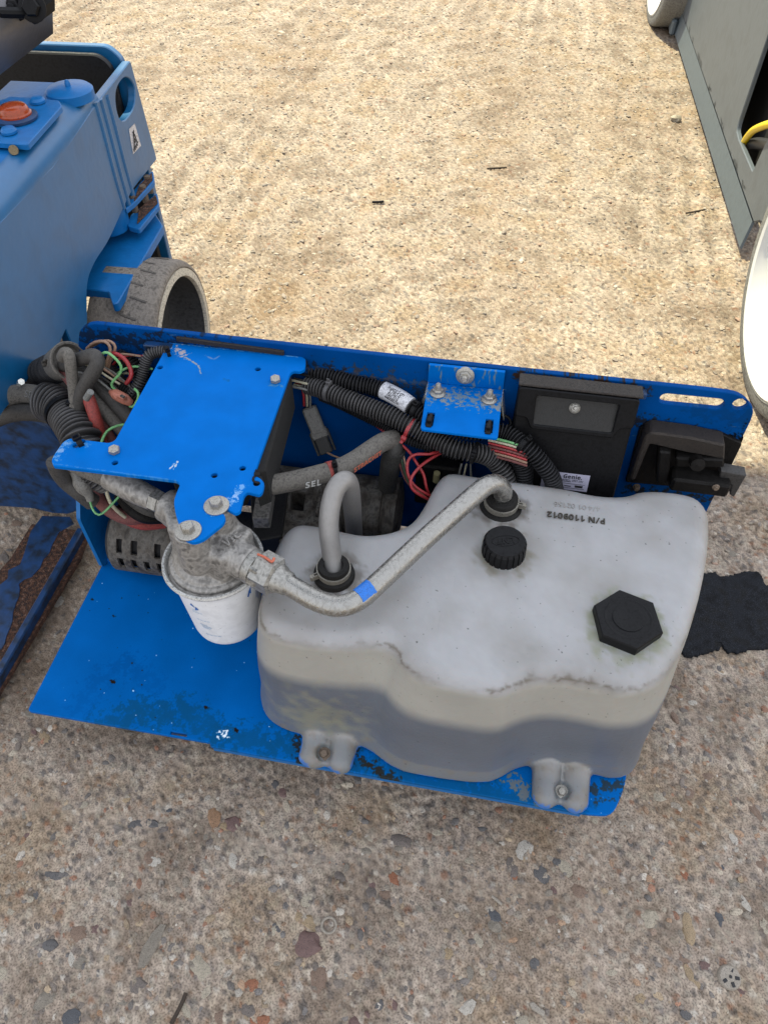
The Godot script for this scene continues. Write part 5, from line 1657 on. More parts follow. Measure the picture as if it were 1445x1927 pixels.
	var hp := [Vector3(0.2668, 0.252, 0.175), Vector3(0.2885, 0.25, 0.1639), Vector3(0.3089, 0.247, 0.1512), Vector3(0.3293, 0.244, 0.1367), Vector3(0.3461, 0.243, 0.1254), Vector3(0.3629, 0.243, 0.109), Vector3(0.3776, 0.243, 0.0893), Vector3(0.39, 0.242, 0.072), Vector3(0.4016, 0.236, 0.0583)]
	tube(a, hp, 0.0112, 0.003, 22)
	obj("hose", a.mesh(), M.hose, t)
	var hx: Vector3 = (hp[3] - hp[1]).normalized()
	var low := (Vector3(0.4996, 0.8563, 0.6923) - hp[2] as Vector3).normalized()
	low = (low - hx * low.dot(hx)).normalized()
	var hn := (low * 0.72 + low.cross(hx) * -0.7).normalized()
	text(t, "white_lettering", "SEL", 0.0088, Vector3(0.3207, 0.2455, 0.1436) + hn * 0.0114, hx, hn.cross(hx), M.white_print, 0.0003, "Droid Sans", true)
	hx = (hp[6] - hp[5]).normalized()
	hn = (low * 0.7 + low.cross(hx) * -0.72).normalized()
	text(t, "orange_lettering", "STRACHIT", 0.0068, Vector3(0.3708, 0.243, 0.0991) + hn * 0.0114, hx, hn.cross(hx), M.orange_mark, 0.0003, "Droid Sans", true)
	var rb := Acc.new()
	band(rb, hp[4].lerp(hp[3], 0.3), (hp[4] - hp[3]), 0.0113, 0.007, 0.0004)
	obj("red_band", rb.mesh(), M.red_hose, t)
	rb = Acc.new()
	tube(rb, [Vector3(0.4016, 0.236, 0.0583), Vector3(0.4027, 0.228, 0.0643), Vector3(0.4003, 0.21, 0.0646), Vector3(0.3967, 0.185, 0.0615), Vector3(0.3926, 0.15, 0.0566)], [0.0095, 0.012, 0.0135, 0.0125, 0.0115, 0.0115], 0.003, 18)
	band(rb, Vector3(0.402, 0.222, 0.0637), Vector3(-0.1, -1, 0), 0.013, 0.006, 0.001)
	obj("end_fitting", rb.mesh(), mat("fitting_dark", lin(0.06, 0.058, 0.054), 0.6, 0.3, "dust", 20.0), t)


func build_left_loom() -> void:
	var cg := "big hoses at the tray's hinge"
	# split conduit end
	var t := thing("split_conduit", "wide grey ribbed conduit end, clamped, with hoses spilling out of its mouth", "conduit", Vector3(-0.0739, 0.2, -0.0533), cg)
	var a := Acc.new()
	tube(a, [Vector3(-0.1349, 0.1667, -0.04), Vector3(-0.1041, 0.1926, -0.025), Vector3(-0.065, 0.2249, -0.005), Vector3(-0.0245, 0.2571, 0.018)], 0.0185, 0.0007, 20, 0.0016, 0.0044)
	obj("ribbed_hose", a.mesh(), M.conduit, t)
	a = Acc.new()
	var mo := [Vector3(-0.0458, 0.2414, 0.006), Vector3(-0.0188, 0.2627, 0.02), Vector3(0.0022, 0.2782, 0.03)]
	var mx: Vector3 = (mo[2] - mo[0]).normalized()
	lathe(a, [Vector2(0.0205, -0.022), Vector2(0.0215, -0.014), Vector2(0.0217, -0.008), Vector2(0.0222, -0.004), Vector2(0.0218, 0.0), Vector2(0.0226, 0.008), Vector2(0.024, 0.0145), Vector2(0.0228, 0.0165), Vector2(0.0205, 0.0155), Vector2(0.0195, 0.004), Vector2(0.0, 0.0)], mo[1], mx, 30)
	obj("mouth", a.mesh(), M.hose, t)
	var s := Soup.new()
	for k in 3:
		box(s, mo[1] - mx * 0.01 + Vector3(-0.012, 0.012, 0.016), Basis(mx, Vector3.UP, mx.cross(Vector3.UP)), Vector3(0.011, 0.009, 0.007), 0.0015)
	mk("clamp_block", s, M.hose, t)
	t = thing("hinge_conduit", "fat ribbed black conduit curving from the lift's side down to the plate's left arm", "conduit", Vector3(-0.0264, 0.2, 0.0482), cg)
	a = Acc.new()
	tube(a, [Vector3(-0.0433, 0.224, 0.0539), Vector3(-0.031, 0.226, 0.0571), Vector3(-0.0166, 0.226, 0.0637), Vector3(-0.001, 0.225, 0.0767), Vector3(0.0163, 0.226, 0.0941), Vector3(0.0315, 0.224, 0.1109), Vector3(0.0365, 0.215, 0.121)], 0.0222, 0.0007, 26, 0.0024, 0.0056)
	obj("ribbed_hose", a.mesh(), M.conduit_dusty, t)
	a = Acc.new()
	band(a, Vector3(-0.0075, 0.226, 0.0711), (Vector3(0.0136, 0.226, 0.0927) - Vector3(-0.0205, 0.226, 0.0614)), 0.024, 0.006, 0.001)
	s = Soup.new()
	box(s, Vector3(0.0114, 0.253, 0.08), Basis(Vector3(0.4, 0, 0.9).normalized(), 0.3), Vector3(0.009, 0.006, 0.007), 0.001)
	a.soup(s)
	obj("tie", a.mesh(), M.black, t)
	# hoses
	var P := func(label: String, pts: Array, r: float, m: String) -> Node3D:
		return tube_thing("hose", label, "hose", cg, pts, r, M[m], 0.0, 0.003, 16, 0.003)
	var h := thing("lettered_hose", "thick grey hose with faint lettering entering the fat ribbed conduit from the left", "hose", Vector3(-0.085, 0.21, 0.0333), cg)
	tube_part("hose", h, [Vector3(-0.1302, 0.2, 0.0536), Vector3(-0.1138, 0.21, 0.0487), Vector3(-0.0969, 0.216, 0.0413), Vector3(-0.0779, 0.22, 0.0397), Vector3(-0.0566, 0.223, 0.0437), Vector3(-0.0354, 0.224, 0.0525)], 0.0128, M.hose, 20, 0.003)
	text(h, "faint_lettering", "SEL", 0.0085, Vector3(-0.061, 0.2325, 0.0536), Vector3(1, 0.05, 0.25), Vector3(0.2, 0.75, -0.6), M.grey_wire, 0.0003)
	tube_part("bleed_screw", h, [Vector3(-0.0786, 0.238, 0.0415), Vector3(-0.0711, 0.246, 0.0458)], 0.0042, M.silver_clip, 6)
	P.call("dark brown hose lying below the lettered hose, left of fat conduit", [Vector3(-0.1353, 0.18, 0.0601), Vector3(-0.1075, 0.195, 0.0585), Vector3(-0.0778, 0.205, 0.0585), Vector3(-0.0475, 0.212, 0.0632), Vector3(-0.0299, 0.214, 0.0684)], 0.011, "hose_dark")
	P.call("dark hose deep in the gap above the lettered hose", [Vector3(-0.1482, 0.17, -0.0142), Vector3(-0.1199, 0.175, -0.0244), Vector3(-0.0851, 0.175, -0.0338), Vector3(-0.0538, 0.17, -0.0303)], 0.013, "hose_dark")
	P.call("worn grey hose standing up out of the conduit's mouth and down", [Vector3(-0.0009, 0.2925, 0.045), Vector3(0.0133, 0.309, 0.056), Vector3(0.0215, 0.3116, 0.062), Vector3(0.0213, 0.2977, 0.066), Vector3(0.0188, 0.2801, 0.069), Vector3(0.0174, 0.2645, 0.073), Vector3(0.0164, 0.2478, 0.08)], 0.0068, "hose")
	P.call("dark grey hose from the mouth bending sharply down over the others", [Vector3(-0.0143, 0.2662, 0.03), Vector3(0.0116, 0.2871, 0.044), Vector3(0.0334, 0.3016, 0.052), Vector3(0.0496, 0.3114, 0.058), Vector3(0.0559, 0.3092, 0.062), Vector3(0.0521, 0.2996, 0.066), Vector3(0.0416, 0.2857, 0.07), Vector3(0.0308, 0.2705, 0.073), Vector3(0.0225, 0.2554, 0.076), Vector3(0.0175, 0.2386, 0.08)], 0.0085, "hose_dark")
	P.call("black hose with rubbed lettering passing under the blue plate", [Vector3(-0.0182, 0.2561, 0.02), Vector3(0.0047, 0.2621, 0.032), Vector3(0.0232, 0.2612, 0.04), Vector3(0.0445, 0.2507, 0.052), Vector3(0.0635, 0.24, 0.062), Vector3(0.0805, 0.2254, 0.07)], 0.0105, "hose_dark")
	P.call("grey hose between black hose and red hoses, under the plate", [Vector3(0.0155, 0.2533, 0.05), Vector3(0.0322, 0.2456, 0.062), Vector3(0.0478, 0.2335, 0.07), Vector3(0.0618, 0.2173, 0.075), Vector3(0.0758, 0.198, 0.08)], 0.0085, "hose")
	P.call("bright red hose beside the fat ribbed conduit", [Vector3(0.024, 0.2587, 0.062), Vector3(0.0371, 0.2559, 0.078), Vector3(0.0435, 0.2429, 0.088), Vector3(0.0461, 0.2288, 0.093), Vector3(0.0456, 0.2067, 0.098)], 0.0075, "red_hose")
	P.call("dusty red hose between grey hose and bright red hose", [Vector3(0.0295, 0.2444, 0.066), Vector3(0.0392, 0.2297, 0.075), Vector3(0.0462, 0.2114, 0.08), Vector3(0.0545, 0.1929, 0.086)], 0.0068, "red_dusty")
	P.call("dusty dark red hose coming out of the conduit's mouth", [Vector3(-0.0316, 0.2543, 0.02), Vector3(-0.0121, 0.2564, 0.036), Vector3(0.0021, 0.2531, 0.048), Vector3(0.0168, 0.2476, 0.06)], 0.0075, "red_dusty")
	P.call("short grey tube stub among the hoses", [Vector3(0.0417, 0.271, 0.088), Vector3(0.0507, 0.2827, 0.088)], 0.004, "grey_wire")
	for k in 4:
		P.call(["black hose, first,", "black hose, second,", "grey hose, third,", "brown hose, lowest,"][k] + " deep below the hinge loom", [Vector3(-0.1264, 0.1, -0.1203), Vector3(-0.0681, 0.11, -0.0931), Vector3(0.0007, 0.12, -0.0345), Vector3(0.0433, 0.12, 0.0129)].map(func(p): return p + Vector3(-0.02 + 0.022 * k, 0.02 * (k % 2), -0.02 + 0.02 * k)), 0.011, ["hose_dark", "black", "hose_dark", "hose_dark"][k])
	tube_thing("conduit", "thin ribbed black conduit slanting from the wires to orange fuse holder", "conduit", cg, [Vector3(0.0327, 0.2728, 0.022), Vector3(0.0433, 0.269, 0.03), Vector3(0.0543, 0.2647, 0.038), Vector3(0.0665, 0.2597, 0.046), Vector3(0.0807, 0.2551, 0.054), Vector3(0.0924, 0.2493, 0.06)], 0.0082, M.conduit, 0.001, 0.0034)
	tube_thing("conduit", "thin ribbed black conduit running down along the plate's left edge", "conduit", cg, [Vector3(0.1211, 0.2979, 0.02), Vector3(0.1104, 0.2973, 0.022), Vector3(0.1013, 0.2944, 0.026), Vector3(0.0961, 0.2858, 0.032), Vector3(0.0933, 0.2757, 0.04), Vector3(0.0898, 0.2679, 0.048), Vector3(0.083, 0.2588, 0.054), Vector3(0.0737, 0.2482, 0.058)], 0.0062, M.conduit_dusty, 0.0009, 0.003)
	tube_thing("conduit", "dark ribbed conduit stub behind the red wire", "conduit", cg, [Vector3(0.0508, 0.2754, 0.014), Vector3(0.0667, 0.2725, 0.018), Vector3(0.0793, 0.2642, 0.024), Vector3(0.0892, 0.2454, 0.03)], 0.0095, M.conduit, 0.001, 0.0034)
	var wg := "thin wires at the hinge loom"
	tube_thing("wire", "bright green wire looped over the thin ribbed conduit", "wire", wg, [Vector3(0.0445, 0.2771, 0.04), Vector3(0.0502, 0.2969, 0.05), Vector3(0.0582, 0.311, 0.054), Vector3(0.0672, 0.3167, 0.056), Vector3(0.0756, 0.3118, 0.058), Vector3(0.0816, 0.3027, 0.06), Vector3(0.0791, 0.293, 0.062), Vector3(0.0701, 0.2839, 0.064), Vector3(0.065, 0.2768, 0.066), Vector3(0.068, 0.2692, 0.066), Vector3(0.0754, 0.2628, 0.064)], 0.0016, M.green_wire, 0.0, 0.003, 8)
	tube_thing("wire", "green wire curled round the orange fuse holder's end", "wire", wg, [Vector3(0.0865, 0.2647, 0.075), Vector3(0.0893, 0.2579, 0.08), Vector3(0.0957, 0.2622, 0.08), Vector3(0.1023, 0.2729, 0.078), Vector3(0.1, 0.2756, 0.072), Vector3(0.0933, 0.2744, 0.066)], 0.0016, M.green_wire, 0.0, 0.003, 8)
	tube_thing("wire", "thick red wire arching beside the green loop", "wire", wg, [Vector3(0.0535, 0.2944, 0.03), Vector3(0.0665, 0.2983, 0.036), Vector3(0.0765, 0.2949, 0.04), Vector3(0.0821, 0.2854, 0.044), Vector3(0.0836, 0.2792, 0.05), Vector3(0.0767, 0.2702, 0.054)], 0.0026, M.red_wire, 0.0, 0.003, 9)
	tube_thing("wire", "tan wire arching highest from the conduit's mouth, left", "wire", wg, [Vector3(0.0204, 0.2919, 0.024), Vector3(0.0338, 0.3037, 0.026), Vector3(0.0477, 0.3092, 0.028), Vector3(0.0552, 0.307, 0.03), Vector3(0.0569, 0.3002, 0.034), Vector3(0.0523, 0.2902, 0.038), Vector3(0.0467, 0.2774, 0.04)], 0.0019, M.tan_wire, 0.0, 0.003, 8)
	tube_thing("wire", "tan wire arching beside the highest one, right", "wire", wg, [Vector3(0.0242, 0.2925, 0.02), Vector3(0.0406, 0.3031, 0.022), Vector3(0.054, 0.307, 0.024), Vector3(0.0604, 0.3032, 0.026), Vector3(0.0586, 0.2959, 0.03), Vector3(0.0528, 0.2864, 0.034), Vector3(0.0472, 0.2735, 0.036)], 0.0019, M.tan_wire, 0.0, 0.003, 8)
	tube_thing("wire", "pale green wire running under the blue plate's left arm", "wire", wg, [Vector3(0.0662, 0.235, 0.1318), Vector3(0.0666, 0.24, 0.1217), Vector3(0.0675, 0.242, 0.11), Vector3(0.0736, 0.244, 0.1028), Vector3(0.083, 0.244, 0.0966), Vector3(0.0911, 0.24, 0.0899)], 0.0016, M.green_wire, 0.0, 0.003, 8)
	for k in 5:
		tube_thing("wire", ["grey wire", "brown wire", "tan wire", "pale wire", "dark wire"][k] + " of the short bunch beside the thick red wire", "wire", wg, [Vector3(0.0382, 0.2637, 0.02), Vector3(0.0534, 0.2731, 0.022), Vector3(0.0659, 0.2706, 0.024), Vector3(0.0805, 0.2742, 0.024)].map(func(p): return p + Vector3(0.004 * k, -0.003 * k, 0.006 * (k - 2))), 0.0018, M[["grey_wire", "tan_wire", "tan_wire", "pale_wire", "hose_dark"][k]], 0.0, 0.003, 7)
	for k in 9:
		var fan: Array = [[Vector3(0.0116, 0.2858, 0.03), Vector3(0.0266, 0.286, 0.036), Vector3(0.0428, 0.2849, 0.04), Vector3(0.0558, 0.2738, 0.04), Vector3(0.0703, 0.2627, 0.04)], [Vector3(0.0026, 0.2668, 0.03), Vector3(0.0272, 0.278, 0.04), Vector3(0.0472, 0.2775, 0.046), Vector3(0.0633, 0.2667, 0.05), Vector3(0.0776, 0.2538, 0.054)], [Vector3(0.0415, 0.2721, 0.03), Vector3(0.0562, 0.2868, 0.032), Vector3(0.0666, 0.2899, 0.026), Vector3(0.078, 0.2884, 0.022), Vector3(0.0927, 0.2856, 0.02)]][k % 3]
		tube_thing("wire", ["thin black wire", "thin grey wire", "thin brown wire", "thin white wire", "thin dark wire", "thin red wire", "thin tan wire", "thin dusty wire", "thin green wire"][k] + " fanning from the conduit's mouth towards the blue plate", "wire", wg, fan.map(func(p): return p + Vector3(0.003 * (k - 4), 0.0035 * ((k * 5) % 4 - 2), 0.004 * ((k * 3) % 5 - 1))), 0.0015, M[["black", "grey_wire", "tan_wire", "pale_wire", "hose_dark", "red_wire", "tan_wire", "hose", "green_wire"][k]], 0.0, 0.003, 7)
	t = thing("fuse_holder", "orange-pink inline fuse holder on the green wire", "fuse holder", Vector3(0.0734, 0.2635, 0.07))
	var fh := [Vector3(0.061, 0.2657, 0.066), Vector3(0.0695, 0.2662, 0.07), Vector3(0.0853, 0.2638, 0.076), Vector3(0.0885, 0.2609, 0.076)]
	a = Acc.new()
	tube(a, fh, [0.003, 0.0062, 0.0068, 0.0066, 0.0045], 0.002, 12)
	s = Soup.new()
	box(s, Vector3(0.0828, 0.2726, 0.08), Basis(Vector3(0, 1, 0), -0.4), Vector3(0.012, 0.006, 0.007), 0.001)
	a.soup(s)
	obj("body", a.mesh(), M.pink_fuse, t)
	s = Soup.new()
	box(s, Vector3(0.0862, 0.2773, 0.0835), Basis(Vector3(0, 1, 0), -0.4), Vector3(0.006, 0.002, 0.003), 0.0003)
	mk("window", s, M.hose_dark, t)


func build_under_plate() -> void:
	# pressure hose with crimped end into the filter head
	var t := thing("pressure_hose", "grey dusty hose with crimped metal end screwed into filter head", "hose", Vector3(0.1241, 0.25, 0.1952))
	tube_part("hose", t, [Vector3(0.0508, 0.262, 0.1746), Vector3(0.0737, 0.262, 0.1839), Vector3(0.0938, 0.26, 0.189), Vector3(0.1146, 0.257, 0.1938)], 0.0105, M.hose, 18, 0.003)
	var a := Acc.new()
	var c := [Vector3(0.1117, 0.257, 0.1928), Vector3(0.116, 0.257, 0.1944), Vector3(0.1622, 0.252, 0.2077), Vector3(0.1664, 0.252, 0.2093), Vector3(0.1728, 0.251, 0.2111), Vector3(0.1845, 0.25, 0.2143)]
	tube(a, c.slice(0, 4), [0.0125, 0.0135, 0.0135, 0.0125], 0.003, 22, 0.0, 1, false)
	obj("crimp_sleeve", a.mesh(), M.cast, t)
	var s := Soup.new()
	var ax: Vector3 = (c[5] - c[3]).normalized()
	faceted(s, [Vector2(0, 0), Vector2(0.0115, 0), Vector2(0.013, 0.0015), Vector2(0.013, 0.011), Vector2(0.012, 0.012), Vector2(0.012, 0.0135), Vector2(0.0145, 0.0145), Vector2(0.0145, 0.026), Vector2(0, 0.027)], c[3] - ax * 0.002, ax, 6, 0.3)
	mk("hex_nut", s, M.fitting, t)
	# electric motor lying along the back of the floor, its vented cover facing out
	t = thing("pump_motor", "grey vented motor cover lying on the tray below the mounting plate", "motor", Vector3(0.12, 0.0, 0.12))
	var mo := Vector3(0.04, 0.052, 0.115)
	var r := 0.05
	a = Acc.new()
	lathe(a, [Vector2(0.0, 0.002), Vector2(r - 0.008, 0.002), Vector2(r - 0.008, 0.12), Vector2(0.0, 0.12)], mo, Vector3.RIGHT, 40)
	obj("windings", a.mesh(), M.cavity, t)
	# cover: strips and bars so that the vents are real openings
	s = Soup.new()
	var P := func(x: float, g: float, rr: float) -> Vector3:
		return mo + Vector3(x, cos(g) * rr, sin(g) * rr)
	var cell := func(xa: float, xb: float, ga: float, gb: float) -> void:
		s.quad(P.call(xa, gb, r), P.call(xb, gb, r), P.call(xb, ga, r), P.call(xa, ga, r))
		var q := r - 0.0035
		s.quad(P.call(xb, ga, q), P.call(xb, ga, r), P.call(xb, gb, r), P.call(xb, gb, q))
		s.quad(P.call(xa, gb, q), P.call(xa, gb, r), P.call(xa, ga, r), P.call(xa, ga, q))
		s.quad(P.call(xa, ga, q), P.call(xa, ga, r), P.call(xb, ga, r), P.call(xb, ga, q))
		s.quad(P.call(xb, gb, q), P.call(xb, gb, r), P.call(xa, gb, r), P.call(xa, gb, q))
	var gl := [0.2, 0.78, 1.18, 1.34, 1.74, 2.2]
	for k in 5:
		var g0: float = gl[k]
		var g1: float = gl[k + 1]
		var n := 6
		for m in n:
			var ga := lerpf(g0, g1, float(m) / n)
			var gb := lerpf(g0, g1, float(m + 1) / n)
			var vents: Array = []
			if k == 1: vents = [[0.012, 0.02], [0.032, 0.041], [0.064, 0.073]]
			if k == 3: vents = [[0.012, 0.02], [0.03, 0.038], [0.048, 0.056], [0.066, 0.073]]
			if vents.is_empty() or m == 0 and k == 1 and false:
				cell.call(0.0, 0.085, ga, gb)
			else:
				var x := 0.0
				for v in vents:
					cell.call(x, v[0], ga, gb)
					x = v[1]
				cell.call(x, 0.085, ga, gb)
	mk("vented_cover", s, M.dirty_alloy, t, 40)
	a = Acc.new()
	lathe(a, [Vector2(0.0, -0.012), Vector2(0.03, -0.012), Vector2(r - 0.006, -0.006), Vector2(r, 0.0)], mo, Vector3.RIGHT, 40)
	lathe(a, [Vector2(r - 0.0005, 0.086), Vector2(r + 0.0015, 0.088), Vector2(r + 0.0015, 0.2), Vector2(0.0, 0.2)], mo, Vector3.RIGHT, 40)
	obj("end_bell", a.mesh(), mat("motor_black", lin(0.022, 0.022, 0.024), 0.6, 0.2, "dust", 14.0), t)
	# red and black leads lying over the motor
	var cg := "dusty leads above the motor"
	tube_thing("cable", "dusty red battery cable lying over the motor cover, upper", "cable", cg, [Vector3(0.0165, 0.18, 0.1172), Vector3(0.0446, 0.17, 0.1437), Vector3(0.0618, 0.165, 0.1582), Vector3(0.0783, 0.155, 0.1622), Vector3(0.0956, 0.15, 0.1609), Vector3(0.1236, 0.15, 0.1449)], 0.0085, M.red_dusty, 0.0, 0.003, 14)
	tube_thing("cable", "red taped cable lying along the motor cover, lower", "cable", cg, [Vector3(0.0301, 0.15, 0.1279), Vector3(0.0568, 0.145, 0.1458), Vector3(0.0815, 0.135, 0.1532), Vector3(0.0988, 0.125, 0.1506), Vector3(0.119, 0.115, 0.1361)], 0.0065, M.red_hose, 0.0, 0.003, 14)
	tube_thing("cable", "black dusty cable between the two red ones", "cable", cg, [Vector3(0.0646, 0.19, 0.1411), Vector3(0.0885, 0.185, 0.1499), Vector3(0.1064, 0.175, 0.1576), Vector3(0.119, 0.165, 0.1587), Vector3(0.1338, 0.15, 0.1501)], 0.0085, M.hose_dark, 0.0, 0.003, 14)
	tube_thing("cable", "black cable curling towards the filter head", "cable", cg, [Vector3(0.0827, 0.18, 0.1506), Vector3(0.101, 0.17, 0.1644), Vector3(0.1171, 0.16, 0.1658), Vector3(0.1308, 0.15, 0.1549)], 0.007, M.grease, 0.0, 0.003, 14)
	tube_thing("cable", "brown-black hose hanging at the plate's left arm", "cable", cg, [Vector3(0.0359, 0.25, 0.1719), Vector3(0.035, 0.235, 0.1717), Vector3(0.0361, 0.215, 0.1694), Vector3(0.0474, 0.2, 0.1706), Vector3(0.0565, 0.18, 0.168)], 0.0105, M.hose_dark, 0.0, 0.003, 14)
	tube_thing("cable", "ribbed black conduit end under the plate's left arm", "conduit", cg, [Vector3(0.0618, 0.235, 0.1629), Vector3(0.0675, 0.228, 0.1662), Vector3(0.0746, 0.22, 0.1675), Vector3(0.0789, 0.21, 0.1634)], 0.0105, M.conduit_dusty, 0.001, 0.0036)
	tube_thing("wire", "cream wire hanging from under the plate over the red cables", "wire", cg, [Vector3(0.0766, 0.22, 0.1587), Vector3(0.0821, 0.215, 0.1675), Vector3(0.0854, 0.2, 0.175), Vector3(0.0897, 0.185, 0.1769), Vector3(0.0948, 0.165, 0.1722)], 0.0022, M.pale_wire, 0.0, 0.003, 8)
	tube_thing("wire", "thin green wire looping from grey plug to the cream wire", "wire", cg, [Vector3(0.0659, 0.2, 0.1825), Vector3(0.0707, 0.195, 0.1897), Vector3(0.0773, 0.19, 0.1932), Vector3(0.0823, 0.19, 0.1883), Vector3(0.0899, 0.195, 0.1781), Vector3(0.0968, 0.2, 0.1663)], 0.0014, M.green_wire, 0.0, 0.003, 8)
	var pl := thing("small_plug", "small dusty grey plug hanging below the plate's left arm", "connector", Vector3(0.0556, 0.21, 0.1699), cg)
	a = Acc.new()
	tube(a, [Vector3(0.0469, 0.23, 0.1623), Vector3(0.0541, 0.224, 0.1681), Vector3(0.0606, 0.214, 0.1753), Vector3(0.0649, 0.206, 0.1789), Vector3(0.0668, 0.2, 0.1832)], [0.0072, 0.0078, 0.0105, 0.0098, 0.0055, 0.004], 0.002, 14)
	obj("body", a.mesh(), M.grey_plastic, pl)
	# hydraulic pump block and motor in the middle of the tray
	t = thing("pump_block", "dirty grey alloy pump block behind the steel suction pipe", "pump", Vector3(0.34, 0.0, 0.1))
	s = Soup.new()
	var yt := 0.125
	var cut := [Vector2(0.2675, 0.0644), Vector2(0.2866, 0.064), Vector2(0.2902, 0.0929), Vector2(0.2728, 0.0932)]
	plate(s, rounded([Vector2(0.2204, 0.0187), Vector2(0.323, 0.0191), Vector2(0.3319, 0.0342), Vector2(0.3446, 0.1275), Vector2(0.3255, 0.1559), Vector2(0.2788, 0.1557), Vector2(0.2467, 0.1003)], 0.004), [PackedVector2Array(cut)], Vector3(0, yt, 0), Vector3.RIGHT, Vector3.BACK, Vector3.UP, 0.05, 0.0015)
	box(s, Vector3(0.3028, 0.128, 0.0564) + Vector3(0.004, 0, 0), Basis(Vector3.UP, 0.1), Vector3(0.006, 0.012, 0.09), 0.0015)
	mk("block", s, M.dirty_alloy, t)
	s = Soup.new()
	plate(s, rounded([Vector2(0.2069, 0.051), Vector2(0.2639, 0.0605), Vector2(0.2765, 0.1437), Vector2(0.245, 0.1575)], 0.004), [], Vector3(0, 0.132, 0), Vector3.RIGHT, Vector3.BACK, Vector3.UP, 0.06, 0.002)
	mk("side_plate", s, mat("oily", lin(0.014, 0.013, 0.013), 0.35, 0.2, "dust", 20.0, "fine", 20.0, 0.1), t)
	s = Soup.new()
	box(s, Vector3(0.249, 0.15, 0.1173), Basis(Vector3.UP, 0.15), Vector3(0.02, 0.02, 0.05), 0.001)
	mk("terminal_frame", s, M.cast, t)
	a = Acc.new()
	var b0 := [Vector3(0.2979, 0.09, 0.0468), Vector3(0.4278, 0.09, 0.0436)]
	lathe(a, [Vector2(0.0, 0.0), Vector2(0.045, 0.0), Vector2(0.045, 0.088), Vector2(0.042, 0.09), Vector2(0.042, 0.093), Vector2(0.047, 0.094), Vector2(0.047, 0.108), Vector2(0.03, 0.112), Vector2(0.0, 0.112)], b0[0], Vector3(1, 0, 0.0), 40)
	obj("motor_can", a.mesh(), M.dirty_alloy, t)
	s = Soup.new()
	box(s, Vector3(0.3117, 0.1, -0.0112), Basis(Vector3.UP, 0.0), Vector3(0.1, 0.05, 0.03), 0.003)
	box(s, Vector3(0.3556, 0.09, 0.0044), Basis(Vector3.UP, 0.2), Vector3(0.02, 0.02, 0.02), 0.003)
	mk("valve_body", s, M.grease, t)
	var v := thing("valve_stack", "small black valve with a pale brass stem behind the tank's rear corner", "valve", Vector3(0.4492, 0.16, 0.0424))
	s = Soup.new()
	box(s, Vector3(0.4588, 0.17, 0.0317), Basis(), Vector3(0.05, 0.03, 0.03), 0.003)
	box(s, Vector3(0.4416, 0.14, 0.0296), Basis(), Vector3(0.03, 0.06, 0.03), 0.003)
	mk("body", s, M.grease, v)
	tube_part("stem", v, [Vector3(0.4547, 0.19, 0.0609), Vector3(0.4541, 0.175, 0.0603)], 0.0042, mat("brass", lin(0.3, 0.27, 0.14), 0.5, 0.4), 10)


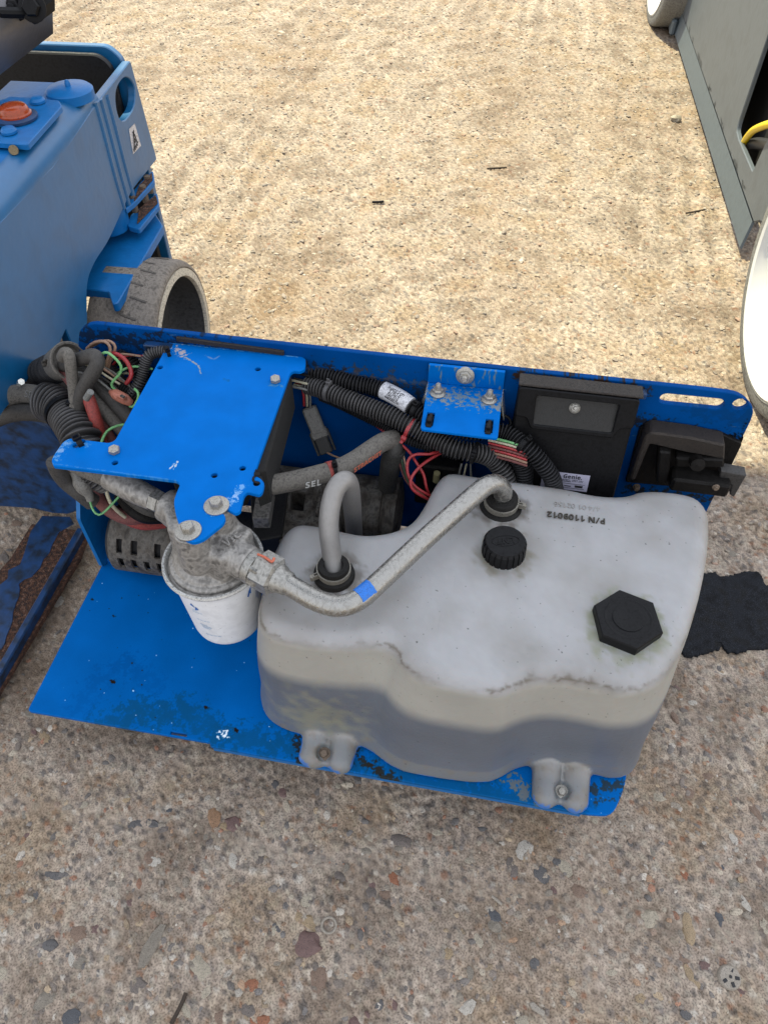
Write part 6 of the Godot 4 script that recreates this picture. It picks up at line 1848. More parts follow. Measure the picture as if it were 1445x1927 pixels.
func build_blue_lift() -> void:
	var t := thing("blue_scissor_lift", "blue scissor lift chassis at the left with amber lamp, dusty wheel and an unseen added shade deck", "scissor lift", Vector3(-0.3, GY, -0.2))
	var O := Vector3(-0.1, 0, 0)
	var U := Vector3(0.0699, 0, 0.9976)
	var N := Vector3(0.9976, 0, -0.0699)
	# side wall, rolled over at the top; the wheel arch and hose opening are cut out of it
	var s := Soup.new()
	var ol := [Vector2(-0.4052, 0.2274), Vector2(-0.4467, 0.2411), Vector2(-0.6012, 0.2336), Vector2(-0.5879, 0.4016)] + [Vector2(0.0, 0.0)]
	ol = [Vector2(0.1934, 0.2177), Vector2(0.0899, 0.3009), Vector2(-0.0759, 0.3889), Vector2(-0.2379, 0.3823), Vector2(-0.4222, 0.3931), Vector2(-0.5812, 0.3968), Vector2(-0.5968, 0.2279), Vector2(-0.463, 0.2367), Vector2(-0.4208, 0.2331), Vector2(-0.3277, 0.2192), Vector2(-0.2677, 0.2205), Vector2(-0.2352, 0.215), Vector2(-0.2166, 0.2039), Vector2(-0.1709, 0.1446), Vector2(-0.1437, 0.1551), Vector2(-0.1265, 0.1681), Vector2(-0.1259, 0.1968), Vector2(-0.0951, 0.1917), Vector2(-0.0524, 0.1876), Vector2(-0.0236, 0.2015), Vector2(-0.0025, 0.2078), Vector2(0.0392, 0.2087), Vector2(0.0637, 0.214), Vector2(0.0821, 0.2145), Vector2(0.1301, 0.2113)]
	plate(s, rounded(ol, [0, 0, 0, 0, 0, 0.006, 0.006, 0.006, 0.03, 0.03, 0.03, 0.03, 0.03, 0.004, 0.004, 0.003, 0.001, 0.003, 0.02, 0.02, 0.02, 0.02, 0.02, 0.02, 0.0]), [chaikin(PackedVector2Array([Vector2(-0.5, 0.3846), Vector2(-0.5456, 0.3862), Vector2(-0.569, 0.3715), Vector2(-0.574, 0.3533), Vector2(-0.5543, 0.3358), Vector2(-0.5217, 0.3335), Vector2(-0.4957, 0.3349), Vector2(-0.4814, 0.3464), Vector2(-0.4832, 0.3673)]), 2)], O, U, Vector3.UP, N, 0.012, 0.0015)
	mk("side_wall", s, M.blue_gloss, t, 40)
	# rolled top edge
	var a := Acc.new()
	var topy: float = 0.3885
	var r := 0.032
	var la := [Vector2(0.0899, 0.3009), Vector2(-0.4337, 0.3902)]
	var n0 := a.v.size()
	for k in 2:
		var base: Vector3 = O + U * la[k].x + Vector3.UP * (topy - 0.006)
		for j in 12:
			var g := PI * 0.5 * j / 11.0
			var nn := N * cos(g) + Vector3.UP * sin(g)
			a.vert(base - N * r + nn * r - Vector3.UP * 0.0, nn)
	for j in 11:
		a.tri(j, 12 + j, j + 1); a.tri(j + 1, 12 + j, 12 + j + 1)
	obj("rolled_edge", a.mesh(), M.blue_gloss, t)
	# top flange behind the roll
	s = Soup.new()
	var fy := topy + r - 0.0065
	var f0: Vector3 = O + U * la[0].x - N * r + Vector3.UP * fy
	var f1: Vector3 = O + U * la[1].x - N * r + Vector3.UP * fy
	s.quad(f0, f1, f1 - N * 0.1, f0 - N * 0.1)
	s.quad(f1, f1 - Vector3.UP * 0.04, f1 - N * 0.1 - Vector3.UP * 0.04, f1 - N * 0.1)
	s.quad(f0 - N * 0.1, f1 - N * 0.1, f1 - N * 0.1 - Vector3.UP * 0.05, f0 - N * 0.1 - Vector3.UP * 0.05)
	mk("top_flange", s, M.blue, t)
	# weld beads down the wall
	for q in [[[186,182], [197,230], [220,330], [236,388]], [[178,190], [190,245], [210,325], [228,392]], [[196,178], [208,225], [232,320], [245,370]]]:
		pass
	for k in 3:
		a = Acc.new()
		var ps: Array = [[Vector3(-0.1326, 0.3955, -0.4144), Vector3(-0.1325, 0.3509, -0.4142), Vector3(-0.1323, 0.2817, -0.4114), Vector3(-0.1325, 0.2296, -0.4135)], [Vector3(-0.134, 0.3923, -0.4346), Vector3(-0.134, 0.35, -0.4353), Vector3(-0.1339, 0.2771, -0.4337), Vector3(-0.134, 0.2257, -0.4352)], [Vector3(-0.1357, 0.3875, -0.4592), Vector3(-0.1357, 0.3464, -0.4596), Vector3(-0.1356, 0.2744, -0.4582), Vector3(-0.1358, 0.2295, -0.4608)]][k]
		tube(a, ps, 0.0062, 0.0024, 10, 0.00018, 0.0075)
		obj("weld_bead", a.mesh(), M.blue_gloss, t)
	# inner wall and end wall of the box
	s = Soup.new()
	var ex := [Vector2(-0.5877, 0.4048), Vector2(-0.5812, 0.3968)]
	var far: Vector3 = O + U * ex[0].x
	var EW := 0.55
	plate(s, rounded([Vector2(0, 0.0), Vector2(EW, 0.0), Vector2(EW, 0.418), Vector2(0.02, 0.418), Vector2(0.0, 0.4)], [0, 0, 0, 0.01, 0.01]), [], far + U * 0.012 - N * 0.012, -N, Vector3.UP, U, 0.012, 0.0015)
	mk("end_wall", s, M.blue_gloss, t)
	s = Soup.new()
	plate(s, rounded([Vector2(0.012, -0.03), Vector2(0.5, -0.03), Vector2(0.5, 0.411), Vector2(0.03, 0.411), Vector2(0.012, 0.395)], [0, 0, 0, 0.02, 0.02]), [circle2(Vector2(0.075, 0.335), 0.013, 16, 1.4)], far + U * 0.03 - N * 0.012, -N, Vector3.UP, U, 0.008, 0.002)
	mk("inner_plate", s, M.dark_steel, t)
	var ib: Vector3 = far + U * 0.032 - N * 0.155 + Vector3.UP * 0.345
	nut_at(t, "inner_nut", ib, U + Vector3(0.1, 0.25, 0.0), 0.0165, 0.026, 0.03).material_override = M.dark_steel
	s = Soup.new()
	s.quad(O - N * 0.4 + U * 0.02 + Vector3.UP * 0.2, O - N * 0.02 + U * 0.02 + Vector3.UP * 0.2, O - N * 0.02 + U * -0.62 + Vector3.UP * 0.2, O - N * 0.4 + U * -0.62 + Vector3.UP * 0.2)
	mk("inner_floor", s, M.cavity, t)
	# king pin tube, its cap, and the steering plates
	a = Acc.new()
	var kp := Vector3(-0.1448, 0.1959, -0.4252)
	var kx := Vector3(kp.x, 0, kp.z)
	lathe(a, [Vector2(0.0, 0.185), Vector2(0.034, 0.192), Vector2(0.035, 0.196), Vector2(0.035, 0.3), Vector2(0.0, 0.3)], Vector3(kx.x - 0.022, 0, kx.z + 0.01), Vector3.UP, 36)
	obj("king_pin_tube", a.mesh(), M.blue, t)
	a = Acc.new()
	var cp := Vector3(-0.1549, 0.422, -0.3964)
	lathe(a, [Vector2(0.034, -0.016), Vector2(0.034, -0.004), Vector2(0.03, -0.0005), Vector2(0.012, 0.001), Vector2(0.0, 0.0015)], cp, Vector3.UP, 40)
	lathe(a, [Vector2(0.004, 0.0), Vector2(0.004, 0.005), Vector2(0.0025, 0.009), Vector2(0.0, 0.0095)], cp, Vector3.UP, 12)
	obj("king_pin_cap", a.mesh(), M.blue, t)
	var py := 0.176
	s = Soup.new()
	plate(s, rounded([Vector2(-0.1812, -0.2556), Vector2(-0.1056, -0.2565), Vector2(-0.086, -0.2248), Vector2(-0.079, -0.2289), Vector2(-0.0934, -0.4635), Vector2(-0.1233, -0.5034), Vector2(-0.1556, -0.4789), Vector2(-0.1946, -0.3652)], 0.004), [], Vector3(0, py, 0), Vector3.RIGHT, Vector3.BACK, Vector3.UP, 0.014, 0.0015)
	mk("yoke_plate", s, M.blue, t)
	s = Soup.new()
	plate(s, rounded([Vector2(-0.1312, -0.411), Vector2(-0.1071, -0.4028), Vector2(-0.1041, -0.4888), Vector2(-0.1237, -0.5301), Vector2(-0.1316, -0.4841), Vector2(-0.1404, -0.4454)], 0.006), [], Vector3(0, 0.2, 0), Vector3.RIGHT, Vector3.BACK, Vector3.UP, 0.008, 0.001)
	mk("lower_stop_plate", s, M.blue, t)
	s = Soup.new()
	plate(s, rounded([Vector2(-0.1306, -0.4173), Vector2(-0.1251, -0.4455), Vector2(-0.1198, -0.5229), Vector2(-0.1372, -0.5605), Vector2(-0.1429, -0.5091), Vector2(-0.1432, -0.4573)], 0.006), [], Vector3(0, 0.225, 0), Vector3.RIGHT, Vector3.BACK, Vector3.UP, 0.008, 0.001)
	mk("upper_stop_plate", s, M.blue, t)
	s = Soup.new()
	plate(s, rounded([Vector2(-0.1263, -0.445), Vector2(-0.1237, -0.5241), Vector2(-0.1341, -0.5485), Vector2(-0.1386, -0.4998)], 0.003), [], Vector3(0, 0.227, 0), Vector3.RIGHT, Vector3.BACK, Vector3.UP, 0.002, 0.0005)
	plate(s, rounded([Vector2(-0.1157, -0.4169), Vector2(-0.1074, -0.4919), Vector2(-0.1208, -0.5166), Vector2(-0.1311, -0.4652)], 0.003), [], Vector3(0, 0.203, 0), Vector3.RIGHT, Vector3.BACK, Vector3.UP, 0.002, 0.0005)
	mk("rust_film", s, M.rust, t)
	for q in [Vector3(-0.1353, 0.2, -0.4591), Vector3(-0.1296, 0.2, -0.494), Vector3(-0.1349, 0.2, -0.5282)]:
		tube_part("spacer", t, [q, q + Vector3(0, 0.03, 0)], 0.0055, M.rusty_bolt, 12)
	# wheel
	var wc := Vector3(-0.034, 0.03, -0.321)
	wheel(t, "wheel", wc, Vector3(cos(0.05), 0, -sin(0.05)), 0.1465, 0.135, 0.1195, 0.112, M.tyre, M.tyre_edge, M.rim_cream, M.rim_dark, true)
	# deck plate with the amber lamp
	s = Soup.new()
	var dy := 0.425
	var dk := [Vector3(-0.2165, 0.425, -0.3431), Vector3(-0.1422, 0.425, -0.3406), Vector3(-0.1298, 0.425, -0.3243), Vector3(-0.1214, 0.425, -0.2032), Vector3(-0.2036, 0.425, -0.205), Vector3(-0.2441, 0.425, -0.2765)]
	var dn := Vector3.UP
	plate(s, rounded([Vector2(-0.2157, -0.3432), Vector2(-0.143, -0.3423), Vector2(-0.1298, -0.3243), Vector2(-0.12, -0.2034), Vector2(-0.2105, -0.2038), Vector2(-0.2512, -0.2753)], 0.004), [], Vector3(0, dy, 0), Vector3.RIGHT, Vector3.BACK, Vector3.UP, 0.007, 0.001)
	mk("lamp_plate", s, M.blue, t)
	var lc := Vector3(-0.1708, 0.426, -0.2742)
	a = Acc.new()
	lathe(a, [Vector2(0.028, 0.0), Vector2(0.028, 0.003), Vector2(0.024, 0.005), Vector2(0.0, 0.005)], lc, Vector3.UP, 36)
	obj("lamp_base", a.mesh(), M.blue_dark, t)
	a = Acc.new()
	lathe(a, [Vector2(0.0215, 0.0045), Vector2(0.0215, 0.007), Vector2(0.0195, 0.0085), Vector2(0.0185, 0.013), Vector2(0.016, 0.016), Vector2(0.008, 0.0175), Vector2(0.0, 0.0178)], lc, Vector3.UP, 36, 0.01)
	obj("amber_lamp", a.mesh(), M.amber_lens, t)
	for q in [Vector3(-0.1669, 0.426, -0.3282), Vector3(-0.159, 0.426, -0.231)]:
		a = Acc.new()
		lathe(a, [Vector2(0.0105, 0.0), Vector2(0.0105, 0.003), Vector2(0.008, 0.006), Vector2(0.0, 0.0068)], q, Vector3.UP, 24)
		obj("plate_bolt", a.mesh(), M.blue, t)
	s = Soup.new()
	box(s, Vector3(-0.1796, 0.405, -0.2349), Basis(), Vector3(0.025, 0.04, 0.03), 0.003)
	mk("lamp_stand", s, M.blue, t)
	tube_part("stand_bolt", t, [Vector3(-0.1786, 0.385, -0.253), Vector3(-0.1375, 0.42, -0.1965)], 0.006, mat("old_brass", lin(0.2, 0.15, 0.08), 0.6, 0.4, "dust", 30.0), 14)
	# sticker with a tie-down symbol
	var sq := [Vector3(-0.135, 0.3182, -0.5066), Vector3(-0.137, 0.3157, -0.5353), Vector3(-0.1373, 0.2772, -0.5392), Vector3(-0.1345, 0.2809, -0.4987)]
	s = Soup.new()
	s.quad(sq[3], sq[2], sq[1], sq[0])
	var st := mk("sticker", s, mat("sticker_white", lin(0.62, 0.6, 0.62), 0.4, 0.0, "dust", 20.0), t)
	var sr: Vector3 = (sq[2] - sq[3]).normalized()
	var sd: Vector3 = (sq[3] - sq[0])
	var sw: Vector3 = (sq[2] - sq[3])
	var SP := func(x: float, y: float) -> Vector3:
		return sq[0] + (sq[1] - sq[0]) * x + sd * y + N * 0.0012
	a = Acc.new()
	for q in [[[0.25, 0.82], [0.42, 0.5], [0.5, 0.3], [0.6, 0.18]], [[0.8, 0.72], [0.66, 0.42], [0.52, 0.28], [0.42, 0.2]], [[0.42, 0.36], [0.62, 0.34]], [[0.1, 0.86], [0.95, 0.72]], [[0.5, 0.5], [0.6, 0.55], [0.52, 0.66], [0.44, 0.6]], [[0.2, 0.88], [0.14, 0.94]], [[0.4, 0.85], [0.34, 0.92]], [[0.6, 0.82], [0.55, 0.88]], [[0.8, 0.78], [0.76, 0.85]]]:
		var pp := []
		for e in q:
			pp.append(SP.call(e[0], e[1]))
		tube(a, pp, 0.0008, 0.002, 5)
	obj("printed_symbol", a.mesh(), M.ink, st)
	# cross wall below the hose opening
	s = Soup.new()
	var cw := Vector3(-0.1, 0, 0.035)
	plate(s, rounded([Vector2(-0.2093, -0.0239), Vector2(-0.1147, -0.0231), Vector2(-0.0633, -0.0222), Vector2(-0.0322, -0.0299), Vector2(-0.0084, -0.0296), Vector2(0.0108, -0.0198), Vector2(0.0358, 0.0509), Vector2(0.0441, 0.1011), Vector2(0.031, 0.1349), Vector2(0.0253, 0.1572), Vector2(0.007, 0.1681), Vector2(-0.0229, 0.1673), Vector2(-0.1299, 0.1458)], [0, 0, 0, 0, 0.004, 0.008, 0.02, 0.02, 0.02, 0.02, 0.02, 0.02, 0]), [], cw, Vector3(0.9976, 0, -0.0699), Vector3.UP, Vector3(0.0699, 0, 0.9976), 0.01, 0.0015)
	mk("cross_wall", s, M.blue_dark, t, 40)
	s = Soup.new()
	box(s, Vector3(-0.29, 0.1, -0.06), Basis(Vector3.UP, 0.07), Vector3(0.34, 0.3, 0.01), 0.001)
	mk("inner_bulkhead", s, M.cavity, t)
	# skid plate under the chassis: blue paint flaking off rust
	s = Soup.new()
	var ky := -0.09
	plate(s, rounded([Vector2(-0.1994, 0.0189), Vector2(-0.1003, 0.0188), Vector2(-0.0926, 0.0718), Vector2(-0.1031, 0.3044), Vector2(-0.1065, 0.382), Vector2(-0.2386, 0.2777), Vector2(-0.1994, 0.0901)], 0.002), [], Vector3(0, ky, 0), Vector3.RIGHT, Vector3.BACK, Vector3.UP, 0.008, 0.001)
	mk("skid_plate", s, M.rust, t)
	s = Soup.new()
	plate(s, PackedVector2Array([Vector2(-0.1891, 0.0011), Vector2(-0.1434, -0.0044), Vector2(-0.1302, 0.0082), Vector2(-0.1466, 0.028), Vector2(-0.146, 0.0521), Vector2(-0.1431, 0.071), Vector2(-0.1465, 0.0842), Vector2(-0.1438, 0.1005), Vector2(-0.1472, 0.1113), Vector2(-0.1488, 0.1187), Vector2(-0.1577, 0.1253), Vector2(-0.1614, 0.1349), Vector2(-0.1556, 0.1429), Vector2(-0.1507, 0.1557), Vector2(-0.1492, 0.1671), Vector2(-0.1457, 0.1836), Vector2(-0.1393, 0.1974), Vector2(-0.1371, 0.208), Vector2(-0.1355, 0.2222), Vector2(-0.1316, 0.2358), Vector2(-0.1323, 0.2438), Vector2(-0.1383, 0.2492), Vector2(-0.1621, 0.2824), Vector2(-0.2267, 0.2415), Vector2(-0.1897, 0.1408), Vector2(-0.1835, 0.1277), Vector2(-0.1905, 0.1126), Vector2(-0.1776, 0.1), Vector2(-0.1819, 0.0776), Vector2(-0.1922, 0.0358)]), [], Vector3(0, ky + 0.0012, 0), Vector3.RIGHT, Vector3.BACK, Vector3.UP, 0.001, 0.0003)
	mk("flaking_paint", s, M.blue_dark, t)
	s = Soup.new()
	var eb := [Vector3(-0.1072, -0.085, 0.0241), Vector3(-0.1097, -0.085, 0.282), Vector3(-0.1106, -0.085, 0.3437)]
	var ed: Vector3 = (eb[2] - eb[0])
	box(s, (eb[0] + eb[2]) * 0.5, Basis(Vector3.UP.cross(ed.normalized()), Vector3.UP, ed.normalized()), Vector3(0.012, 0.02, ed.length()), 0.002)
	mk("edge_bar", s, M.blue_dark, t)
	# folded scissor arm in the top left corner
	s = Soup.new()
	var ar := [Vector3(-0.2427, 0.4595, -0.302), Vector3(-0.1992, 0.4845, -0.4645)]
	var ax: Vector3 = (ar[1] - ar[0]).normalized()
	var back := Vector3(-0.55, 0.45, -0.7)
	back = (back - ax * back.dot(ax)).normalized()
	var ab := Basis(ax, back, ax.cross(back))
	box(s, (ar[0] + ar[1]) * 0.5 + back * 0.075, ab, Vector3(0.24, 0.15, 0.1), 0.02)
	mk("scissor_arm", s, M.arm_grey, t, 60)
	s = Soup.new()
	var bp := Vector3(-0.2052, 0.5162, -0.4074)
	box(s, Vector3(-0.1834, 0.5158, -0.4263), ab, Vector3(0.05, 0.03, 0.03), 0.006)
	box(s, Vector3(-0.1879, 0.5181, -0.3813), ab.rotated(ab.z, 0.9), Vector3(0.012, 0.05, 0.012), 0.003)
	mk("arm_bracket", s, M.black_plastic, t)
	nut_at(t, "arm_nut", bp, Vector3(0.1, 0.3, 1), 0.011, 0.016, 0.016).material_override = M.black_plastic
	nut_at(t, "arm_nut", Vector3(-0.169, 0.5227, -0.3901), Vector3(0.3, 0.4, 1), 0.012, 0.018, 0.01).material_override = M.black_plastic
	# unseen deck and its arms, added only to shade the near ground
	s = Soup.new()
	box(s, Vector3(-1.68, 4.2, -0.99), Basis(), Vector3(2.85, 0.09, 1.88), 0.01)
	mk("added_shade_deck", s, M.blue, t)
	for k in 2:
		s = Soup.new()
		var p0 := Vector3(-1.35 + 0.3 * k, 0.3, [-0.5, 0.9][k])
		var p1 := Vector3(-1.6 + 0.3 * k, 4.15, [-0.5, -1.6][k])
		box(s, (p0 + p1) * 0.5, Basis(Vector3.RIGHT, (p1 - p0).normalized(), Vector3.RIGHT.cross((p1 - p0).normalized())), Vector3(0.06, (p1 - p0).length(), 0.12), 0.008)
		mk("scissor_arm", s, M.arm_grey, t)  # added arm that carries the unseen shade deck


func wheel(t: Node3D, called: String, c: Vector3, ax: Vector3, r: float, re: float, ri: float, w: float, tm: Material, em: Material, rm: Material, dm: Material, lugs: bool) -> void:
	# ax points out of the machine; c is the middle of the outer face
	var a := Acc.new()
	lathe(a, [Vector2(r * 0.8, -w), Vector2(r * 0.97, -w), Vector2(r, -w + 0.008), Vector2(r, -0.012), Vector2(r * 0.985, -0.004), Vector2(r * 0.965, 0.0), Vector2(re * 1.005, 0.0015)], c, ax, 72, 0.004)
	var tyre := obj(called, a.mesh(), tm, t)
	if lugs:
		var s := Soup.new()
		var b := frame_y(ax)
		for k in 30:
			var g := TAU * k / 30.0
			var d := b.x * cos(g) + b.z * sin(g)
			var tg := ax.cross(d)
			box(s, c + d * (r + 0.0003) - ax * (0.03 + 0.012 * (k % 2)), Basis((ax * 0.96 + tg * 0.28).normalized(), d, (ax * 0.96 + tg * 0.28).normalized().cross(d)), Vector3(0.03, 0.0016, 0.004), 0.0006)
		mk("tread_groove", s, mat("groove", lin(0.14, 0.122, 0.105), 0.9, 0.0, "dust", 20.0) if not M.has("groove") else M.groove, tyre)
	a = Acc.new()
	lathe(a, [Vector2(re * 1.01, 0.0008), Vector2(re, 0.003), Vector2(re * 0.985, 0.0015)], c, ax, 72)
	obj("tyre_edge", a.mesh(), em, tyre)
	a = Acc.new()
	if lugs:
		lathe(a, [Vector2(re * 0.99, 0.0), Vector2(re * 0.985, 0.003), Vector2(ri * 1.01, 0.004), Vector2(ri, 0.002), Vector2(ri * 0.99, -0.004)], c, ax, 72)
		obj("rim", a.mesh(), rm, tyre)
		a = Acc.new()
		lathe(a, [Vector2(ri * 0.99, -0.002), Vector2(ri * 0.97, -0.05), Vector2(ri * 0.9, -0.064), Vector2(ri * 0.5, -0.066), Vector2(ri * 0.3, -0.05), Vector2(0.0, -0.05)], c, ax, 56)
		obj("rim_dish", a.mesh(), dm, tyre)
		for k in 5:
			var b := frame_y(ax)
			var g := TAU * (k + 0.15) / 5.0
			bolt_at(tyre, "wheel_nut", c - ax * 0.064 + (b.x * cos(g) + b.z * sin(g)) * ri * 0.62, ax, 0.008, 0.012, 0.01)
	else:
		lathe(a, [Vector2(re * 0.99, 0.002), Vector2(re * 0.975, 0.004), Vector2(ri, 0.001), Vector2(ri * 0.985, -0.012), Vector2(ri * 0.9, -0.04), Vector2(ri * 0.75, -0.05), Vector2(ri * 0.35, -0.048), Vector2(ri * 0.3, -0.02), Vector2(0, -0.018)], c, ax, 72)
		obj("rim", a.mesh(), rm, tyre)


func build_grey_lift() -> void:
	var t := thing("grey_lift", "grey painted lift chassis with white wheels parked along the right side", "aerial lift", Vector3(1.2, GY, -1.6))
	var O := Vector3(1.0556, 0, -1.0677)
	var U := Vector3(0.0288, 0, 0.9996)
	var N := Vector3(-0.9996, 0, 0.0288)
	var s := Soup.new()
	var ol := [Vector2(-1.5684, -0.0359), Vector2(-1.1503, -0.0471), Vector2(-0.5236, -0.051), Vector2(0.0052, -0.0374), Vector2(0.0744, 0.0247), Vector2(0.2606, 0.2244), Vector2(0.0008, 0.2156)] + [Vector2(0, 0)]
	var open_ := rounded([Vector2(-0.3668, 0.2361), Vector2(-0.3627, 0.0381), Vector2(-0.3547, 0.0192), Vector2(-0.313, 0.0158), Vector2(-0.1234, 0.0222), Vector2(-0.1025, 0.1218)], 0.008)
	var b0 := [Vector2(-1.5684, -0.0359), Vector2(0.0092, -0.0327)]
	plate(s, PackedVector2Array([b0[0], b0[1], Vector2(b0[1].x + 0.03, b0[1].y + 0.02), Vector2(b0[1].x + 0.12, 0.02), Vector2(b0[1].x + 0.35, 0.3), Vector2(b0[1].x + 0.35, 0.75), Vector2(b0[0].x - 0.02, 0.75)]), [open_], O, U, Vector3.UP, N, 0.01, 0.002)
	mk("side_wall", s, M.grey_paint, t)
	# outward lip along the bottom
	s = Soup.new()
	var l := [Vector3(1.0058, -0.1, -2.5308), Vector3(1.0046, -0.09, -2.7122), Vector3(1.0098, -0.04, -2.6624), Vector3(1.0108, -0.035, -2.6201), Vector3(1.0556, -0.035, -1.0677), Vector3(1.0555, -0.045, -1.0668), Vector3(1.049, -0.1, -1.0632)]
	var q: Vector3 = Vector3(0.006, -0.004, 0)
	for k in [[0, 3, 4, 6]]:
		s.quad(l[0], l[6], l[4], l[3])
		s.quad(l[6] + q, l[0] + q, l[3] + q, l[4] + q)
		s.quad(l[0] + q, l[6] + q, l[6], l[0])
		s.quad(l[6] + q, l[4] + q, l[4], l[6])
	mk("bottom_lip", s, M.grey_lip, t)
	s = Soup.new()
	box(s, Vector3(0.9984, -0.08, -2.5588), Basis(Vector3.UP, -0.03), Vector3(0.02, 0.05, 0.09), 0.006)
	mk("lip_end", s, M.grey_lip, t)
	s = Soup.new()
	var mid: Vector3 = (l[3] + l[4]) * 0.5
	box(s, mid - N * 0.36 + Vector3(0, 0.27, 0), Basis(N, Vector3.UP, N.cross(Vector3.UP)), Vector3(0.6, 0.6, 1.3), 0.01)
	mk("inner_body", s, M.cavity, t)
	var a := Acc.new()
	tube(a, [Vector3(1.0616, -0.0015, -1.3805), Vector3(1.0573, 0.0304, -1.3541), Vector3(1.0491, 0.0729, -1.2931), Vector3(1.0414, 0.1155, -1.2115), Vector3(1.0431, 0.1444, -1.155), Vector3(1.0545, 0.1665, -1.1051)], 0.0085, 0.003, 14)
	obj("yellow_cable", a.mesh(), M.yellow_cable, t)
	tube_part("black_sleeve", t, [Vector3(1.0756, -0.0147, -1.4134), Vector3(1.0783, 0.0332, -1.321), Vector3(1.0822, 0.0838, -1.1873)], 0.014, M.conduit, 14)
	var ax := Vector3(-cos(0.06), 0, sin(0.06))
	wheel(t, "wheel", Vector3(1.002, 0.125, -0.56), ax, 0.248, 0.217, 0.205, 0.14, M.tyre_grey, M.tyre_grey, M.rim_white, M.rim_white, false)
	wheel(t, "wheel", Vector3(0.925, 0.125, -2.7), ax, 0.248, 0.217, 0.205, 0.14, M.tyre_grey, M.tyre_grey, M.rim_white, M.rim_white, false)


func build_debris() -> void:
	var s := Soup.new()
	plate(s, jagged([Vector2(0.8361, -0.0702), Vector2(0.8571, -0.079), Vector2(0.8946, -0.0875), Vector2(0.9044, -0.0809), Vector2(0.9447, -0.0993), Vector2(0.9636, -0.1015), Vector2(0.9698, -0.0777), Vector2(0.9783, -0.071), Vector2(1.01, -0.0348), Vector2(1.0147, 0.0252), Vector2(0.9525, 0.0404), Vector2(0.9293, 0.0462), Vector2(0.9148, 0.0541), Vector2(0.898, 0.0569), Vector2(0.8912, 0.051), Vector2(0.8893, 0.0404), Vector2(0.8848, 0.0538), Vector2(0.8594, 0.0671), Vector2(0.8401, 0.074), Vector2(0.832, 0.0718), Vector2(0.8235, 0.0444)], 0.0035), [], Vector3(0, GY + 0.006, 0), Vector3.RIGHT, Vector3.BACK, Vector3.UP, 0.005, 0.0012)
	var o := mk("roofing_felt", s, M.felt)
	tag(o, "torn scrap of black gritty felt lying on the concrete right of the tank", "felt scrap")
	var sm := stone_mesh(900, 0.35)
	o = obj("loose_stone", sm, M.stone_5)
	var p := Vector3(0.9589, -0.12, -1.8119)
	o.transform = Transform3D(Basis(Vector3.UP, 0.4) * Basis.from_scale(Vector3(0.017, 0.011, 0.014)), p + Vector3(0, 0.006, 0))
	tag(o, "pale loose stone lying on the sunlit concrete near the grey chassis", "stone")
	var tw := "twigs on the sunlit concrete"
	tube_thing("twig", "short dark twig lying near the grey chassis lip", "twig", tw, [Vector3(0.945, -0.116, -1.2406), Vector3(0.9697, -0.116, -1.253), Vector3(0.9949, -0.116, -1.2683)], 0.0022, M.wood_dark)
	tube_thing("twig", "thin dark twig in the middle of the sunlit concrete", "twig", tw, [Vector3(0.425, -0.117, -1.4025), Vector3(0.4509, -0.117, -1.4101), Vector3(0.4782, -0.117, -1.4179)], 0.002, M.wood_dark)
	tube_thing("twig", "short thick black twig behind the blue panel's middle", "twig", tw, [Vector3(0.1462, -0.116, -1.1634), Vector3(0.1626, -0.116, -1.1662), Vector3(0.1757, -0.116, -1.1713)], 0.003, M.black)
	tube_thing("twig", "pale thin twig on the shaded concrete right of centre", "twig", "", [Vector3(0.5838, -0.117, 0.4411), Vector3(0.5903, -0.117, 0.4447), Vector3(0.5962, -0.117, 0.4483)], 0.0018, M.bone)
	tube_thing("twig", "long thin grey twig at the bottom edge of the picture", "twig", "", [Vector3(0.2548, -0.117, 0.6257), Vector3(0.2579, -0.117, 0.6145), Vector3(0.2605, -0.117, 0.6017), Vector3(0.2608, -0.117, 0.5956)], 0.0022, M.wood_dark)
	var t := thing("white_shell_scrap", "white flake lying at the bottom of the shaded concrete", "flake", Vector3(0.6414, -0.12, 0.5436))
	s = Soup.new()
	plate(s, rounded([Vector2(0.6319, 0.5409), Vector2(0.637, 0.539), Vector2(0.6417, 0.5427), Vector2(0.6498, 0.5457), Vector2(0.6489, 0.5517), Vector2(0.6408, 0.5487), Vector2(0.635, 0.5463)], 0.002, 2), [], Vector3(0, GY + 0.005, 0), Vector3.RIGHT, Vector3.BACK, Vector3.UP, 0.004, 0.001)
	mk("flake", s, M.bone, t)
	t = thing("button_bead", "round pale disc with dark dots set in the concrete at lower right", "button", Vector3(0.8512, -0.12, 0.4785))
	var c := Vector3(0.8498, -0.116, 0.4794)
	var a := Acc.new()
	lathe(a, [Vector2(0.0125, -0.006), Vector2(0.0125, 0.0), Vector2(0.011, 0.002), Vector2(0.0, 0.0026)], c, Vector3(0.05, 1, 0.1), 20, 0.02)
	obj("disc", a.mesh(), M.bone, t)
	s = Soup.new()
	for k in 5:
		var g := TAU * k / 5.0
		box(s, c + Vector3(cos(g) * 0.0075, 0.0023, sin(g) * 0.0075), Basis(Vector3.UP, -g), Vector3(0.005, 0.001, 0.0035), 0.0004)
	box(s, c + Vector3(0, 0.0036, 0), Basis(), Vector3(0.003, 0.001, 0.003), 0.0004)
	mk("dot", s, M.ink, t)
	t = thing("fossil_ring", "small white ring-shaped fossil in the concrete near the bottom left", "fossil", Vector3(0.4009, -0.12, 0.5034))
	a = Acc.new()
	var rc := Vector3(0.4011, -0.1175, 0.5039)
	var ring := []
	for k in 25:
		ring.append(rc + Vector3(cos(TAU * k / 24) * 0.0082, 0, sin(TAU * k / 24) * 0.0082))
	tube(a, ring, 0.0016, 0.002, 8, 0.0, 1.0, true)
	obj("ring", a.mesh(), M.bone, t)


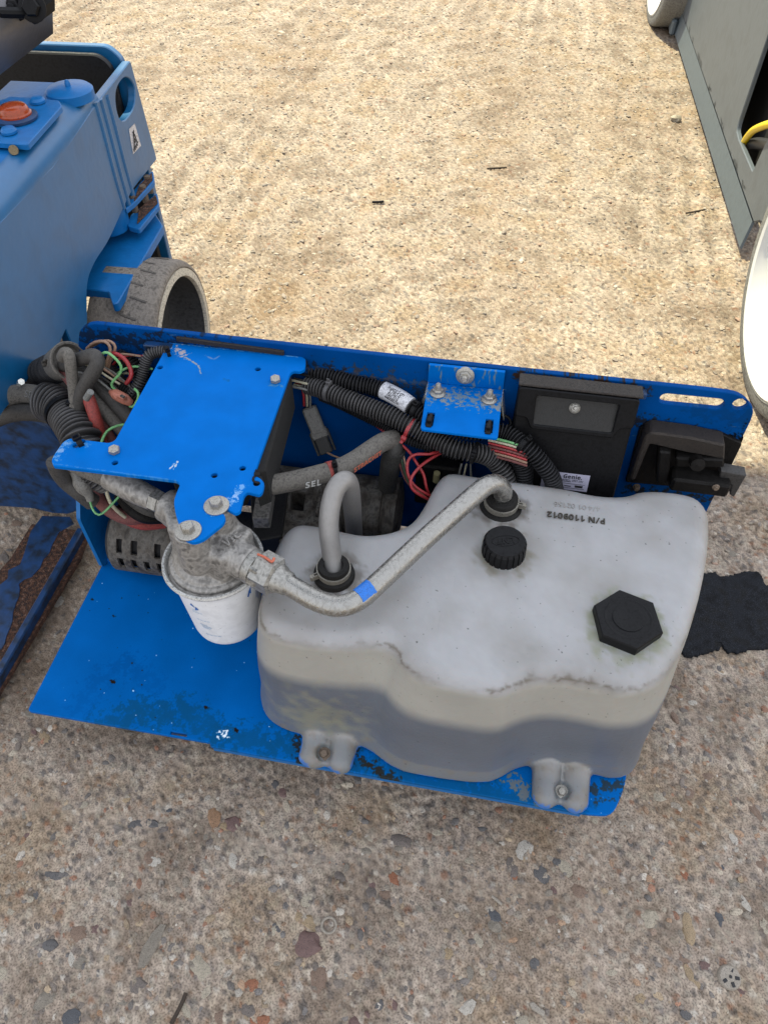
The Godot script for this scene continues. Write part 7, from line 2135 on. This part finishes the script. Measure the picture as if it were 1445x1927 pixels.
func paint_textures() -> void:
	var blue := Color(0.0, 0.372, 0.685)
	var grey := Color(0.5, 0.52, 0.56)
	var im := paint_image(640, 800, blue, 0.05)
	# scratches and rubbed corners of the plate; u runs 0.24 m, v runs 0.30 m
	var S := func(q: Array, r: float, col: Color, rough := 0.6) -> void:
		var o := []
		for e in q:
			o.append(Vector2((e.x - 0.06) / 0.24 * 640.0, e.y / 0.3 * 800.0))
		stroke(im, o, r, col, rough)
	S.call([Vector2(0.1331, 0.0156), Vector2(0.1441, 0.026)], 12.0, Color(0.62, 0.58, 0.6), 0.9)
	S.call([Vector2(0.1441, 0.026), Vector2(0.1585, 0.0355), Vector2(0.1684, 0.0418), Vector2(0.1752, 0.0543)], 3.0, grey)
	S.call([Vector2(0.1688, 0.0217), Vector2(0.1818, 0.0276), Vector2(0.1861, 0.0208)], 3.0, Color(0.3, 0.45, 0.65))
	S.call([Vector2(0.1942, 0.2035), Vector2(0.1953, 0.1972), Vector2(0.1975, 0.1937), Vector2(0.1974, 0.206)], 2.6, Color(0.62, 0.66, 0.72), 0.9)
	S.call([Vector2(0.0714, 0.2091), Vector2(0.0714, 0.1981), Vector2(0.0723, 0.1899)], 11.0, Color(0.5, 0.6, 0.75, 0.6), 0.9)
	S.call([Vector2(0.2727, 0.2161), Vector2(0.2691, 0.2311), Vector2(0.2697, 0.2401)], 9.0, Color(0.55, 0.65, 0.8, 0.7), 0.9)
	S.call([Vector2(0.2499, 0.2505), Vector2(0.2545, 0.2565), Vector2(0.264, 0.2494)], 5.0, Color(0.7, 0.74, 0.8, 0.8), 0.9)
	S.call([Vector2(0.2376, 0.2874), Vector2(0.2466, 0.2832)], 6.0, Color(0.7, 0.74, 0.8, 0.8), 0.9)
	S.call([Vector2(0.0728, 0.2181), Vector2(0.2044, 0.219)], 2.0, Color(0.45, 0.55, 0.7, 0.4), 0.8)
	S.call([Vector2(0.259, 0.0609), Vector2(0.2725, 0.0604)], 6.0, Color(0.45, 0.5, 0.55, 0.5), 0.8)
	S.call([Vector2(0.2034, 0.059), Vector2(0.2105, 0.0616)], 4.0, Color(0.1, 0.3, 0.45, 0.5), 0.8)
	S.call([Vector2(0.0746, 0.1847), Vector2(0.096, 0.1859)], 7.0, Color(0.5, 0.6, 0.75, 0.5), 0.9)
	S.call([Vector2(0.123, 0.0059), Vector2(0.2774, 0.0062)], 2.5, Color(0.55, 0.62, 0.7, 0.5), 0.9)
	var m := textured("board", im, 0.5)
	m.metallic_specular = 0.12
	# bracket
	im = paint_image(256, 256, blue, 0.06)
	stroke(im, [Vector2(20, 70), Vector2(230, 78)], 26.0, Color(0.45, 0.47, 0.5, 0.85), 1.2)
	stroke(im, [Vector2(60, 60), Vector2(90, 95)], 14.0, Color(0.5, 0.5, 0.5, 0.7), 1.0)
	stroke(im, [Vector2(180, 90), Vector2(230, 100)], 14.0, Color(0.5, 0.5, 0.5, 0.7), 1.0)
	m = textured("bracket_blue", im, 0.5)
	m.metallic_specular = 0.12
	# floor: wet-looking dust, white specks, brown grit
	var w := 1024
	var h := 512
	im = paint_image(w, h, Color(0.0, 0.342, 0.625), 0.07)
	var F := func(q: Array, r: float, col: Color, rough := 0.6) -> void:
		var o := []
		for e in q:
			o.append(Vector2((e.x + 0.01) / 0.78 * w, e.y / 0.4 * h))
		stroke(im, o, r, col, rough)
	F.call([Vector2(0.0956, 0.361), Vector2(0.1239, 0.3478), Vector2(0.134, 0.3356), Vector2(0.1608, 0.338), Vector2(0.1838, 0.327), Vector2(0.2453, 0.3509), Vector2(0.3102, 0.3498), Vector2(0.4009, 0.3551), Vector2(0.5503, 0.3657), Vector2(0.6572, 0.3653)], 26.0, Color(0.03, 0.29, 0.47, 0.75), 0.5)
	F.call([Vector2(0.0609, 0.3446), Vector2(0.0703, 0.3028), Vector2(0.096, 0.2795), Vector2(0.1402, 0.302)], 20.0, Color(0.0, 0.3, 0.56, 0.5), 0.7)
	F.call([Vector2(0.0027, 0.1193), Vector2(0.0344, 0.1091), Vector2(0.0752, 0.1117)], 12.0, Color(0.12, 0.16, 0.2, 0.8), 0.9)
	F.call([Vector2(0.2408, 0.347), Vector2(0.2464, 0.35)], 5.0, Color(0.9, 0.92, 0.95), 1.0)
	F.call([Vector2(0.5851, 0.3462), Vector2(0.6099, 0.3615)], 9.0, Color(0.45, 0.42, 0.4, 0.8), 1.0)
	F.call([Vector2(0.4055, 0.3465), Vector2(0.4262, 0.3558), Vector2(0.4563, 0.3683)], 7.0, Color(0.17, 0.15, 0.13, 0.9), 0.9)
	F.call([Vector2(0.6807, 0.3432), Vector2(0.7046, 0.333)], 9.0, Color(0.2, 0.19, 0.18, 0.8), 0.9)
	F.call([Vector2(0.333, 0.3378), Vector2(0.3409, 0.3641)], 5.0, Color(0.15, 0.13, 0.12, 0.9), 0.9)
	var rg := RandomNumberGenerator.new()
	rg.seed = 5
	for k in 260:
		var p := Vector2(rg.randf() * w, rg.randf() * h)
		var c := Color(0.75, 0.85, 0.95) if k % 3 else Color(0.16, 0.12, 0.1)
		stroke(im, [p, p + Vector2(0.4, 0.3)], rg.randf_range(0.5, 1.0) if k % 3 else rg.randf_range(0.6, 1.7), c, 0.4)
	for q in [Vector2(0.0069, 0.192), Vector2(0.0481, 0.2134), Vector2(0.085, 0.3041), Vector2(0.0924, 0.2007), Vector2(0.211, 0.3174), Vector2(0.2571, 0.3401)]:
		F.call([q, q + Vector2(0.003, 0.001)], 2.2, Color(0.13, 0.09, 0.06), 0.9)
	m = textured("floor_panel", im, 0.4)
	m.metallic_specular = 0.125
	# back panel: grime, rust along the top, rubbed paint
	im = paint_image(1024, 420, Color(0.0, 0.24, 0.48), 0.1)
	var B := func(q: Array, r: float, col: Color, rough := 0.6) -> void:
		var o := []
		for e in q:
			o.append(Vector2(e.x / 0.82 * 1024.0, (0.33 - e.y) / 0.33 * 420.0))
		stroke(im, o, r, col, rough)
	B.call([Vector2(0.0115, 0.2978), Vector2(0.1059, 0.2956), Vector2(0.1859, 0.2965)], 16.0, Color(0.1, 0.13, 0.2, 0.8), 0.8)
	B.call([Vector2(0.3274, 0.2797), Vector2(0.3659, 0.2746), Vector2(0.3914, 0.275)], 17.0, Color(0.22, 0.2, 0.22, 0.85), 0.9)
	B.call([Vector2(0.4294, 0.2779), Vector2(0.4177, 0.2473), Vector2(0.3918, 0.2349)], 14.0, Color(0.16, 0.16, 0.2, 0.7), 0.9)
	B.call([Vector2(0.2891, 0.2865), Vector2(0.3276, 0.2838)], 10.0, Color(0.12, 0.12, 0.16, 0.8), 0.8)
	B.call([Vector2(0.537, 0.3078), Vector2(0.6083, 0.3055), Vector2(0.6719, 0.3069)], 9.0, Color(0.22, 0.13, 0.08, 0.9), 0.9)
	B.call([Vector2(0.6716, 0.2607), Vector2(0.7153, 0.2543), Vector2(0.7584, 0.2494)], 11.0, Color(0.14, 0.12, 0.13, 0.85), 0.9)
	B.call([Vector2(0.7297, 0.2858), Vector2(0.7882, 0.2828), Vector2(0.7935, 0.2592)], 14.0, Color(0.02, 0.21, 0.4, 0.6), 0.8)
	B.call([Vector2(0.693, 0.1459), Vector2(0.7456, 0.1457), Vector2(0.7975, 0.1455)], 8.0, Color(0.16, 0.12, 0.1, 0.8), 1.0)
	B.call([Vector2(0.802, 0.2497), Vector2(0.7999, 0.1999)], 22.0, Color(0.05, 0.04, 0.04, 0.95), 0.7)
	B.call([Vector2(0.276, 0.2847), Vector2(0.4917, 0.2788)], 3.0, Color(0.3, 0.33, 0.42, 0.5), 1.0)
	for k in 60:
		var p := Vector2(rg.randf() * 1024, rg.randf() * 200)
		stroke(im, [p, p + Vector2(rg.randf_range(-12, 12), rg.randf_range(-2, 2))], rg.randf_range(0.5, 1.6), Color(0.4, 0.42, 0.48, 0.5), 0.7)
	m = textured("back_panel", im, 0.5)
	m.metallic_specular = 0.125


func jagged(pts: Array, amt: float) -> PackedVector2Array:
	var o := PackedVector2Array()
	for i in pts.size():
		var a: Vector2 = pts[i]
		var b: Vector2 = pts[(i + 1) % pts.size()]
		var n := maxi(1, int(a.distance_to(b) / 0.0025))
		for j in n:
			var p := a.lerp(b, float(j) / n)
			o.append(p + Vector2(nz3.get_noise_2d(p.x * 1500.0, p.y * 1500.0), nz3.get_noise_2d(p.y * 1500.0, p.x * 1500.0 + 50.0)) * amt)
	return o
